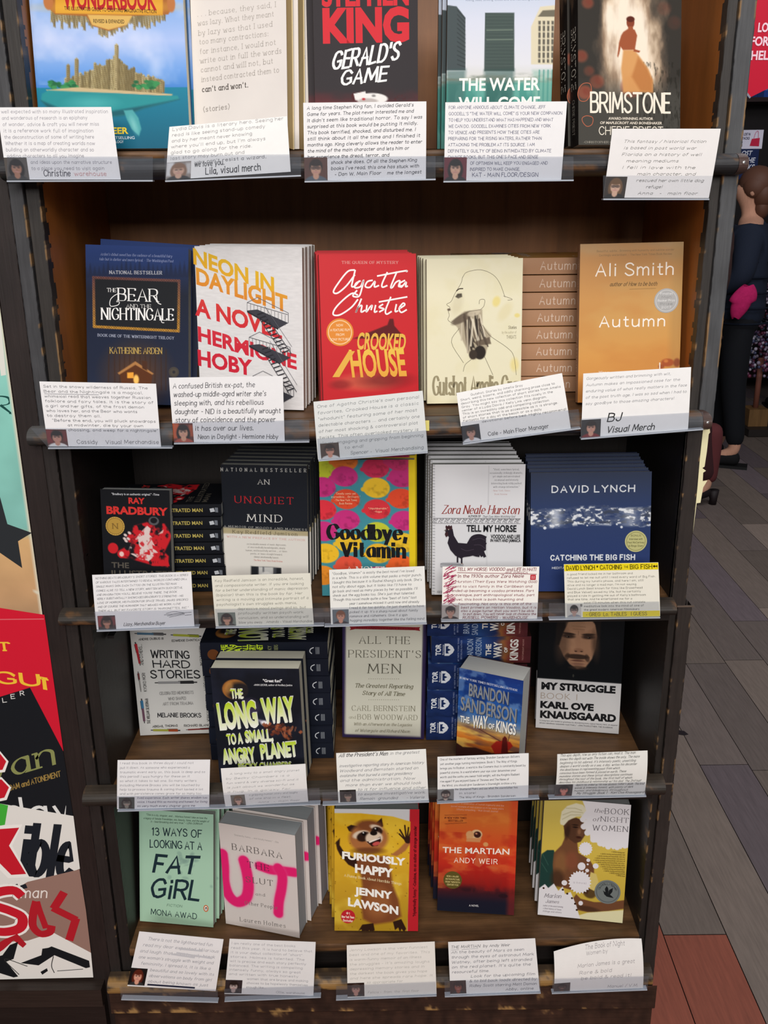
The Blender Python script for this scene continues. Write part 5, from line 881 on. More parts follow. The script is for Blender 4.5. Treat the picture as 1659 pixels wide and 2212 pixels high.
for s_, x0, x1, y0, y1, c_, dy, o_ in (('MY STRUGGLE', 302, 1002, 672, 733, '1c1c1e', 42, .055), ('BOOK 1', 296, 640, 766, 824, 'a39588', 18, -.012), ('KARL OVE', 292, 796, 850, 908, '1c1c1e', 32, .055), ('KNAUSGAARD', 290, 1006, 940, 1002, '1c1c1e', 42, .055)): a.t(s_, x0, x1, y0, y1, c_, off=o_, dy=dy)
a.t('"A living hero who landed on greatness by abandoning every typical literary feint, an emperor', 282, 1020, 1024, 1035, '3c3c3e', 'plain', wt=.16, slant=.2, dy=48); a.t('whose nakedness surpasses royal finery." -JONATHAN LETHEM, THE GUARDIAN', 286, 972, 1046, 1058, '3c3c3e', 'plain', wt=.16, dy=48)
b = make_book('D5', 'paperback with a long-haired bearded face over white block lettering, rightmost on the fourth shelf', a, '15171a', '1a1a1c', '8f8c84'); place(b, 'D5'); copies('D5', b, [-.002], 'dark bearded-face paperback', 'copies of the bearded-face book')

# ---------------------------------------------------------------- bottom shelf
a = Art('E1', 13, 110); p = a.p; p.grad([(0, '9fc3ab'), (1, 'a9cbaf')]); rr = random.Random(6)
for i, q in enumerate(('"This is a sly, singular, and ... hilarious honest take on how the', 'a legacy of female friendships, sex, beauty, fame, and the weight of', 'it - heartbreaking and very true." - LENA DUNHAM')): a.t(q, (330, 312, 365)[i], (786, 800, 750)[i], 130+i*26, 143+i*26, '4f6656', 'plain', wt=.17, slant=.2, dy=(26, 24, 16)[i])
for s_, x0, x1, y0, y1, dy, wt in (('13 WAYS OF', 376, 744, 236, 290, 16, .13), ('LOOKiNG AT A', 360, 746, 326, 380, 16, .13), ('FAT', 388, 700, 440, 562, 16, .18), ('GiRL', 365, 715, 615, 748, 22, .15), ('MONA AWAD', 368, 710, 840, 880, 36, .12)): a.t(s_, x0, x1, y0, y1, '1f3038', 'brush', wt=wt, dy=dy, slant=.2 if s_ in ('FAT', 'GiRL') else 0, rnd=rr)
for i in range(20): a.e(rr.gauss(640, 60), rr.gauss(520, 50), rr.uniform(10, 30), rr.uniform(6, 18), '7f9e90', 8, rr.uniform(-1, 1), .5)
a.t('FICTION', 486, 598, 803, 820, '5f7a68', 'plain', wt=.12, slant=.2, dy=8)
a.dc(779, 835, 19, 'c4642f', 26); a.dc(779, 835, 12, 'efe9df', 19); a.dc(780, 838, 8, '2a2a28', 14); a.dc(780, 842, 4, 'efe9df', 9)
b = make_book('E1', 'mint green paperback with brushed dark title, leftmost on the bottom shelf', a, '8fb59d', '9dc0a8', 'b9bdb5', bow=.001); place(b, 'E1'); copies('E1', b, [.004, .006, .009], 'mint green paperback', 'copies of the mint green book')
a = Art('E2', 13, 130); p = a.p; p.fill('d4cbc5'); PK = 'e5246f'
def spray(pts, wd):
    d = np.full(len(p.x), 9.); q = catmull(a.c(pts), 6)
    for (x1, y1), (x2, y2) in zip(q, q[1:]): d = np.minimum(d, p.segd(x1, y1*p.asp, x2, y2*p.asp))
    nz = (p.n(60, 3, 3)-.5)*.05; R_ = wd*a.k/2; p.mix(np.clip(1-(d-R_)/(.05)+nz*6, 0, 1)**2*.35, 'ee6a9d'); p.mix(np.clip(.5-(d-R_)/.02, 0, 1), PK)
spray([(900, 430), (910, 520), (915, 640), (950, 740), (1010, 790), (1075, 760), (1095, 680), (1085, 580), (1060, 480)], 78); spray([(1180, 520), (1260, 545), (1340, 550), (1440, 560)], 70); spray([(1320, 530), (1350, 590), (1345, 680), (1325, 780), (1320, 870)], 70)
a.t('"Eminently funny ... and totally honest." - Elle', 988, 1322, 282, 293, 'a5a09b', 'plain', wt=.15, dy=52); ST = dict(font='serif', gap=5, thin=.3)
for s_, x0, x1, y0, y1, dy, wt, c_ in (('BARBARA', 976, 1346, 353, 398, 62, .13, '5a5552'), ('THE', 1090, 1248, 484, 528, 28, .13, '5e2c48'), ('SLUT', 1078, 1278, 597, 638, 28, .13, '5a5552'), ('and', 1150, 1218, 716, 737, 8, .13, '77726e'), ('Other People', 1070, 1312, 780, 806, 34, .13, '77726e'), ('Lauren Holmes', 1034, 1374, 902, 931, 44, .13, '77726e')): a.t(s_, x0, x1, y0, y1, c_, wt=wt, dy=dy, **ST)
b = make_book('E2', 'pale paperback sprayed with hot pink letters, on the bottom shelf', a, 'cbc3bd', 'c9c0ba', 'a9aeb0', bow=.003); place(b, 'E2'); copies('E2', b, [.006, .011], 'pale paperback with pink spray', 'copies of the pink-sprayed book', gap=.0055)
a = Art('E3', 14, 150); p = a.p; p.fill('c9b9a8'); p.fill('cfcfcf'); a.g([(681, 60), (760, 60), (760, 1010), (664, 1010)], 'b8222c', 1)
cov = a.gm([(60, 120), (330, 122), (560, 145), (686, 182), (672, 700), (660, 1060), (60, 1010)], 1); base = p.c.copy()
p.grad([(0, 'd8a81c'), (.4, 'd2a428'), (.7, 'bd9226'), (1, 'a98420')]); p.mix(np.clip((p.n(3, 7)-.5)*3, 0, .5), 'e6c848'); rr = random.Random(5)
for i in range(90): a.e(rr.uniform(140, 680), rr.uniform(150, 1020), rr.uniform(2, 4.5), rr.uniform(2, 4.5), '6a4a12', 1)
F1, F2, F3 = '7a4526', 'a5683a', '2e1a12'
a.g([(300, 430), (280, 500), (330, 560), (340, 640), (330, 760), (345, 880), (420, 920), (560, 900), (620, 860), (600, 740), (560, 640), (545, 540), (520, 430)], F1, 22); a.e(450, 760, 90, 120, F2, 50, 0, .55)
a.g([(180, 420), (160, 380), (150, 330), (180, 300), (178, 350), (210, 400), (300, 450), (300, 520), (240, 490)], F3, 8); a.g([(545, 420), (600, 380), (650, 330), (690, 330), (650, 390), (590, 430)], F2, 10)
for q in ([(650, 310), (610, 240)], [(655, 300), (645, 210)], [(662, 300), (672, 225)], [(665, 315), (690, 250)], [(655, 320), (605, 270)]): a.l(q, 11, F3, 3)
a.e(668, 312, 26, 28, F3, 6); a.g([(230, 220), (245, 250), (300, 270), (310, 215), (260, 205)], F3, 6); a.g([(440, 190), (480, 155), (490, 215), (460, 235)], F3, 6); a.e(385, 300, 140, 110, F2, 24); a.e(385, 210, 90, 40, F1, 24); a.e(330, 275, 60, 30, 'd9c4ac', 10, -.25); a.e(440, 225, 46, 20, 'd9c4ac', 10, .3); a.e(350, 290, 50, 36, F3, 10, -.3); a.e(445, 250, 40, 32, F3, 10, .2); a.e(352, 268, 15, 16, '0f0a08', 3); a.e(438, 238, 15, 16, '0f0a08', 3); a.e(348, 262, 5, 5, 'f4efe8', 1); a.e(434, 232, 5, 5, 'f4efe8', 1)
a.e(425, 300, 62, 50, 'd9c4ac', 12, -.1); a.e(422, 264, 26, 18, '18100c', 5); a.g([(370, 325), (420, 318), (470, 290), (475, 320), (450, 355), (410, 360)], '2a0e0c', 5); a.e(440, 340, 28, 14, 'c0504a', 5, -.3); a.g([(385, 325), (470, 295), (468, 304), (392, 335)], 'efe6da', 2); a.e(385, 392, 110, 26, '5a3018', 18, 0, .7)
a.g([(340, 920), (420, 910), (430, 960), (400, 985), (390, 960), (378, 995), (362, 965), (340, 990), (335, 955), (312, 965)], F3, 4); a.g([(560, 900), (620, 880), (655, 950), (640, 975), (622, 950), (610, 975), (598, 940), (575, 960)], F3, 4)
m_ = np.clip(cov, 0, 1)[:, None]; p.c = p.c*m_+base*(1-m_)
W_ = 'efece4'
for s_, x0, x1, y0, y1, dy in (('FURIOUSLY', 196, 650, 398, 446, 50), ('HAPPY', 288, 562, 488, 545, 36), ('JENNY', 284, 556, 652, 700, 36), ('LAWSON', 238, 598, 728, 782, 66)): a.t(s_, x0, x1, y0, y1, W_, off=.045, dy=dy, gap=2)
a.t('A Funny Book About Horrible Things', 212, 620, 556, 574, 'e6d6a8', 'serif', wt=.15, dy=62)
a.dc(238, 862, 52, 'b8222c')
for i, (q, k) in enumerate((('#1', 14), ('New York Times', 44), ('Bestseller', 34))): a.t(q, 238-k, 238+k, 828+i*26, 844+i*26, 'efd9c8', 'plain', wt=.14, dy=6)
a.t('"Hysterically funny." -Candace, on an author of strange wonder', 704, 722, 215, 860, '6b1218', 'plain', wt=.3, rot=90)
b = make_book('E3', 'yellow paperback with a laughing raccoon holding up its paws, on the bottom shelf', a, 'a3202a', 'a3202a', '9ea5a2', bow=.0); place(b, 'E3'); copies('E3', b, [-.006, -.011, -.015, -.019, -.022, -.025], 'yellow raccoon-cover paperback', 'copies of the raccoon book')
a = Art('E4', 14, 130); p = a.p; p.grad([(0, 'c25a2c'), (.2, 'cf6a2c'), (.4, 'c84a22'), (.58, 'b82a1c'), (.74, '8a1d1a'), (.83, '3a1a22'), (.9, '1c1a28'), (1, '171a28')]); n_ = p.n(5, 5, 5, .7, 1.5); p.mix(np.clip((n_-.5)*2.5, 0, .4)*(p.v < .8), 'e08a3c'); p.mix(np.clip((p.n(4, 15, 4)-.5)*3, 0, .5)*(p.v > .3)*(p.v < .8), 'a01a16'); p.mix(np.exp(-((p.v-.80)/.03)**2)*np.clip((p.n(9, 2)-.4)*4, 0, 1)*.8, '2a151c'); p.mix(np.clip((p.x-.88)*6, 0, .35), 'd2301f')
a.e(1140, 300, 52, 26, 'd0a070', 5); a.e(1160, 272, 40, 34, 'd8b486', 4); a.e(1165, 275, 26, 24, '3a1a16', 3); a.e(1158, 268, 8, 6, 'c98a6a', 2); a.e(1112, 275, 28, 28, 'cf9a68', 5); a.e(1225, 345, 18, 16, 'd2965c', 4); a.g([(1090, 300), (1190, 300), (1185, 330), (1085, 325)], 'c98a58', 5); a.g([(1165, 400), (1225, 410), (1250, 450), (1180, 510), (1140, 490), (1150, 440)], 'c2623a', 10, .7); a.e(1270, 512, 40, 10, 'c2623a', 6, .1, .6); a.e(1350, 715, 32, 16, '2a151c', 5)
a.t('A NOVEL', 1105, 1175, 776, 789, 'd2cfcf', off=.01, dy=3); a.t('THE MARTIAN', 916, 1394, 364, 404, 'f0e6da', off=.015, dy=14); a.t('ANDY WEIR', 1000, 1308, 440, 474, 'f0dccb', 'plain', wt=.14, dy=12, gap=4, k=1)
a.t('#1 NEW YORK TIMES', 930, 1086, 148, 160, '6a2a18', 'plain', wt=.2, dy=2); a.t('BESTSELLER', 958, 1062, 168, 180, '6a2a18', 'plain', wt=.2, dy=2); a.l([(932, 136), (1088, 134)], 3, '6a2a18'); a.l([(934, 198), (1088, 190)], 3, '6a2a18')
a.lines(['Brilliant... a celebration of human ingenuity and the', 'purest example of real-science sci-fi for many years', 'Utterly compelling. - Wall Street Journal'], 1165, 52, 23, 11, 'd9a088', 7.2, 'plain', wt=.15)
a.dc(988, 600, 66, '5a4f22')
for i, q in enumerate(('NOW A MAJOR', 'MOTION PICTURE', 'FROM TWENTIETH', 'CENTURY FOX')): k = (42, 50, 52, 40)[i]; a.t(q, 988-k, 988+k, 566+i*20, 577+i*20, 'c9b878', 'plain', wt=.16)
b = make_book('E4', 'fiery orange-red paperback with a floating astronaut, on the bottom shelf', a, '5a221a', '6a2a1c', 'a8a090'); place(b, 'E4'); copies('E4', b, [-.008, -.013, -.017, -.021], 'orange-red astronaut paperback', 'copies of the astronaut book')
a = Art('E5', 15, 160); p = a.p; p.fill('c9b24f'); p.grad([(0, 'c4b05a'), (.5, 'c8ad45'), (1, 'b59a3a')]); SK, SD = '6a442c', '3a261a'
a.g([(290, 600), (340, 565), (400, 565), (420, 640), (430, 760), (420, 890), (265, 930), (270, 700)], '1d3a34', 8); a.l([(300, 600), (350, 700)], 6, '3a5f52', 4, .7); a.l([(290, 680), (340, 760)], 6, '3a5f52', 4, .7)
a.g([(490, 360), (500, 450), (470, 520), (400, 590), (390, 700), (400, 880), (700, 960), (760, 840), (760, 720), (720, 650), (620, 590), (610, 500), (560, 440)], SK, 10); a.e(460, 680, 60, 110, '8a6038', 40, 0, .6); a.e(560, 660, 60, 90, '8a4a34', 40, 0, .5); a.e(430, 820, 60, 90, SD, 40, 0, .7)
a.g([(485, 340), (520, 290), (600, 275), (660, 300), (685, 370), (680, 430), (640, 490), (590, 505), (540, 470), (500, 420)], '4f3323', 8); a.e(640, 400, 36, 70, '6e4a33', 24, .1, .7); a.e(520, 400, 24, 70, '2c1c14', 20, .1, .7); a.e(592, 360, 24, 7, '1d120d', 4); a.e(660, 360, 16, 6, '1d120d', 4); a.e(592, 340, 28, 5, '1d120d', 4); a.e(628, 400, 14, 26, '7f573d', 8); a.e(624, 456, 26, 8, '3f2018', 4); a.e(622, 446, 24, 5, '2c1610', 3)
a.g([(455, 310), (470, 220), (520, 170), (600, 145), (660, 160), (700, 210), (690, 260), (600, 265), (530, 300), (490, 345), (460, 335)], 'd8d2b4', 8); 
for q in ([(480, 250), (560, 220), (660, 230)], [(475, 290), (550, 250), (640, 250)], [(510, 190), (590, 190), (650, 210)]): a.l(q, 6, 'a9a078', 6, .8)
a.g([(600, 960), (640, 1000), (760, 1030), (880, 1030), (1080, 1005), (1080, 1080), (880, 1110), (700, 1120), (600, 1100), (570, 1000)], SK, 8); a.e(700, 1090, 110, 26, SD, 16, .1, .7); a.e(720, 950, 60, 50, SD, 16, .4, .8); a.g([(730, 760), (780, 780), (800, 850), (760, 930), (700, 900)], 'c9b56a', 8)
a.g([(620, 1150), (700, 1125), (900, 1110), (1080, 1095), (1080, 1260), (800, 1220), (620, 1190)], 'd6cfa5', 8)
WT = 'd9d6d8'
a.g([(640, 80), (1110, 80), (1110, 500), (1060, 545), (1030, 520), (1000, 555), (960, 535), (930, 560), (890, 520), (840, 540), (800, 500), (730, 490), (720, 400), (680, 430), (690, 350), (640, 360), (690, 290), (630, 290), (690, 210)], WT, 3)
for x, y, r in ((660, 292, 26), (668, 355, 28), (700, 410, 28), (755, 470, 30), (815, 505, 28), (885, 535, 26), (965, 540, 26), (1035, 525, 26)): a.e(x, y, r, r, WT, 1)
a.g([(180, 920), (270, 905), (320, 870), (350, 905), (400, 865), (440, 930), (480, 890), (500, 960), (550, 940), (580, 1010), (600, 1060), (620, 1130), (640, 1190), (180, 1300)], WT, 2)
def star(x, y, r, n_):
    a.sh([(x+r*(1 if i % 2 else .84)*math.cos(i*math.pi/n_), y+r*(1 if i % 2 else .84)*math.sin(i*math.pi/n_)) for i in range(2*n_)], WT)
star(684, 553, 64, 16); star(648, 710, 38, 20); star(632, 852, 106, 22); star(640, 1040, 22, 12)
for x, y, r in ((708, 655, 17), (703, 692, 9), (698, 747, 17), (774, 707, 26), (494, 858, 26)): a.dc(x, y, r, WT)
for x, y in ((308, 905), (480, 920), (520, 955), (562, 995), (590, 1045), (605, 1100)): a.dc(x, y, 10, SD)
a.t('the', 758, 842, 190, 224, '6d676a', 'serif', wt=.12, slant=.3); a.t('BOOK', 858, 1068, 190, 238, '5d585c', 'serif', wt=.11, dy=8, gap=3.6); a.t('of', 748, 800, 268, 302, '6d676a', 'serif', wt=.12, slant=.3); a.t('NIGHT', 820, 1066, 262, 304, '5d585c', 'serif', wt=.11, dy=14, gap=3.6); a.t('WOMEN', 748, 1058, 338, 384, '5d585c', 'serif', wt=.11, dy=14, gap=4.4)
for i in range(12): w_ = (120, 220, 250, 270, 280, 260, 230, 220, 200, 190, 140, 80)[i]; a.t('A darkly moving and beautifully told story of'[:max(8, int(w_/6))], 1036-w_, 1034, 570+i*19, 581+i*19, '8a7432', 'plain', wt=.16, slant=.15, dy=10)
a.t('a novel', 575, 690, 840, 858, 'b5aeb5', 'serif', wt=.1, gap=5); a.t('Marlon', 315, 462, 952, 986, '8a858a', 'serif', wt=.12, slant=.25, dy=6); a.t('James', 325, 442, 1006, 1034, '8a858a', 'serif', wt=.12, slant=.25, dy=6)
for i, q in enumerate(('Author of the award-winning', 'A Brief History of Seven', 'Killings and others')): a.t(q, 302, (480, 465, 466)[i], 1052+i*25, 1064+i*25, 'a9a4a9', 'plain', wt=.13, slant=.2, dy=14)
f_, X_, Y_, R_ = seal(880, 938, 118, '6e7472', '52585a', a)
def sf(m, S, f_=f_, X_=X_, Y_=Y_, R_=R_):
    f_(m, S); Z = lambda q: [(X_+x*R_, Y_+y*R_) for x, y in q]
    for i, ch in enumerate('DAYTON LITERARY'): t = math.radians(200+i*10); text(m, S, ch if ch != ' ' else '.', X_+R_*.68*math.cos(t)-R_*.06, X_+R_*.68*math.cos(t)+R_*.06, Y_+R_*.68*math.sin(t)-R_*.08, Y_+R_*.68*math.sin(t)+R_*.08, '2c3032', 'plain', wt=.14)
    for q in ([(-.3, .02), (-.38, -.1), (-.2, .0), (.05, .1), (.35, .3), (.5, .45), (.2, .42), (-.05, .38), (-.25, .2)], [(-.15, .05), (-.22, -.25), (-.1, -.5), (.02, -.35), (.08, -.05), (.02, .2)], [(.05, .15), (.12, -.2), (.4, -.4), (.36, -.05), (.2, .2)]): shape(m, S, Z(q), '1a1d1f')
b = make_book('E5', 'yellow paperback with a woman in a white headwrap and white scalloped shapes, bottom shelf', a, 'b9b8b0', 'a99a50', '9a9d9c', bow=.001, seals=[('medal_sticker', sf, M_PRINT, 'round grey award sticker with a black dove')]); place(b, 'E5'); copies('E5', b, [-.004, -.007, -.009, -.011], 'yellow headwrap-portrait paperback', 'copies of the headwrap-portrait book')
# ================================================================== staff cards in clear holders
def portrait(p, bg, skin, hair, long=0, glasses=0, beard=0, hat=None, shirt='333333', bg2=None, tilt=0, cx=.5, sc_=1.0):
    p.fill(bg)
    if bg2: p.rect(0, 0, .3, .8, bg2, .1); p.rect(.8, .1, 1, .7, bg2, .1, .7)
    A = p.asp; e = lambda x, y, rx, ry, c, s=.03, a=1: p.ell(cx+(x-.5)*sc_, .5+(y-.5)*sc_, rx*sc_, ry*sc_, c, s, tilt, a)
    if long: e(.5, .55, .34, .46*A, hair, .05)
    e(.5, 1.12, .52, .34*A, shirt, .04); e(.5, .80, .13, .16*A, skin, .03); e(.5, .40, .29, .34*A, hair, .04); e(.5, .50, .225, .27*A, skin, .03); e(.44, .44, .10, .10*A, hx(skin)*.6+hx('ffffff')*.35, .1, .5)
    e(.5, .27, .25, .12*A, hair, .04)
    if hat: e(.5, .24, .27, .13*A, hat, .03); e(.5, .33, .25, .04*A, hat, .03)
    if beard: e(.5, .66, .20, .14*A, hair, .05, .85); e(.5, .62, .10, .03*A, hx(skin)*.8, .02)
    for x in (.41, .59): e(x, .46, .045, .022*A, '241a18', .02); e(x, .415, .065, .014*A, hair, .02, .7)
    if glasses:
        for x in (.40, .60): e(x, .465, .095, .06*A, '1a1a1c', .01); e(x, .465, .075, .044*A, hx(skin)*.85, .01); e(x, .465, .04, .018*A, '241a18', .02)
        p.line([(.46*sc_+cx*(1-sc_), .46), (.54*sc_+cx*(1-sc_), .46)], .02, '1a1a1c')
    e(.5, .55, .03, .05*A, hx(skin)*.85, .03, .8); e(.5, .645, .085, .022*A, 'a5544c', .02); e(.5, .64, .06, .010*A, 'efe6e0', .01, .8)
def card(label, corners, L, ink='5a5c66', photo=None, prect=(.0, .70, .19, 1.0), v0=.08, v1=.95, cap=.42, wt=.10, style=0, slope=0, yb=1.1685, yt=1.1705, bow=.001, arch=0, curl=0, paper='e9e8e8', extra=None, dark_after=99, seed=1, group=None, x0=.03, clip=0):
    TL, TR, BR, BL = [at(px, py, y) for (px, py), y in zip(corners, (yt, yt, yb, yb))]
    W_ = float(np.linalg.norm(BR-BL)); H_ = float(np.linalg.norm(TL-BL))
    def S(x, y, l):
        u = (np.asarray(x, float)/W_)[..., None]; v = (np.asarray(y, float)/H_)[..., None]
        q = (TL*(1-u)+TR*u)*(1-v)+(BL*(1-u)+BR*u)*v
        q = q + np.concatenate([u*0, -bow*4*v*(1-v)-l+curl*(1-v)**3+u*0, arch*4*u*(1-u)*(1-v)**2], -1)
        return q
    r = empty('staff_card', tuple((BL+BR)/2)); tag(r, label, 'note card', group); inv = Matrix.Translation(-r.location)
    mb = MB(); nx, ny = 26, 18; mb.grid(lambda U, V: S(U*W_, V*H_, 0), nx, ny, paper); mb.grid(lambda U, V: S((1-U)*W_, V*H_, -.0003), nx, ny, paper)
    ink = hx(ink)*.78; wt *= 1.3
    rnd = random.Random(seed); mx = max(len(q if isinstance(q, str) else q[0]) for q in L); n = len(L); st = (v1-v0)/max(n-1, 1)
    for i, q in enumerate(L):
        o = {}
        if not isinstance(q, str): q, o = q[0], dict(q[1])
        if 'ink' in o: o['ink'] = hx(o['ink'])*.8
        a = o.get('x0', x0 if v0+st*i < prect[1]+.03 or photo is None else prect[2]+.03); b = o.get('x1', min(.975, a+(.965-x0)*len(q)/mx)); v = o.get('v', v0+st*i); cp = o.get('cap', st*cap*1.25)
        b = min(b, .985)
        text(mb, S, q, a*W_, b*W_, (v-cp)*H_+slope*H_*a, v*H_+slope*H_*a, o.get('ink', ink), 'hand', wt=o.get('wt', wt)*(1 if cp > .03 else 1.2), slant=o.get('slant', style), dy=slope*H_*(b-a), rnd=rnd, k=2)
    if extra: extra(mb, S, W_, H_)
    mb.build('card', M_CARD, r).matrix_parent_inverse = inv
    if photo is not None:
        a, b, c, d = prect; p = P(26, 30, (d-b)*H_/((c-a)*W_)); portrait(p, **photo); m = MB()
        m.grid(lambda U, V: S((a+(c-a)*U)*W_, (b+(d-b)*V)*H_, .00035), 26, 30, p.c)
        u = np.array([0, 1, 1, 0.]); vv = np.array([0, 0, 1, 1.])
        e0 = S((a+(c-a)*u)*W_, (b+(d-b)*vv)*H_, .00035); e1 = S((a+(c-a)*u)*W_, (b+(d-b)*vv)*H_, .0001)
        m.add(np.concatenate([e0, e1]), [(i, (i+1) % 4, 4+(i+1) % 4, 4+i) for i in range(4)], 'dddddd')
        m.build('staff_photo', M_PRINT, r).matrix_parent_inverse = inv
def holder(label, TL, TR, BR, BL, lip=True):
    q = [at(*c, 1.1655) for c in (TL, TR, BR, BL)]; r = empty('card_holder', tuple((q[2]+q[3])/2)); tag(r, label, 'card holder', 'clear plastic card holders'); inv = Matrix.Translation(-r.location)
    m = MB(); bk = [c+np.array([0, .001, 0]) for c in q]; m.add(q+bk, [(0, 3, 2, 1), (4, 5, 6, 7), (0, 1, 5, 4), (1, 2, 6, 5), (2, 3, 7, 6), (3, 0, 4, 7)], 'ffffff')
    m.build('front_pane', M_CLEAR, r).matrix_parent_inverse = inv
    d = np.array([0, 0, -.0016]); a, b = q[3], q[2]; f = np.array([0, -.0008, 0]); g = np.array([0, .0085, 0]); m = MB()
    m.add([a+f, b+f, b+f+d, a+f+d, a+g, b+g, b+g+d, a+g+d], [(0, 3, 2, 1), (4, 5, 6, 7), (0, 1, 5, 4), (1, 2, 6, 5), (2, 3, 7, 6), (3, 0, 4, 7)], 'a9b0ba')
    m.build('bottom_lip', M_LIP, r).matrix_parent_inverse = inv
BGB, BGR = '2a2326', '6a2a2c'
ph = lambda bg='2a2326', skin='b98a72', hair='2a1d18', **k: dict(bg=bg, skin=skin, hair=hair, **k)
GY = '9a9aa2'
# top shelf
card('handwritten card in front of the whale book, faint grey writing', ((-6, 232), (240, 231), (261, 388), (15, 388)), ['well expected with so many illustrated inspiration', 'and wonderous of research is an epiphany', 'of wonder, advice & craft you will never miss', 'it is a reference work full of imagination', 'the deconstruction of some of writing here', 'Whether it is a map of creating worlds now', 'building an otherworldly character and so', 'adding characters to all you imagine', 'and ideas upon the narrative structure', 'to a place you need to visit again', ('Christine', dict(x0=.33, x1=.56, cap=.085, ink='6f6f78')), ], 'd0ced5', ph('55504c', long=1, hair='15100e', skin='a8775f', tilt=.1), (.0, .69, .20, 1), v1=.95, style=.1, slope=.0, seed=1,
     extra=lambda m, S, w, h: text(m, S, 'warehouse', .60*w, .88*w, .885*h, .945*h, 'cf9f9f', 'hand', wt=.12, rnd=random.Random(3), k=2))
card('handwritten card signed below eight short lines, in front of the typewriter-text book', ((366, 274), (620, 251), (628, 371), (358, 389)), ['Lydia Davis is a literary hero. Seeing her', 'read is like seeing stand-up comedy', 'and by her meant never knowing', "where you'll end up, but I'm always", 'glad to go along for the ride.', 'last story may burn out and', ("you can't resist a wizard,", dict(ink='6b6b70')), ('we love you.', dict(ink='55555a', cap=.10, x1=.47, v=.79)), ('Lila, visual merch', dict(ink='4a4a50', cap=.125, x0=.32, x1=.76, v=.95))], 'b9b9b9', ph('8f8680', hair='8a6a55', skin='d0a890', long=1, bg2='d9d9d9'), (0, .67, .20, 1), v1=.95, slope=-.02, seed=2, paper='f0efec')
card('densely written card in front of the black and red satin-cover book', ((655, 222), (921, 219), (920, 388), (658, 390)), ["A long time Stephen King fan, I avoided Gerald's", 'Game for years. The plot never interested me and', "it didn't seem like traditional horror. To say I was", 'surprised at this book would be putting it mildly.', 'This book terrified, shocked, and disturbed me. I', 'still think about it all the time and I finished it', 'months ago. King cleverly allows the reader to enter', 'the mind of the main character and lets him or', 'her experience the dread, terror, and', 'shock she does. Of all the Stephen King', "books I've read, this one has stuck with", ('- Dan W. Main Floor    me the longest', dict(x0=.25, x1=.96))], '50505a', ph('5c3a30', hair='2c201a', skin='c99a80', glasses=1, shirt='55606a'), (.0, .70, .19, 1), slope=-.035, v0=.09, style=.15, seed=3, wt=.11)
card('card of blue capital letters in front of the flooded-towers book', ((962, 221), (1225, 219), (1212, 390), (959, 390)), ['FOR ANYONE ANXIOUS ABOUT CLIMATE CHANGE, JEFF', 'GOODELL\'S "THE WATER WILL COME" IS YOUR NEW COMPANION', 'TO HELP YOU UNDERSTAND WHAT HAS HAPPENED AND WHAT', 'WE CAN DO. GOODELL EXAMINES CITIES FROM NEW YORK', 'TO VENICE AND PRESENTS HOW THESE CITIES ARE', 'PREPARING FOR THE RISING WATERS, RATHER THAN', 'ATTACKING THE PROBLEM AT ITS SOURCE. I AM', 'DEFINITELY GUILTY OF BEING INTIMIDATED BY CLIMATE', "CHANGE BOOKS, BUT THIS ONE'S PACE AND SENSE", 'OF OPTIMISM WILL KEEP YOU ENGAGED AND', 'INSPIRED TO MAKE CHANGE.', ('KAT - MAIN FLOOR/DESIGN', dict(x0=.24, x1=.80, cap=.05))], '7d7f9c', ph('6a2530', hair='17110f', skin='d0a288', long=1, shirt='1c1c20'), (.0, .70, .19, 1), seed=4, wt=.1, v0=.085, cap=.38)
card('slanted card hanging lowest on the top rail, in front of the fiery-figure book', ((1323, 278), (1557, 278), (1531, 428), (1303, 427)), [('This fantasy / historical fiction', dict(x0=.12, x1=.88)), ('is based in post world war', dict(x0=.13, x1=.80)), ('Florida on a history of well', dict(x0=.12, x1=.86)), ('meaning mediums', dict(x0=.17, x1=.65)), ('I fell in love with the', dict(x0=.14, x1=.82)), ('main character, and', dict(x0=.29, x1=.83)), ('rescued her own little dog', dict(x0=.29, x1=.92)), ('refuge!', dict(x0=.39, x1=.54)), ('Anna   -   main floor', dict(x0=.32, x1=.88))], '8c8a86', ph('3a332e', hair='6a5038', skin='d0aa92', long=1, glasses=1, shirt='2a2a2a'), (.0, .69, .20, 1), v0=.20, v1=.95, cap=.34, style=.3, seed=5, paper='e4e1df', yb=1.1665, yt=1.169)
for lb, q in (('clear card holder at the left end of the top rail', ((15, 338), (330, 338), (330, 389), (15, 390))), ('clear card holder below the typewriter-text book', ((355, 335), (650, 333), (650, 378), (357, 390))), ('clear card holder below the black and red satin-cover book', ((657, 338), (941, 337), (941, 386), (658, 391))), ('clear card holder below the flooded-towers book', ((958, 338), (1239, 338), (1239, 388), (958, 391))), ('short clear card holder hanging below the right end of the top rail', ((1303, 379), (1540, 380), (1532, 429), (1303, 429)))): holder(lb, *q)
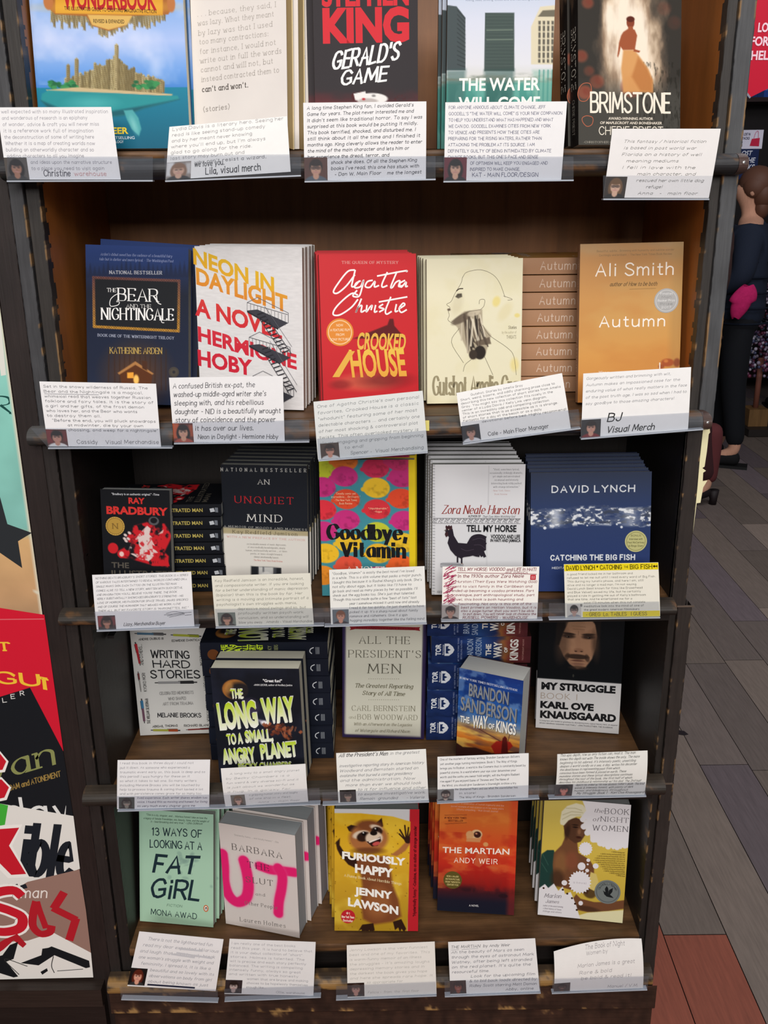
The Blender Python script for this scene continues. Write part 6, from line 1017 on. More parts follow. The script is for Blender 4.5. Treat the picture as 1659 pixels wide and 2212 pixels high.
# second shelf
card('neatly printed card in front of the dark blue hut book', ((85, 824), (337, 829), (348, 965), (104, 964)), ['Set in the snowy wilderness of Russia, The', ('Bear and the Nightingale is a magical,', dict(x1=.88)), 'whimsical read that weaves together Russian', 'folklore and fairy tales. It is the story of', 'a girl and her gifts, of the frost demon', 'who loves her, and the Bear who wants', ('to destroy them all.', dict(x1=.5)), ('"Before the end, you will pluck snowdrops', dict(x0=.07, x1=.97)), ('at midwinter, die by your own', dict(x0=.2, x1=.86)), ('choosing, and weep for a nightingale"', dict(x0=.2, x1=.985)), ('Cassidy    Visual Merchandise', dict(x0=.26, x1=.98, v=.955, cap=.06, wt=.1))], '707076', ph('55302c', hair='1c1412', skin='c08a76', shirt='d9d9d9', bg2='7a2a2c'), (.0, .73, .18, 1), v0=.09, v1=.83, cap=.42, seed=6, wt=.1,
     extra=lambda m, S, w, h: stroke(m, S, [(.03*w, .185*h), (.5*w, .185*h)], .0005, '707076', 1))
card('card of large loose handwriting in front of the fire-escape book', ((365, 816), (611, 812), (615, 954), (376, 955)), ['A confused British ex-pat, the', 'washed-up middle-aged writer she\'s', 'sleeping with, and his rebellious', ('daughter - NID is a beautifully wrought', dict(x1=.97)), ('story of coincidence and the power', dict(x1=.92)), ('it has over our lives.', dict(x0=.2, x1=.72)), ('Neon in Daylight - Hermione Hoby', dict(x0=.22, x1=.94, cap=.07))], '5c5c62', ph('5a2a22', hair='1c1110', skin='cf9b80', long=1, shirt='a84a3a', bg2='c2582f'), (0, .70, .18, 1), v0=.16, v1=.95, cap=.46, style=.12, seed=7, wt=.085)
card('creased grey-white card tilted up to the right, in front of the red mystery book', ((677, 868), (913, 844), (924, 975), (687, 993)), [("One of Agatha Christie's own personal", dict(x1=.96)), ('favorites, Crooked House is a classic', dict(x1=.95)), ('"whodunit" featuring some of her most', dict(x1=.93)), ('delectable characters ... and certainly one', dict(x1=.95)), ('of her most shocking & controversial plot', dict(x1=.93)), ('twists. This often overlooked mystery is', dict(x1=.93)), ('clever, engaging and gripping from beginning', dict(x1=.97)), ('to end!', dict(x0=.25, x1=.42)), ('Spencer -  Visual Merchandising', dict(x0=.3, x1=.96, cap=.055))], 'a5aaac', ph('4a3a30', hair='2a1d16', skin='c98f78', glasses=1, shirt='d0d0d0'), (.03, .72, .20, .99), v0=.11, cap=.36, seed=8, paper='dcdedb', slope=0, style=.15, bow=.002)
card('small-print card tilted up to the right, between the profile-sketch book and amber spines', ((986, 849), (1214, 806), (1233, 926), (1000, 956)), [('Gutshot: Stories by Amelia Gray', dict(x0=.13, x1=.62)), 'Short, weird, bizarre, and oddly charming prose close to', 'describing this new collection of short stories from Amelia', 'Gray. You might say this collection fits nicely in the', 'center of a Lydia Davis / Kelly Link venn diagram.', 'This is an incredibly odd and compelling collection', 'of short stories that is as accessible as it is strange.', 'Fantastic for a day at the beach or as a daily', ('devotional before bed. Highly recommend!', dict(x0=.2, x1=.985, ink='3a3a3e')), ('Cale - Main Floor Manager', dict(x0=.24, x1=.80, v=.93, cap=.075, ink='55555a'))], '5c5c60', ph('2a2a2e', hair='33241c', skin='b88a78', shirt='d5d5d8'), (0, .66, .17, .99), v0=.10, v1=.72, cap=.45, seed=9, paper='f0efec', bow=.002)
card('card with bold marker signature in front of the amber book with the silver medal', ((1260, 807), (1493, 793), (1486, 930), (1255, 945)), ['Gorgeously written and brimming with wit,', ('Autumn makes an impassioned case for the', dict(x1=.9)), 'enduring value of what really matters in the face', 'of the post truth age. I was so sad when I had to', ('say goodbye to those amazing characters!', dict(x1=.85)), ('BJ', dict(x0=.24, x1=.36, v=.77, cap=.125, ink='222222', wt=.14)), ('Visual Merch', dict(x0=.24, x1=.68, v=.95, cap=.10, ink='222222', wt=.14))], 'b5b6b9', ph('33302f', hair='2a1f18', skin='cf9880', shirt='7a2024'), (0, .72, .18, 1), v0=.10, v1=.68, cap=.33, style=.2, seed=10, paper='efeeec')
for lb, q in (('clear card holder at the left end of the second rail', ((66, 925), (372, 926), (372, 966), (104, 967))), ('clear card holder below the fire-escape book', ((374, 912), (668, 908), (668, 953), (376, 957))), ('clear card holder below the red mystery book', ((685, 948), (922, 930), (924, 976), (688, 994))), ('clear card holder below the profile-sketch book', ((997, 912), (1250, 884), (1254, 924), (1000, 958))), ('clear card holder at the right end of the second rail', ((1254, 905), (1519, 890), (1519, 926), (1255, 947)))): holder(lb, *q)
# third shelf
def hand_doodle(m, S, w, h):
    for q in ([(.72, .74), (.80, .71), (.90, .735)], [(.74, .76), (.82, .745), (.90, .74)], [(.73, .785), (.82, .765), (.91, .75)], [(.75, .81), (.83, .785), (.91, .765)], [(.90, .735), (.98, .73)], [(.91, .785), (.98, .775)], [(.70, .765), (.78, .755)]): stroke(m, S, [(a*w, b*h) for a, b in q], .0006, '55555a', 3)
card('card with a small drawn hand, in front of the small black book', ((199, 1242), (413, 1235), (420, 1353), (209, 1360)), ["NOTHING BEATS BRADBURY'S SHORT STORIES. THIS BOOK IS A SERIES", 'OF VARIOUS TALES INTERTWINED TO REVEAL WORLDS CONTAINED ON A', "SINGLE MAN'S SKIN. EACH TATTOO ON THE ILLUSTRATED MAN", 'COMES ALIVE TO TELL A NEW STORY, WRITTEN WITH SUCH DETAIL', "AND IMAGINATION YOU'LL BELIEVE YOU'RE THERE. THE BOOK", "VERILY SUBSTANTIALLY SHOWCASES BRADBURY'S STRENGTHS - HIS", 'LOVE OF HORROR, HIS PASSION FOR SPACE TRAVEL (MARS SPECIFIC)', 'AND OF COURSE THE HUMANISM THAT WEAVES HIS WORK. I LOVE', ('THEM ALL, BUT MY FAVORITE STORY IS "MARIONETTES, INC."', dict(x1=.95)), ('Lizzy, Merchandise Buyer', dict(x0=.28, x1=.70, v=.95, cap=.06, ink='6a6a6e'))], '85868c', ph('3a2a2c', hair='15100f', skin='a8745e', long=1, glasses=1, bg2='8a3438'), (.02, .74, .20, 1), v0=.08, v1=.68*1.09, cap=.36, style=.25, seed=11, extra=hand_doodle, slope=-.01)
card('yellowish card of loose writing in front of the black-over-white book', ((457, 1244), (670, 1238), (678, 1349), (466, 1353)), [('Kay Redfield Jamison is an incredible, honest,', dict(x1=.93)), 'and compassionate writer. If you are looking', 'for a better understanding of manic depression', '(bipolar) then this is the book by far. Her', 'writing is a moving and intimate portrait of a', 'psychologist\'s own struggles with mania,', ('depressive mood swings and so, but', dict(x0=.24, x1=.93)), ('profoundly written psych work', dict(x0=.24, x1=.9)), ('conclusion, and so understanding will', dict(x0=.24, x1=.95)), ('blow you away.   Amanda - Visual Merchandise', dict(x0=.24, x1=.985))], 'b0b0a4', ph('6f7a70', hair='17120f', skin='b98a70', long=1, glasses=1), (.03, .72, .21, .99), v0=.12, cap=.40, style=.12, seed=12, paper='e0ded0')
card('closely written card in front of the lemon-patterned book', ((711, 1231), (917, 1223), (921, 1344), (715, 1349)), ['"Goodbye, Vitamin" is easily the best novel I\'ve loved', 'in a while. This is a slim volume that packs a major punch.', "I bought this because it is Rachel Khong's only book. She's", "not silly about eggs, but it looks like I'll have to", "go back and read as many pieces by her as possible. I'll", "check out the egg books too. She's just that talented.", 'Though this novel made quite a few "best of lists" last', ('year I somehow missed it until now and already', dict(x0=.2)), ("I read it far too quickly, I'm just thankful to have", dict(x0=.2)), ("picked it up. It's a sharp novel about family", dict(x0=.2)), ('romance and Alzheimers. Give it a spin', dict(x0=.2)), ('hugging incredibly together like the failing mind', dict(x0=.2))], '7f8286', ph('5d6a70', hair='7a4a30', skin='cf9378', shirt='2a2c33'), (.02, .72, .19, .99), v0=.09, cap=.42, style=.15, seed=13, paper='eaeae4')
def red_card(m, S, w, h):
    rr = random.Random(4)
    for i in range(60):
        y = rr.uniform(.02, .72); x = rr.uniform(.005, .10 if y > .12 else .13); stroke(m, S, [(x*w, y*h), (min(x+rr.uniform(.03, .06), .14)*w, (y-rr.uniform(.03, .07))*h)], .0009, 'a8325c', 1)
    stroke(m, S, [(.15*w, .10*h), (.975*w, .13*h)], .0006, '8c1f3c', 1); stroke(m, S, [(.15*w, .15*h), (.09*w, .22*h), (.06*w, .42*h), (.07*w, .62*h), (.15*w, .74*h)], .0006, '8c1f3c', 3)
    shape(m, S, [(.91*w, .14*h), (.965*w, .14*h), (.965*w, .235*h), (.91*w, .235*h)], 'c0242f'); text(m, S, 'II', .925*w, .95*w, .165*h, .215*h, 'f0d8d8', 'plain', wt=.2)
card('card covered in dark red handwriting in front of the white rooster book', ((956, 1224), (1165, 1224), (1160, 1338), (954, 1338)), [('TELL MY HORSE: VOODOO and LIFE in HAITI', dict(x0=.155, x1=.965, v=.075, cap=.055)), ('and JAMAICA', dict(x0=.65, x1=.88, v=.125, cap=.04)), ('In the 1930s author Zora Neale', dict(x0=.16, x1=.84, v=.20, cap=.055)), ('Hurston (Their Eyes Were Watching God)', dict(x0=.14, x1=.98, v=.295)), ('went to visit family in the Caribbean and', dict(x0=.1, x1=.93, v=.385)), ('ended up becoming a voodoo priestess. Part', dict(x0=.1, x1=.95, v=.465)), ('travelogue, part anthropological study, part', dict(x0=.1, x1=.96, v=.545)), ('novel, this book is both haunting and', dict(x0=.1, x1=.84, v=.63)), ('fascinating. Not only is this one of the', dict(x0=.17, x1=.93, v=.715)), ('best primers on Haitian Voodoo, but it is', dict(x0=.2, x1=.985, v=.785)), ('also a page-turner that you won\'t be able', dict(x0=.2, x1=.96, v=.85)), ("to put down. You will never look at chickens the", dict(x0=.22, x1=.985, v=.91)), ('RUSSELL POWERS - WAREHOUSE', dict(x0=.22, x1=.90, v=.985, cap=.05))], 'a03048', ph('b0a8a0', hair='2a2020', skin='b08572', hat='1a1a1c', shirt='1c1c1e'), (0, .72, .18, .99), cap=.45, seed=14, wt=.12, extra=red_card, paper='f2efe8', style=.15)
def yellow_card(m, S, w, h):
    u = lambda q: [(a*w, b*h) for a, b in q]
    shape(m, S, u([(.003, .003), (.997, .003), (.997, .125), (.003, .125)]), 'e8d31f'); shape(m, S, u([(.185, .89), (.997, .89), (.997, .997), (.185, .997)]), 'e8d31f')
    text(m, S, 'DAVID LYNCH * CATCHING', .025*w, .61*w, .03*h, .105*h, '3c3508', 'hand', wt=.15, k=2); text(m, S, 'THE', .635*w, .68*w, .05*h, .085*h, '3c3508', 'hand', wt=.15, k=2); text(m, S, 'BIG FISH', .70*w, .93*w, .03*h, .105*h, '3c3508', 'hand', wt=.15, k=2)
    disc(m, S, .955*w, .065*h, .014*w, '3c2a08', 16, .02*h); shape(m, S, u([(.965, .065), (.988, .04), (.988, .09)]), '3c2a08')
    text(m, S, '- GREG  Lo. TABLES   I GUESS', .22*w, .86*w, .91*h, .975*h, '6b5f14', 'hand', wt=.13, k=2)
    for i in range(2): stroke(m, S, [((.165+i*.012)*w, .74*h), ((.165+i*.012)*w, .79*h)], .0009, '333333', 1)
card('card with yellow highlighted bands in front of the navy water-splash book', ((1218, 1219), (1422, 1215), (1426, 1331), (1221, 1334)), ['A good friend locked me in her bathroom and', 'refused to let me out until I read every word of Big Fish.', 'This during my lunatic phase, and here I am, still', "alive and no longer a mad man. I'm not saying", 'David Lynch (best known for films like Eraserhead', 'and Blue Velvet) saved my life, but he certainly', 'played a role in getting me out of Kelly\'s bathroom', 'that one time. And he entertained me for a', ('solid 173 minutes when this cut consists', dict(x0=.2)), ('meditative look into the mind of one of', dict(x0=.2, ink='4a4a4a')), ('the great modern American filmmakers', dict(x0=.2, ink='4a4a4a'))], '85847a', ph('c9c5bd', hair='17130f', skin='b09284', shirt='8a8f96', glasses=1), (.02, .74, .17, .99), v0=.2, v1=.87, cap=.42, seed=15, extra=yellow_card, paper='e9e6d8')
for lb, q in (('clear card holder at the left end of the third rail', ((203, 1322), (428, 1317), (430, 1354), (209, 1362))), ('clear card holder below the black-over-white book', ((464, 1316), (700, 1314), (700, 1350), (466, 1355))), ('clear card holder below the lemon-patterned book', ((700, 1314), (920, 1308), (922, 1346), (701, 1352))), ('clear card holder below the white rooster book', ((952, 1304), (1172, 1302), (1172, 1338), (953, 1341))), ('clear card holder below the navy water-splash book', ((1186, 1304), (1424, 1300), (1426, 1333), (1186, 1337)))): holder(lb, *q)
# fourth shelf
card('card with darker crowded last lines in front of the pen-bordered book', ((254, 1642), (454, 1641), (452, 1747), (253, 1748)), ['I read this book in three days! I could not', 'put it down. As someone who experienced a', 'traumatic event early on, this book is deep and so', 'this period! I was hungry for these on it', 'so what it takes to tell one. So many writers', 'including Melanie Brooks you will be touched by', ('help to process trauma & caring that lasted a lot', {}), ('and with persistence comes grace for so many too', {}), ('lived experience. Each writer shares wisdom too', dict(x0=.22, ink='6f6888')), ('voice. I found this so moving and honest for living', dict(x0=.22, ink='6f6888')), ('so very much every chapter gave me', dict(x0=.22, ink='55506a'))], 'c0c0c6', ph('3c4440', hair='17120f', skin='8a8478', glasses=1, long=1, shirt='1a1a1a'), (.02, .74, .19, .99), v0=.08, cap=.38, style=.1, seed=16, bow=.0015)
card('creased card leaning under the black book with tall green letters', ((477, 1660), (660, 1650), (666, 1732), (487, 1742)), [('A long way to a small angry planet', dict(x0=.1, x1=.92)), ('by Becky Chambers is a', dict(x0=.05, x1=.8)), ('fun weird & very diverse sci-fi and it', dict(x0=.05, x1=.9)), ('is just about as wonderful as', dict(x0=.05, x1=.85)), ('a hug. In a galaxy far', dict(x0=.05, x1=.8)), ('a gripping human story and laughs', dict(x0=.3, x1=.88)), ('of one ship in a fleet.', dict(x0=.3, x1=.8)), ('Anna   -  main floor', dict(x0=.4, x1=.9))], 'bcbcbe', ph('6a6660', hair='6a5545', skin='c9a08f', glasses=1, long=1), (.08, .68, .25, .99), v0=.16, cap=.32, style=.3, seed=17, bow=.003, paper='e4e2df')
card('cursive card in front of the purple-bordered cream book', ((726, 1627), (920, 1618), (926, 1729), (731, 1734)), [("All the President's Men", dict(x1=.57, ink='4a4a4e', cap=.07)), ('in the greatest', dict(x0=.60, x1=.92, v=.075)), ('investigative reporting story in American history', {}), ('Woodward and Bernstein started an', dict(x1=.9)), ('avalanche that buried a corrupt presidency', {}), ('and the administration. Now', dict(x1=.86)), ('more than ever we should look', dict(x0=.09, x1=.92)), ('to it for influence and other', dict(x0=.22, x1=.97)), ('to examine investigative work.', dict(x0=.22, x1=.97)), ('Remain  grounded      - Valerie', dict(x0=.24, x1=.95))], 'b5b7b9', ph('2c2826', hair='17120f', skin='9a8270', glasses=1), (.02, .73, .20, .99), v0=.08, cap=.42, style=.35, seed=18, paper='ecece6', bow=.0015)
card('card of tiny upright writing in front of the thick orange sunset book', ((945, 1635), (1142, 1627), (1141, 1725), (945, 1731)), [('One of the masters of fantasy writing, Brandon Sanderson delivers', dict(x1=.9)), ('yet another page turning masterpiece. Book 1: The Way of Kings', dict(x1=.87)), 'brings you to Roshar, a world in the Cosmere that is constantly beset by', 'powerful storms. In a world where your eye color determines your', 'worth and the oaths you swear hold weight, will the Knights Radiant', 'rise again? If you enjoyed Game of Thrones and The Name of', ('the Wind, you should give Sanderson\'s Stormlight Archive a try.', dict(x0=.05)), ('Journey to the Shattered Plains and see what the stormfather has', dict(x0=.05)), ('in store!', dict(x0=.24, x1=.42)), ('The Way of Kings - Brandon Sanderson', dict(x0=.24, x1=.86))], '6e7076', ph('8a8a86', hair='1c1714', skin='c9b2a2', beard=1, shirt='3a3c40'), (0, .72, .18, .99), v0=.08, v1=.94, cap=.36, seed=19, paper='ebebe9', bow=.0015)
card('curling card of dense slanted writing in front of the bearded-face book', ((1206, 1636), (1402, 1628), (1392, 1717), (1198, 1720)), ['This epic depth, raw as only fiction can, read it. The man', 'knows this depth not with The inside shows the only. The more', 'beginning to hit adored, it\'s intensely poetic, unsettling', 'deepen a world vividly as a sea, a day, writes his decanter', 'the dead bones in representing past from which', 'conscious have been formed & placed on earth. These', 'mundane stories and these lyrical descriptions continues', 'throughout the rest of the book, the first half of which', 'describes his childhood & relationship w/ his dad. The 2nd half', ('depicts his ordeal w/ his now alcoholic father\'s death. This kind', {}), ('words & intensely honest, with plenty of dark', dict(x0=.21)), ('humor and bleakness throughout', dict(x0=.21, x1=.8)), ('My Struggle: Book 1 - Karl Ove Knausgaard', dict(x0=.24, x1=.985, cap=.055))], '55564f', ph('3a3432', hair='15100f', skin='c9786a', long=1, shirt='4a1c20'), (0, .68, .19, .99), v0=.05, v1=.95, cap=.5, style=.4, seed=20, paper='dedcd6', curl=.008, bow=.002)
for lb, q in (('clear card holder at the left end of the fourth rail', ((252, 1721), (470, 1717), (472, 1745), (254, 1751))), ('clear card holder below the black book with tall green letters', ((470, 1714), (690, 1703), (692, 1736), (472, 1745))), ('clear card holder below the purple-bordered cream book', ((696, 1712), (926, 1705), (927, 1731), (697, 1738))), ('clear card holder below the thick orange sunset book', ((943, 1706), (1165, 1696), (1165, 1724), (944, 1734))), ('clear card holder at the right end of the fourth rail', ((1184, 1696), (1394, 1690), (1396, 1719), (1185, 1724)))): holder(lb, *q)
# bottom shelf
card('blank-looking card with blurred grey lines, leaning in front of the mint green book', ((301, 2012), (483, 2029), (466, 2141), (275, 2130)), [('There is not the lighthearted fun', dict(x0=.12, x1=.88)), ('read my dear expected. Hilarious', dict(x0=.08, x1=.96)), ('and laugh that would easily break', dict(x0=.06, x1=.93)), ('one woman\'s struggle with weight and', dict(x0=.06, x1=.92)), ('femininity. I spread it, it is like a', dict(x0=.1, x1=.9)), ('beautiful and so lovely with its', dict(x0=.22, x1=.95)), ('observations on body from girl', dict(x0=.22, x1=.93)), ('about being known as just', dict(x0=.22, x1=.9))], 'd6d5da', ph('1c1716', hair='5a2418', skin='dd9f85', long=1), (.0, .64, .19, .97), v0=.13, v1=.9, cap=.38, style=.15, slope=.01, seed=21, yt=1.178, bow=.002, paper='e6e3e2',
     extra=lambda m, S, w, h: [stroke(m, S, [(a*w, b*h), (c*w, d*h)], .003, 'c4c3c6', 1) for a, b, c, d in ((.5, .235, .78, .24), (.48, .31, .9, .36), (.42, .34, .7, .37))]+[stroke(m, S, [(.22*w, .945*h), (.76*w, .955*h)], .0035, '23253a', 1)])
card('card of faint blocky writing in front of the pink-sprayed book', ((496, 2028), (682, 2035), (677, 2151), (485, 2147)), ['I am really one of the best books', 'read this year. It is hard to believe that', ('it is your debut collection of "short"', dict(x1=.85)), ('stories. Holmes is talented. The', dict(x1=.88)), 'wit is precise and each story perfectly', ('balanced. The writing is compelling', dict(x1=.86)), ('intensely funny, always so great', dict(x1=.84)), ('and written with true honesty', dict(x1=.82)), ('women that are brave and making', dict(x0=.24, x1=.93)), ('choices to be hopelessly themselves', dict(x0=.24, x1=.93)), ('enough like...', dict(x0=.24, x1=.46)), ('Ollie, warehouse', dict(x0=.58, x1=.9))], 'd8d6da', ph('33292a', hair='2a1f1c', skin='b5a09a', shirt='15151a'), (0, .73, .19, .98), v0=.09, cap=.40, seed=22, yt=1.176, paper='e4e2e0', slope=.02)
card('card with almost invisible pencil writing in front of the raccoon book', ((749, 2042), (939, 2034), (943, 2148), (751, 2155)), ['Jenny Lawson is the very funniest', 'best and one of my favorites. This', ('is warm-funny memoir of an illness', dict(x1=.84)), ('the struggles - it\'s amazing laughs', dict(x1=.93)), ('depressing memory stories and in', dict(x1=.87)), ('the darkest the book gives you hope', dict(x1=.9)), ('and here she spreads rare hope. It', dict(x1=.96)), ('so appropriate for', dict(x0=.22, x1=.62)), ('Felicia -  from  the  first floor', dict(x0=.23, x1=.8, v=.93))], 'f4f0e8', ph('33241f', hair='4a3a33', skin='b98a7c'), (0, .71, .19, .98), v0=.11, v1=.82, cap=.38, style=.15, seed=23, yt=1.176, paper='e9e5dd')
card('card with underlined heading in front of the orange-red astronaut book', ((968, 2035), (1156, 2027), (1166, 2142), (973, 2149)), [('THE MARTIAN  by Andy Weir', dict(x0=.03, x1=.70, ink='7a7a80')), ('Ah the beauty of Mars as seen', dict(x1=.86)), 'through the eyes of astronaut Mark', 'Watney, after being left stranded', ("on the red planet. It's quite the", dict(x1=.92)), ('resourceful time.', dict(x1=.45)), ('Look for the upcoming film', dict(x0=.24, x1=.96)), ('& to bid back loads directed by', dict(x0=.22, x1=.97)), ('Ridley Scott starring Matt Damon', dict(x0=.22, x1=.97)), ('Abby, online', dict(x0=.62, x1=.93))], 'a9a9b0', ph('3a2420', hair='17100e', skin='8a4a3c', hat='2a1c1a'), (0, .72, .18, .98), v0=.12, cap=.42, style=.2, seed=24, yt=1.176, paper='eae9e7',
     extra=lambda m, S, w, h: [stroke(m, S, [(.03*w, .145*h), (.12*w, .143*h)], .0005, '95959b', 1), stroke(m, S, [(.15*w, .142*h), (.34*w, .138*h)], .0005, '95959b', 1)])
card('curled card with arched top edge in front of the headwrap-portrait book', ((1199, 2068), (1390, 2040), (1389, 2136), (1196, 2143)), [('The Book of Night', dict(x0=.35, x1=.8, v=.1, cap=.07)), ('Women by', dict(x0=.36, x1=.6, v=.19, cap=.06)), ('Marlon James is a great', dict(x0=.26, x1=.9, v=.40, cap=.07)), ('Rare & bold', dict(x0=.28, x1=.64, v=.55, cap=.07)), ('be bold & read it!', dict(x0=.3, x1=.86, v=.68, cap=.07)), ('Manuel / V.M.', dict(x0=.6, x1=.94, v=.93, cap=.07))], 'cfc9ca', ph('3c3230', hair='241a18', skin='5a3f36', beard=1), (0, .72, .18, .99), seed=25, yt=1.178, curl=.012, bow=.003, arch=.0085, style=.2, paper='e6e2de')
for lb, q in (('clear card holder at the left end of the bottom rail', ((258, 2133), (470, 2139), (471, 2164), (262, 2158))), ('clear card holder below the pink-sprayed book', ((484, 2137), (693, 2131), (693, 2153), (485, 2162))), ('clear card holder below the raccoon book', ((726, 2131), (941, 2122), (943, 2150), (726, 2159))), ('clear card holder below the orange-red astronaut book', ((960, 2121), (1167, 2114), (1168, 2144), (961, 2152))), ('clear card holder at the right end of the bottom rail', ((1194, 2116), (1402, 2110), (1398, 2137), (1192, 2145)))): holder(lb, *q)
# ================================================================== shop behind the bookcase, seen past its right edge
def flat_mat(name, col, rough=.85, ns=40, na=.15):
    m, nt, b, N = newmat(name); L = nt.links.new
    no = N('ShaderNodeTexNoise'); no.inputs['Scale'].default_value = ns; mr = N('ShaderNodeMapRange'); mr.inputs['To Min'].default_value = 1-na; mr.inputs['To Max'].default_value = 1+na
    L(no.outputs['Fac'], mr.inputs['Value']); sc_ = N('ShaderNodeVectorMath'); sc_.operation = 'SCALE'; sc_.inputs[0].default_value = tuple(lin(hx(col))); L(mr.outputs['Result'], sc_.inputs['Scale']); L(sc_.outputs['Vector'], b.inputs['Base Color'])
    b.inputs['Roughness'].default_value = rough; b.inputs['Specular IOR Level'].default_value = .2
    return m
MC = {}
def mat(c): 
    if c not in MC: MC[c] = flat_mat('cloth_'+c, c)
    return MC[c]
def skin(name, pts, edges, col, parent, sub=2):
    """one continuous skinned surface over a skeleton: pts = [(x, y, z, radius)]"""
    me = bpy.data.meshes.new(name); me.from_pydata([p[:3] for p in pts], edges, []); o = bpy.data.objects.new(name, me); COL.objects.link(o); o.parent = parent
    sk = o.modifiers.new('skin', 'SKIN'); sk.use_smooth_shade = True
    if not me.skin_vertices: me.skin_vertices.new()
    for i, p in enumerate(pts): d = me.skin_vertices[0].data[i]; d.radius = (p[3], p[4] if len(p) > 4 else p[3]); d.use_root = i == 0
    s = o.modifiers.new('subdivision', 'SUBSURF'); s.levels = s.render_levels = sub
    me.materials.append(mat(col)); return o
def person(label, x, y, rz, ht, coat, trousers, hair, skinc='c09078', shoe='141416', arm=((.20, .02, 1.12), (.17, -.06, .90)), boots=None, step=.0, tail=True, scarf=None):
    r = empty('person', (x, y, 0)); r.rotation_euler.z = rz; tag(r, label, 'person'); k = ht/1.68
    S = lambda L: [tuple(v*k for v in p) for p in L]
    sgn = (-1, 1); hx_, hy, hz = arm[1]
    P_ = [(0, 0, .94, .115, .09), (0, .0, 1.08, .105, .085), (0, .01, 1.25, .125, .09), (0, .01, 1.37, .10, .075), (0, 0, 1.44, .05), (0, -.01, 1.50, .05), (0, -.02, 1.56, .078, .092), (0, -.015, 1.63, .066, .08)]
    E_ = [(i, i+1) for i in range(7)]
    for s in sgn:
        n = len(P_); P_ += [(s*.10, 0, .88, .085), (s*.10, -.01+s*step*.4, .50, .058), (s*.10, .01+s*step, .10, .040), (s*.10, -.10+s*step, .045, .034)]; E_ += [(0, n), (n, n+1), (n+1, n+2), (n+2, n+3)]
        n = len(P_); ex, ey, ez = arm[0]; P_ += [(s*.17, .01, 1.36, .058), (s*ex, ey, ez, .042), (s*hx_, hy, hz, .030), (s*hx_, hy-.035, hz-.045, .030, .018)]; E_ += [(3, n), (n, n+1), (n+1, n+2), (n+2, n+3)]
        for f, (dx, l) in enumerate(((-.024, .060), (-.008, .070), (.008, .066), (.022, .052))):
            m_ = len(P_); P_ += [(s*hx_+dx, hy-.055, hz-.075, .0085), (s*hx_+dx, hy-.075, hz-.075-l*.5, .008), (s*hx_+dx, hy-.068, hz-.075-l, .0065)]; E_ += [(n+3, m_), (m_, m_+1), (m_+1, m_+2)]
        m_ = len(P_); P_ += [(s*(hx_-.035), hy-.04, hz-.045, .010), (s*(hx_-.048), hy-.06, hz-.08, .008)]; E_ += [(n+2, m_), (m_, m_+1)]
    skin('body', S(P_), E_, skinc, r)
    # head details
    m = MB(); h0 = np.array([0, -.105, 1.585])*k
    for s in sgn: m.ball((s*.030*k, -.096*k, 1.59*k), .012*k, 'f0ece6', 10); m.ball((s*.030*k, -.1045*k, 1.59*k), .0062*k, '2a1c16', 8)
    m.tube([(0, -.10*k, 1.59*k), (0, -.125*k, 1.55*k)], [.008*k, .014*k], skinc, 8); m.tube([(-.022*k, -.105*k, 1.518*k), (0, -.112*k, 1.515*k), (.022*k, -.105*k, 1.518*k)], .006*k, 'a0584e', 8)
    for s in sgn: m.ball((s*.079*k, 0, 1.575*k), .022*k, skinc, 10, sq=(.45, .8, 1.2))
    m.build('face', M_BARK, r, True)
    m = MB()
    for x_, y_, z_, r_, q_ in ((0, .018, 1.615, .098, (.92, 1.02, .98)), (0, .055, 1.56, .085, (1, .8, 1.0)), (0, .055, 1.49, .062, (1, .75, 1.1)), (-.05, .01, 1.60, .055, (.8, 1.2, 1.2)), (.05, .01, 1.60, .055, (.8, 1.2, 1.2))): m.ball((x_*k, y_*k, z_*k), r_*k, hair, 18, sq=q_)
    if tail: m.ball((0, .145*k, 1.60*k), .05*k, hx(hair)*.6, 14); m.tube([(0, .10*k, 1.61*k), (0, .17*k, 1.60*k), (0, .20*k, 1.53*k), (0, .185*k, 1.43*k), (0, .165*k, 1.36*k)], [.03*k, .045*k, .048*k, .038*k, .008*k], hair, 14)
    m.build('hair', M_BARK, r, True)
    Cn = [(0, .0, .80, .19, .155), (0, .0, .95, .18, .15), (0, .0, 1.10, .165, .14), (0, .01, 1.26, .17, .135), (0, .01, 1.37, .125, .10), (0, .0, 1.43, .078, .078)]; ce = [(i, i+1) for i in range(5)]
    for s in sgn: n = len(Cn); Cn += [(s*.19, .01, 1.345, .085), (s*(arm[0][0]+.01), arm[0][1], arm[0][2], .072), (s*hx_, hy, hz+.03, .052)]; ce += [(3, n), (n, n+1), (n+1, n+2)]
    c = skin('coat', S(Cn), ce, coat, r)
    m = MB()
    for i in range(6):
        z = (.86+i*.085)*k; rx, ry = (.197-.004*i)*k, (.162-.003*i)*k; pts = [(rx*math.cos(t), ry*math.sin(t)+.004, z) for t in np.linspace(0, 2*math.pi, 25)]; m.tube(pts, .006*k, hx(coat)*.75, 6, caps=False)
    o = m.build('quilting_seam', M_CLOTH, c, True)
    T_ = [(0, 0, .90, .125, .10)]; te = []
    for s in sgn: n = len(T_); T_ += [(s*.10, 0, .84, .098), (s*.10, -.01+s*step*.4, .50, .076), (s*.10, .01+s*step, .12, .056)]; te += [(0, n), (n, n+1), (n+1, n+2)]
    skin('trousers', S(T_), te, trousers, r)
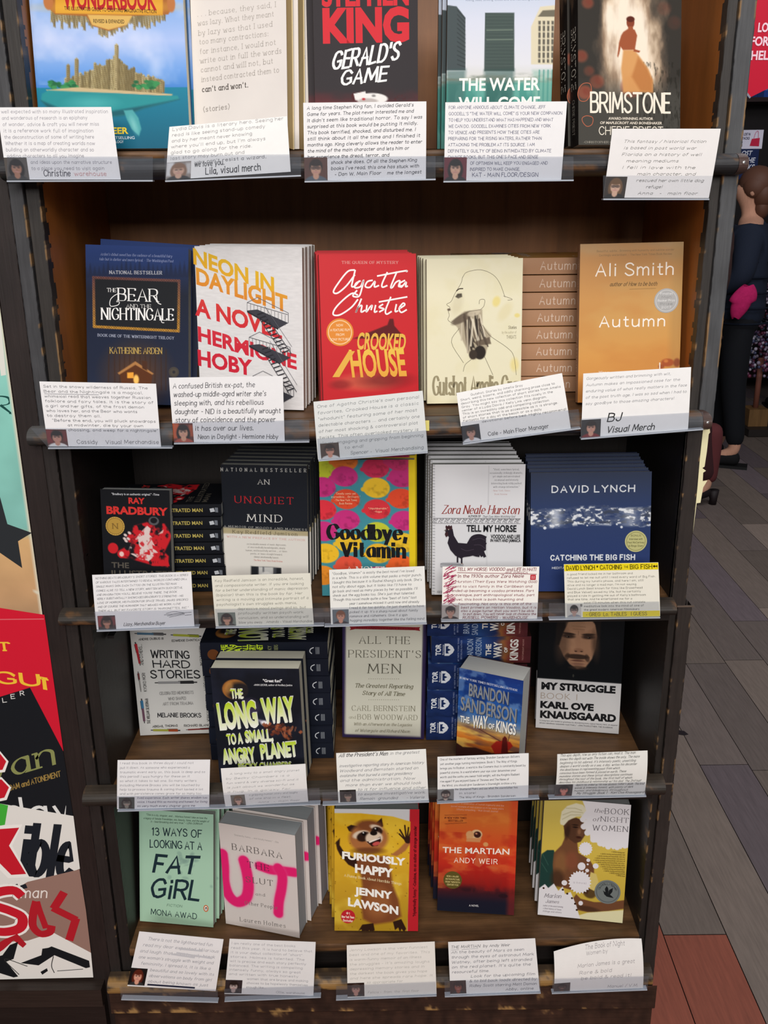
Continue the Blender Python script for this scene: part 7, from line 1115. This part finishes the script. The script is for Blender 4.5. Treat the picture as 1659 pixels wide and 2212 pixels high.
    for s in sgn:
        y0 = s*step
        if boots:
            skin('boot', S([(s*.10, .01+y0, .44, .062), (s*.10, .015+y0, .25, .056), (s*.10, .02+y0, .115, .043)]), [(0, 1), (1, 2)], boots, r)
            b_ = skin('shoe', S([(s*.10, .035+y0, .085, .042), (s*.10, -.05+y0, .055, .038, .03), (s*.10, -.13+y0, .028, .034, .022), (s*.10, -.175+y0, .022, .02, .016)]), [(0, 1), (1, 2), (2, 3)], shoe, r)
            m = MB(); m.tube([(s*.10*k, (.055+y0)*k, .075*k), (s*.10*k, (.06+y0)*k, .03*k), (s*.10*k, (.058+y0)*k, 0)], [.03*k, .02*k, .019*k], shoe, 12); m.build('heel', M_BARK, b_, True)
        else:
            b_ = skin('shoe', S([(s*.10, .05+y0, .055, .046, .05), (s*.10, -.03+y0, .055, .046, .045), (s*.10, -.12+y0, .04, .045, .034), (s*.10, -.17+y0, .034, .03, .024)]), [(0, 1), (1, 2), (2, 3)], shoe, r)
            m = MB(); m.box((s*.10*k-.045*k, (-.19+y0)*k, 0), (s*.10*k+.045*k, (.09+y0)*k, .016), '0d0d0e'); m.build('sole', M_BARK, b_)
    return r
def fl(px, py):
    d = fw + rt*(px-CX)/FPX - up*(py-CY)/FPX; q = np.array([0, 0, HC])+d*(-HC/d[2]); return q
q = fl(1570, 1004); pa = person('person in dark navy quilted coat with brown ponytail, seen from the side', q[0]+.0, q[1]+.06, math.radians(-112), 1.62, '1d2433', '111318', '5a3a2c', arm=((.215, .0, 1.12), (.16, -.13, 1.02)), step=.05)
m = MB(); c = at(1603, 652, q[1]-.20); rr = random.Random(2); nx, ny = 14, 14
def pouch(U, V):
    a = U*2*math.pi; z = V-.5; rad = (.5-abs(z)**2.2*1.4); return np.stack([c[0]+.085*np.cos(a)*np.where(V < .5, 1, .72)*np.maximum(rad, .02)*1.7-.05*z, c[1]+.035*np.sin(a)*np.maximum(rad, .02)*2, c[2]-.17*z+.012*np.sin(a*2)*z], -1)
m.grid(pouch, 20, 14, 'b0235c'); tag(m.build('pouch', M_CLOTH, None, True), 'bright pink pouch held at the side of the person in the navy coat', 'pouch')
q = fl(1527, 1078); person('person in burgundy boots with black heels, mostly behind the bookcase', q[0]-.20, q[1]-.02, math.radians(-80), 1.66, '33211f', '3a2023', '3a2a22', boots='5a2c2e', shoe='1a1214', step=.13, tail=False)
q = fl(1690, 962); q[0] *= 6.75/q[1]; q[1] = 6.75; person('person in black jacket at the right edge, behind the navy-coated one', q[0], q[1], math.radians(170), 1.70, '14161c', '15161a', '1c1613', step=.03, tail=False)
# ornament tree on a block
q = fl(1629, 932); Y = q[1]; px_ = lambda x, y: at(x, y, Y); s_ = (px_(1700, 800)[0]-px_(1600, 800)[0])/100
r = empty('ornament_tree', tuple(px_(1632, 915))); tag(r, 'small tree of purple and silver glass baubles on a wooden block', 'ornament tree'); inv = Matrix.Translation(-r.location)
b0 = px_(1632, 880); b1 = px_(1632, 916); m = MB(); m.box((b0[0]-21*s_, Y-.07, b1[2]), (b0[0]+21*s_, Y+.07, b0[2]), '6e5130'); m.build('wooden_block', M_PANEL, r).matrix_parent_inverse = inv
t0 = px_(1632, 806); m = MB(); m.tube([(b0[0], Y, b0[2]), (b0[0], Y, t0[2]+.1)], .018, '7a4a3c', 12); m.build('trunk', M_BARK, r, True).matrix_parent_inverse = inv
rr = random.Random(11); m = MB(); tp = px_(1650, 600); bz = px_(1632, 808)[2]; hh = tp[2]-bz
for i in range(620):
    t = rr.random()**1.3; a = rr.uniform(0, 2*math.pi); ra = (.155*(1-t)**.8+.012)*rr.uniform(.8, 1.02)
    m.ball((b0[0]+.022+ra*math.cos(a), Y+ra*math.sin(a), bz+hh*t+rr.uniform(0, .01)), rr.uniform(.008, .014), rr.choice(['5a2f4a', '46344f', '8a7f92', '6d2a44', '3a3f5c', 'a59fae', '4f2238', '2f3a4a']), 8)
o = m.build('baubles', M_FOIL, r, True); o.matrix_parent_inverse = inv; o['kind'] = 'stuff'
r2 = empty('wheeled_platform', (b0[0]+.1, Y, 0)); tag(r2, 'low dark wheeled platform under the bauble tree', 'platform'); inv = Matrix.Translation(-r2.location)
m = MB(); m.box((b0[0]-.09, Y-.16, b1[2]-.045), (b0[0]+.5, Y+.16, b1[2]-.0005), '1f1a18'); m.build('deck', M_WOODX, r2).matrix_parent_inverse = inv
for dx in (.04, .42):
    for dy in (-.11, .11):
        zc = (b1[2]-.045)/2; m = MB(); cs = [(b0[0]+dx-.012, Y+dy, zc), (b0[0]+dx+.012, Y+dy, zc)]; m.tube(cs, max(zc-.0005, .008), '2c2c2e', 16); m.tube([(b0[0]+dx, Y+dy, zc), (b0[0]+dx, Y+dy, b1[2]-.045)], .006, '8a8a8c', 8); m.build('castor', M_BARK, r2).matrix_parent_inverse = inv
# wall shelving with blue books, banner and signs
Y = 7.5; w0 = at(1600, 100, Y)[0]
r = empty('wall_shelving', (w0+.6, Y+.2, 0)); tag(r, 'dark shelving unit along the back of the shop under the red banner', 'shelving'); inv = Matrix.Translation(-r.location)
zs_ = [at(1630, 210, Y)[2], at(1630, 60, Y)[2], 1.15, .6, .12]
for z in zs_: m = MB(); m.box((w0-.3, Y, z-.03), (w0+1.5, Y+.35, z), '2f1a1c'); m.build('shelf', M_WOODX, r).matrix_parent_inverse = inv
for x in (w0-.34, w0+1.5): m = MB(); m.box((x, Y, 0), (x+.04, Y+.37, 2.9), '231618'); m.build('upright', M_WOOD, r).matrix_parent_inverse = inv
m = MB(); m.box((w0-.3, Y+.351, .0), (w0+1.5, Y+.37, 2.9), '1a1416'); m.build('back', M_WOOD, r).matrix_parent_inverse = inv
rr = random.Random(21); x = w0-.05; nm = ['first', 'second', 'third', 'fourth', 'fifth', 'sixth', 'seventh', 'eighth', 'ninth', 'tenth']
for i in range(10):
    t = rr.uniform(.024, .045); h = rr.uniform(.19, .24); c_ = rr.choice(['2a4a9a', '1f3a80', '3458b0', '27407c']); m = MB(); z = zs_[0]+.0004
    m.box((x, Y+.02, z), (x+t, Y+.022, z+h), c_); m.box((x, Y+.022, z), (x+.002, Y+.16, z+h), c_); m.box((x+t-.002, Y+.022, z), (x+t, Y+.16, z+h), c_)
    def Sb(a, b, l, x=x, z=z, h=h): a = np.asarray(a, float); return np.stack([x+a, Y+.02-l+a*0, z+h-np.asarray(b, float)], -1)
    m.lift = .0004; text(m, Sb, 'LIVING' if i % 3 == 1 else 'ATLAS', t*.25, t*.72, h*.25, h*.75, 'b9c6e6', rot=270)
    b_ = empty('hardback_book', (x+t/2, Y+.09, z)); tag(b_, f'blue spine on the far wall shelf, {nm[i]} from the left of the row', 'book', 'blue books on the far shelf'); m.build('cover', M_PRINT, b_).matrix_parent_inverse = Matrix.Translation(-b_.location)
    m = MB(); m.box((x+.0022, Y+.0225, z+.003), (x+t-.0022, Y+.157, z+h-.003), 'd8d2c2'); m.build('page_block', M_PAGES, b_).matrix_parent_inverse = Matrix.Translation(-b_.location); x += t+.0012
Y = 4.3; Q = lambda x, y: at(x, y, Y); o0 = Q(1625, -60); ppm = 100/(Q(1725, 0)[0]-Q(1625, 0)[0])
def Sg(a, b, l): a = np.asarray(a, float); return np.stack([o0[0]+a/ppm, Y-l+a*0, o0[2]-np.asarray(b, float)/ppm], -1)
m = MB(); out = [(17, 0), (130, 0), (130, 150), (75, 222), (24, 246), (0, 220)]; n = len(out); A = Sg([p[0] for p in out], [p[1] for p in out], 0); B = A+np.array([0, .004, 0]); m.add(np.concatenate([A, B]), [tuple(range(n))[::-1], tuple(range(n, 2*n))]+[(i, (i+1) % n, n+(i+1) % n, n+i) for i in range(n)], 'bf1f35'); m.lift = .002
for s__, x0, x1, y0, y1 in (('LOOK', 25, 75, 98, 115), ('FOR', 12, 52, 125, 142), ('HELP', 16, 66, 153, 170)): text(m, Sg, s__, x0, x1, y0, y1, 'f0c9d2', off=.03)
stroke(m, Sg, [(0, 221), (24, 247)], 4, '8a8a92', 1)
bn = tag(m.build('banner', M_PRINT), 'red hanging banner with white capital letters at the top right', 'banner')
Y = 5.65; Q = lambda x, y: at(x, y, Y); o1 = Q(1600, 270); ppm2 = 100/(Q(1700, 300)[0]-Q(1600, 300)[0])
def Sh(a, b, l): a = np.asarray(a, float); return np.stack([o1[0]+a/ppm2, Y-l+a*0, o1[2]-np.asarray(b, float)/ppm2], -1)
def board(x0, x1, y0, y1, c_): m = MB(); a, b = Sh(x0, y0, 0), Sh(x1, y1, 0); m.box((a[0], Y, b[2]), (b[0], Y+.006, a[2]), c_); m.lift = .002; return m
m = board(-20, 51, 10, 48, 'd9d6e6')
for s__, x0, x1, y0, y1 in (("DON'T GET LOST IN", -14, 23, 16, 21), ('THE STACKS', -8, 22, 24, 29), ('ASK US', -14, 8, 32, 36), ('FOR A BAG', -14, 8, 39, 43)): text(m, Sh, s__, x0, x1, y0, y1, '4a4a60', off=.02)
shape(m, Sh, [(27, 28), (44, 26), (44, 43), (24, 42)], 'c22a48'); stroke(m, Sh, [(31, 28), (34, 16), (39, 13), (41, 27)], 1.6, 'c98aa0', 4)
tag(m.build('small_sign', M_PRINT), 'small white sign with a red shopping bag, right of the top rail', 'sign')
m = board(-20, 46, 48.6, 110, '1f2b50')
for s__, x0, x1, y0, y1 in (('LOST', 2, 30, 52, 61), ('IN THE', -2, 38, 66, 76), ('STACKS', -10, 38, 80, 91)): text(m, Sh, s__, x0, x1, y0, y1, 'd2d6e2', off=.02, slant=.2)
tag(m.build('navy_sign', M_PRINT), 'navy board with slanted white letters, under the white sign with the bag', 'sign')
q = Sh(-14, 60, 0); m = MB(); m.tube([(q[0], Y+.02, 0), (q[0], Y+.02, q[2]+.12)], .012, '1a1a1c', 12); m.tube([(q[0], Y+.02, 0), (q[0], Y+.02, .015)], .13, '1a1a1c', 24); tag(m.build('sign_stand', M_BARK, None, True), 'thin black pole stand holding the two signs', 'sign stand')
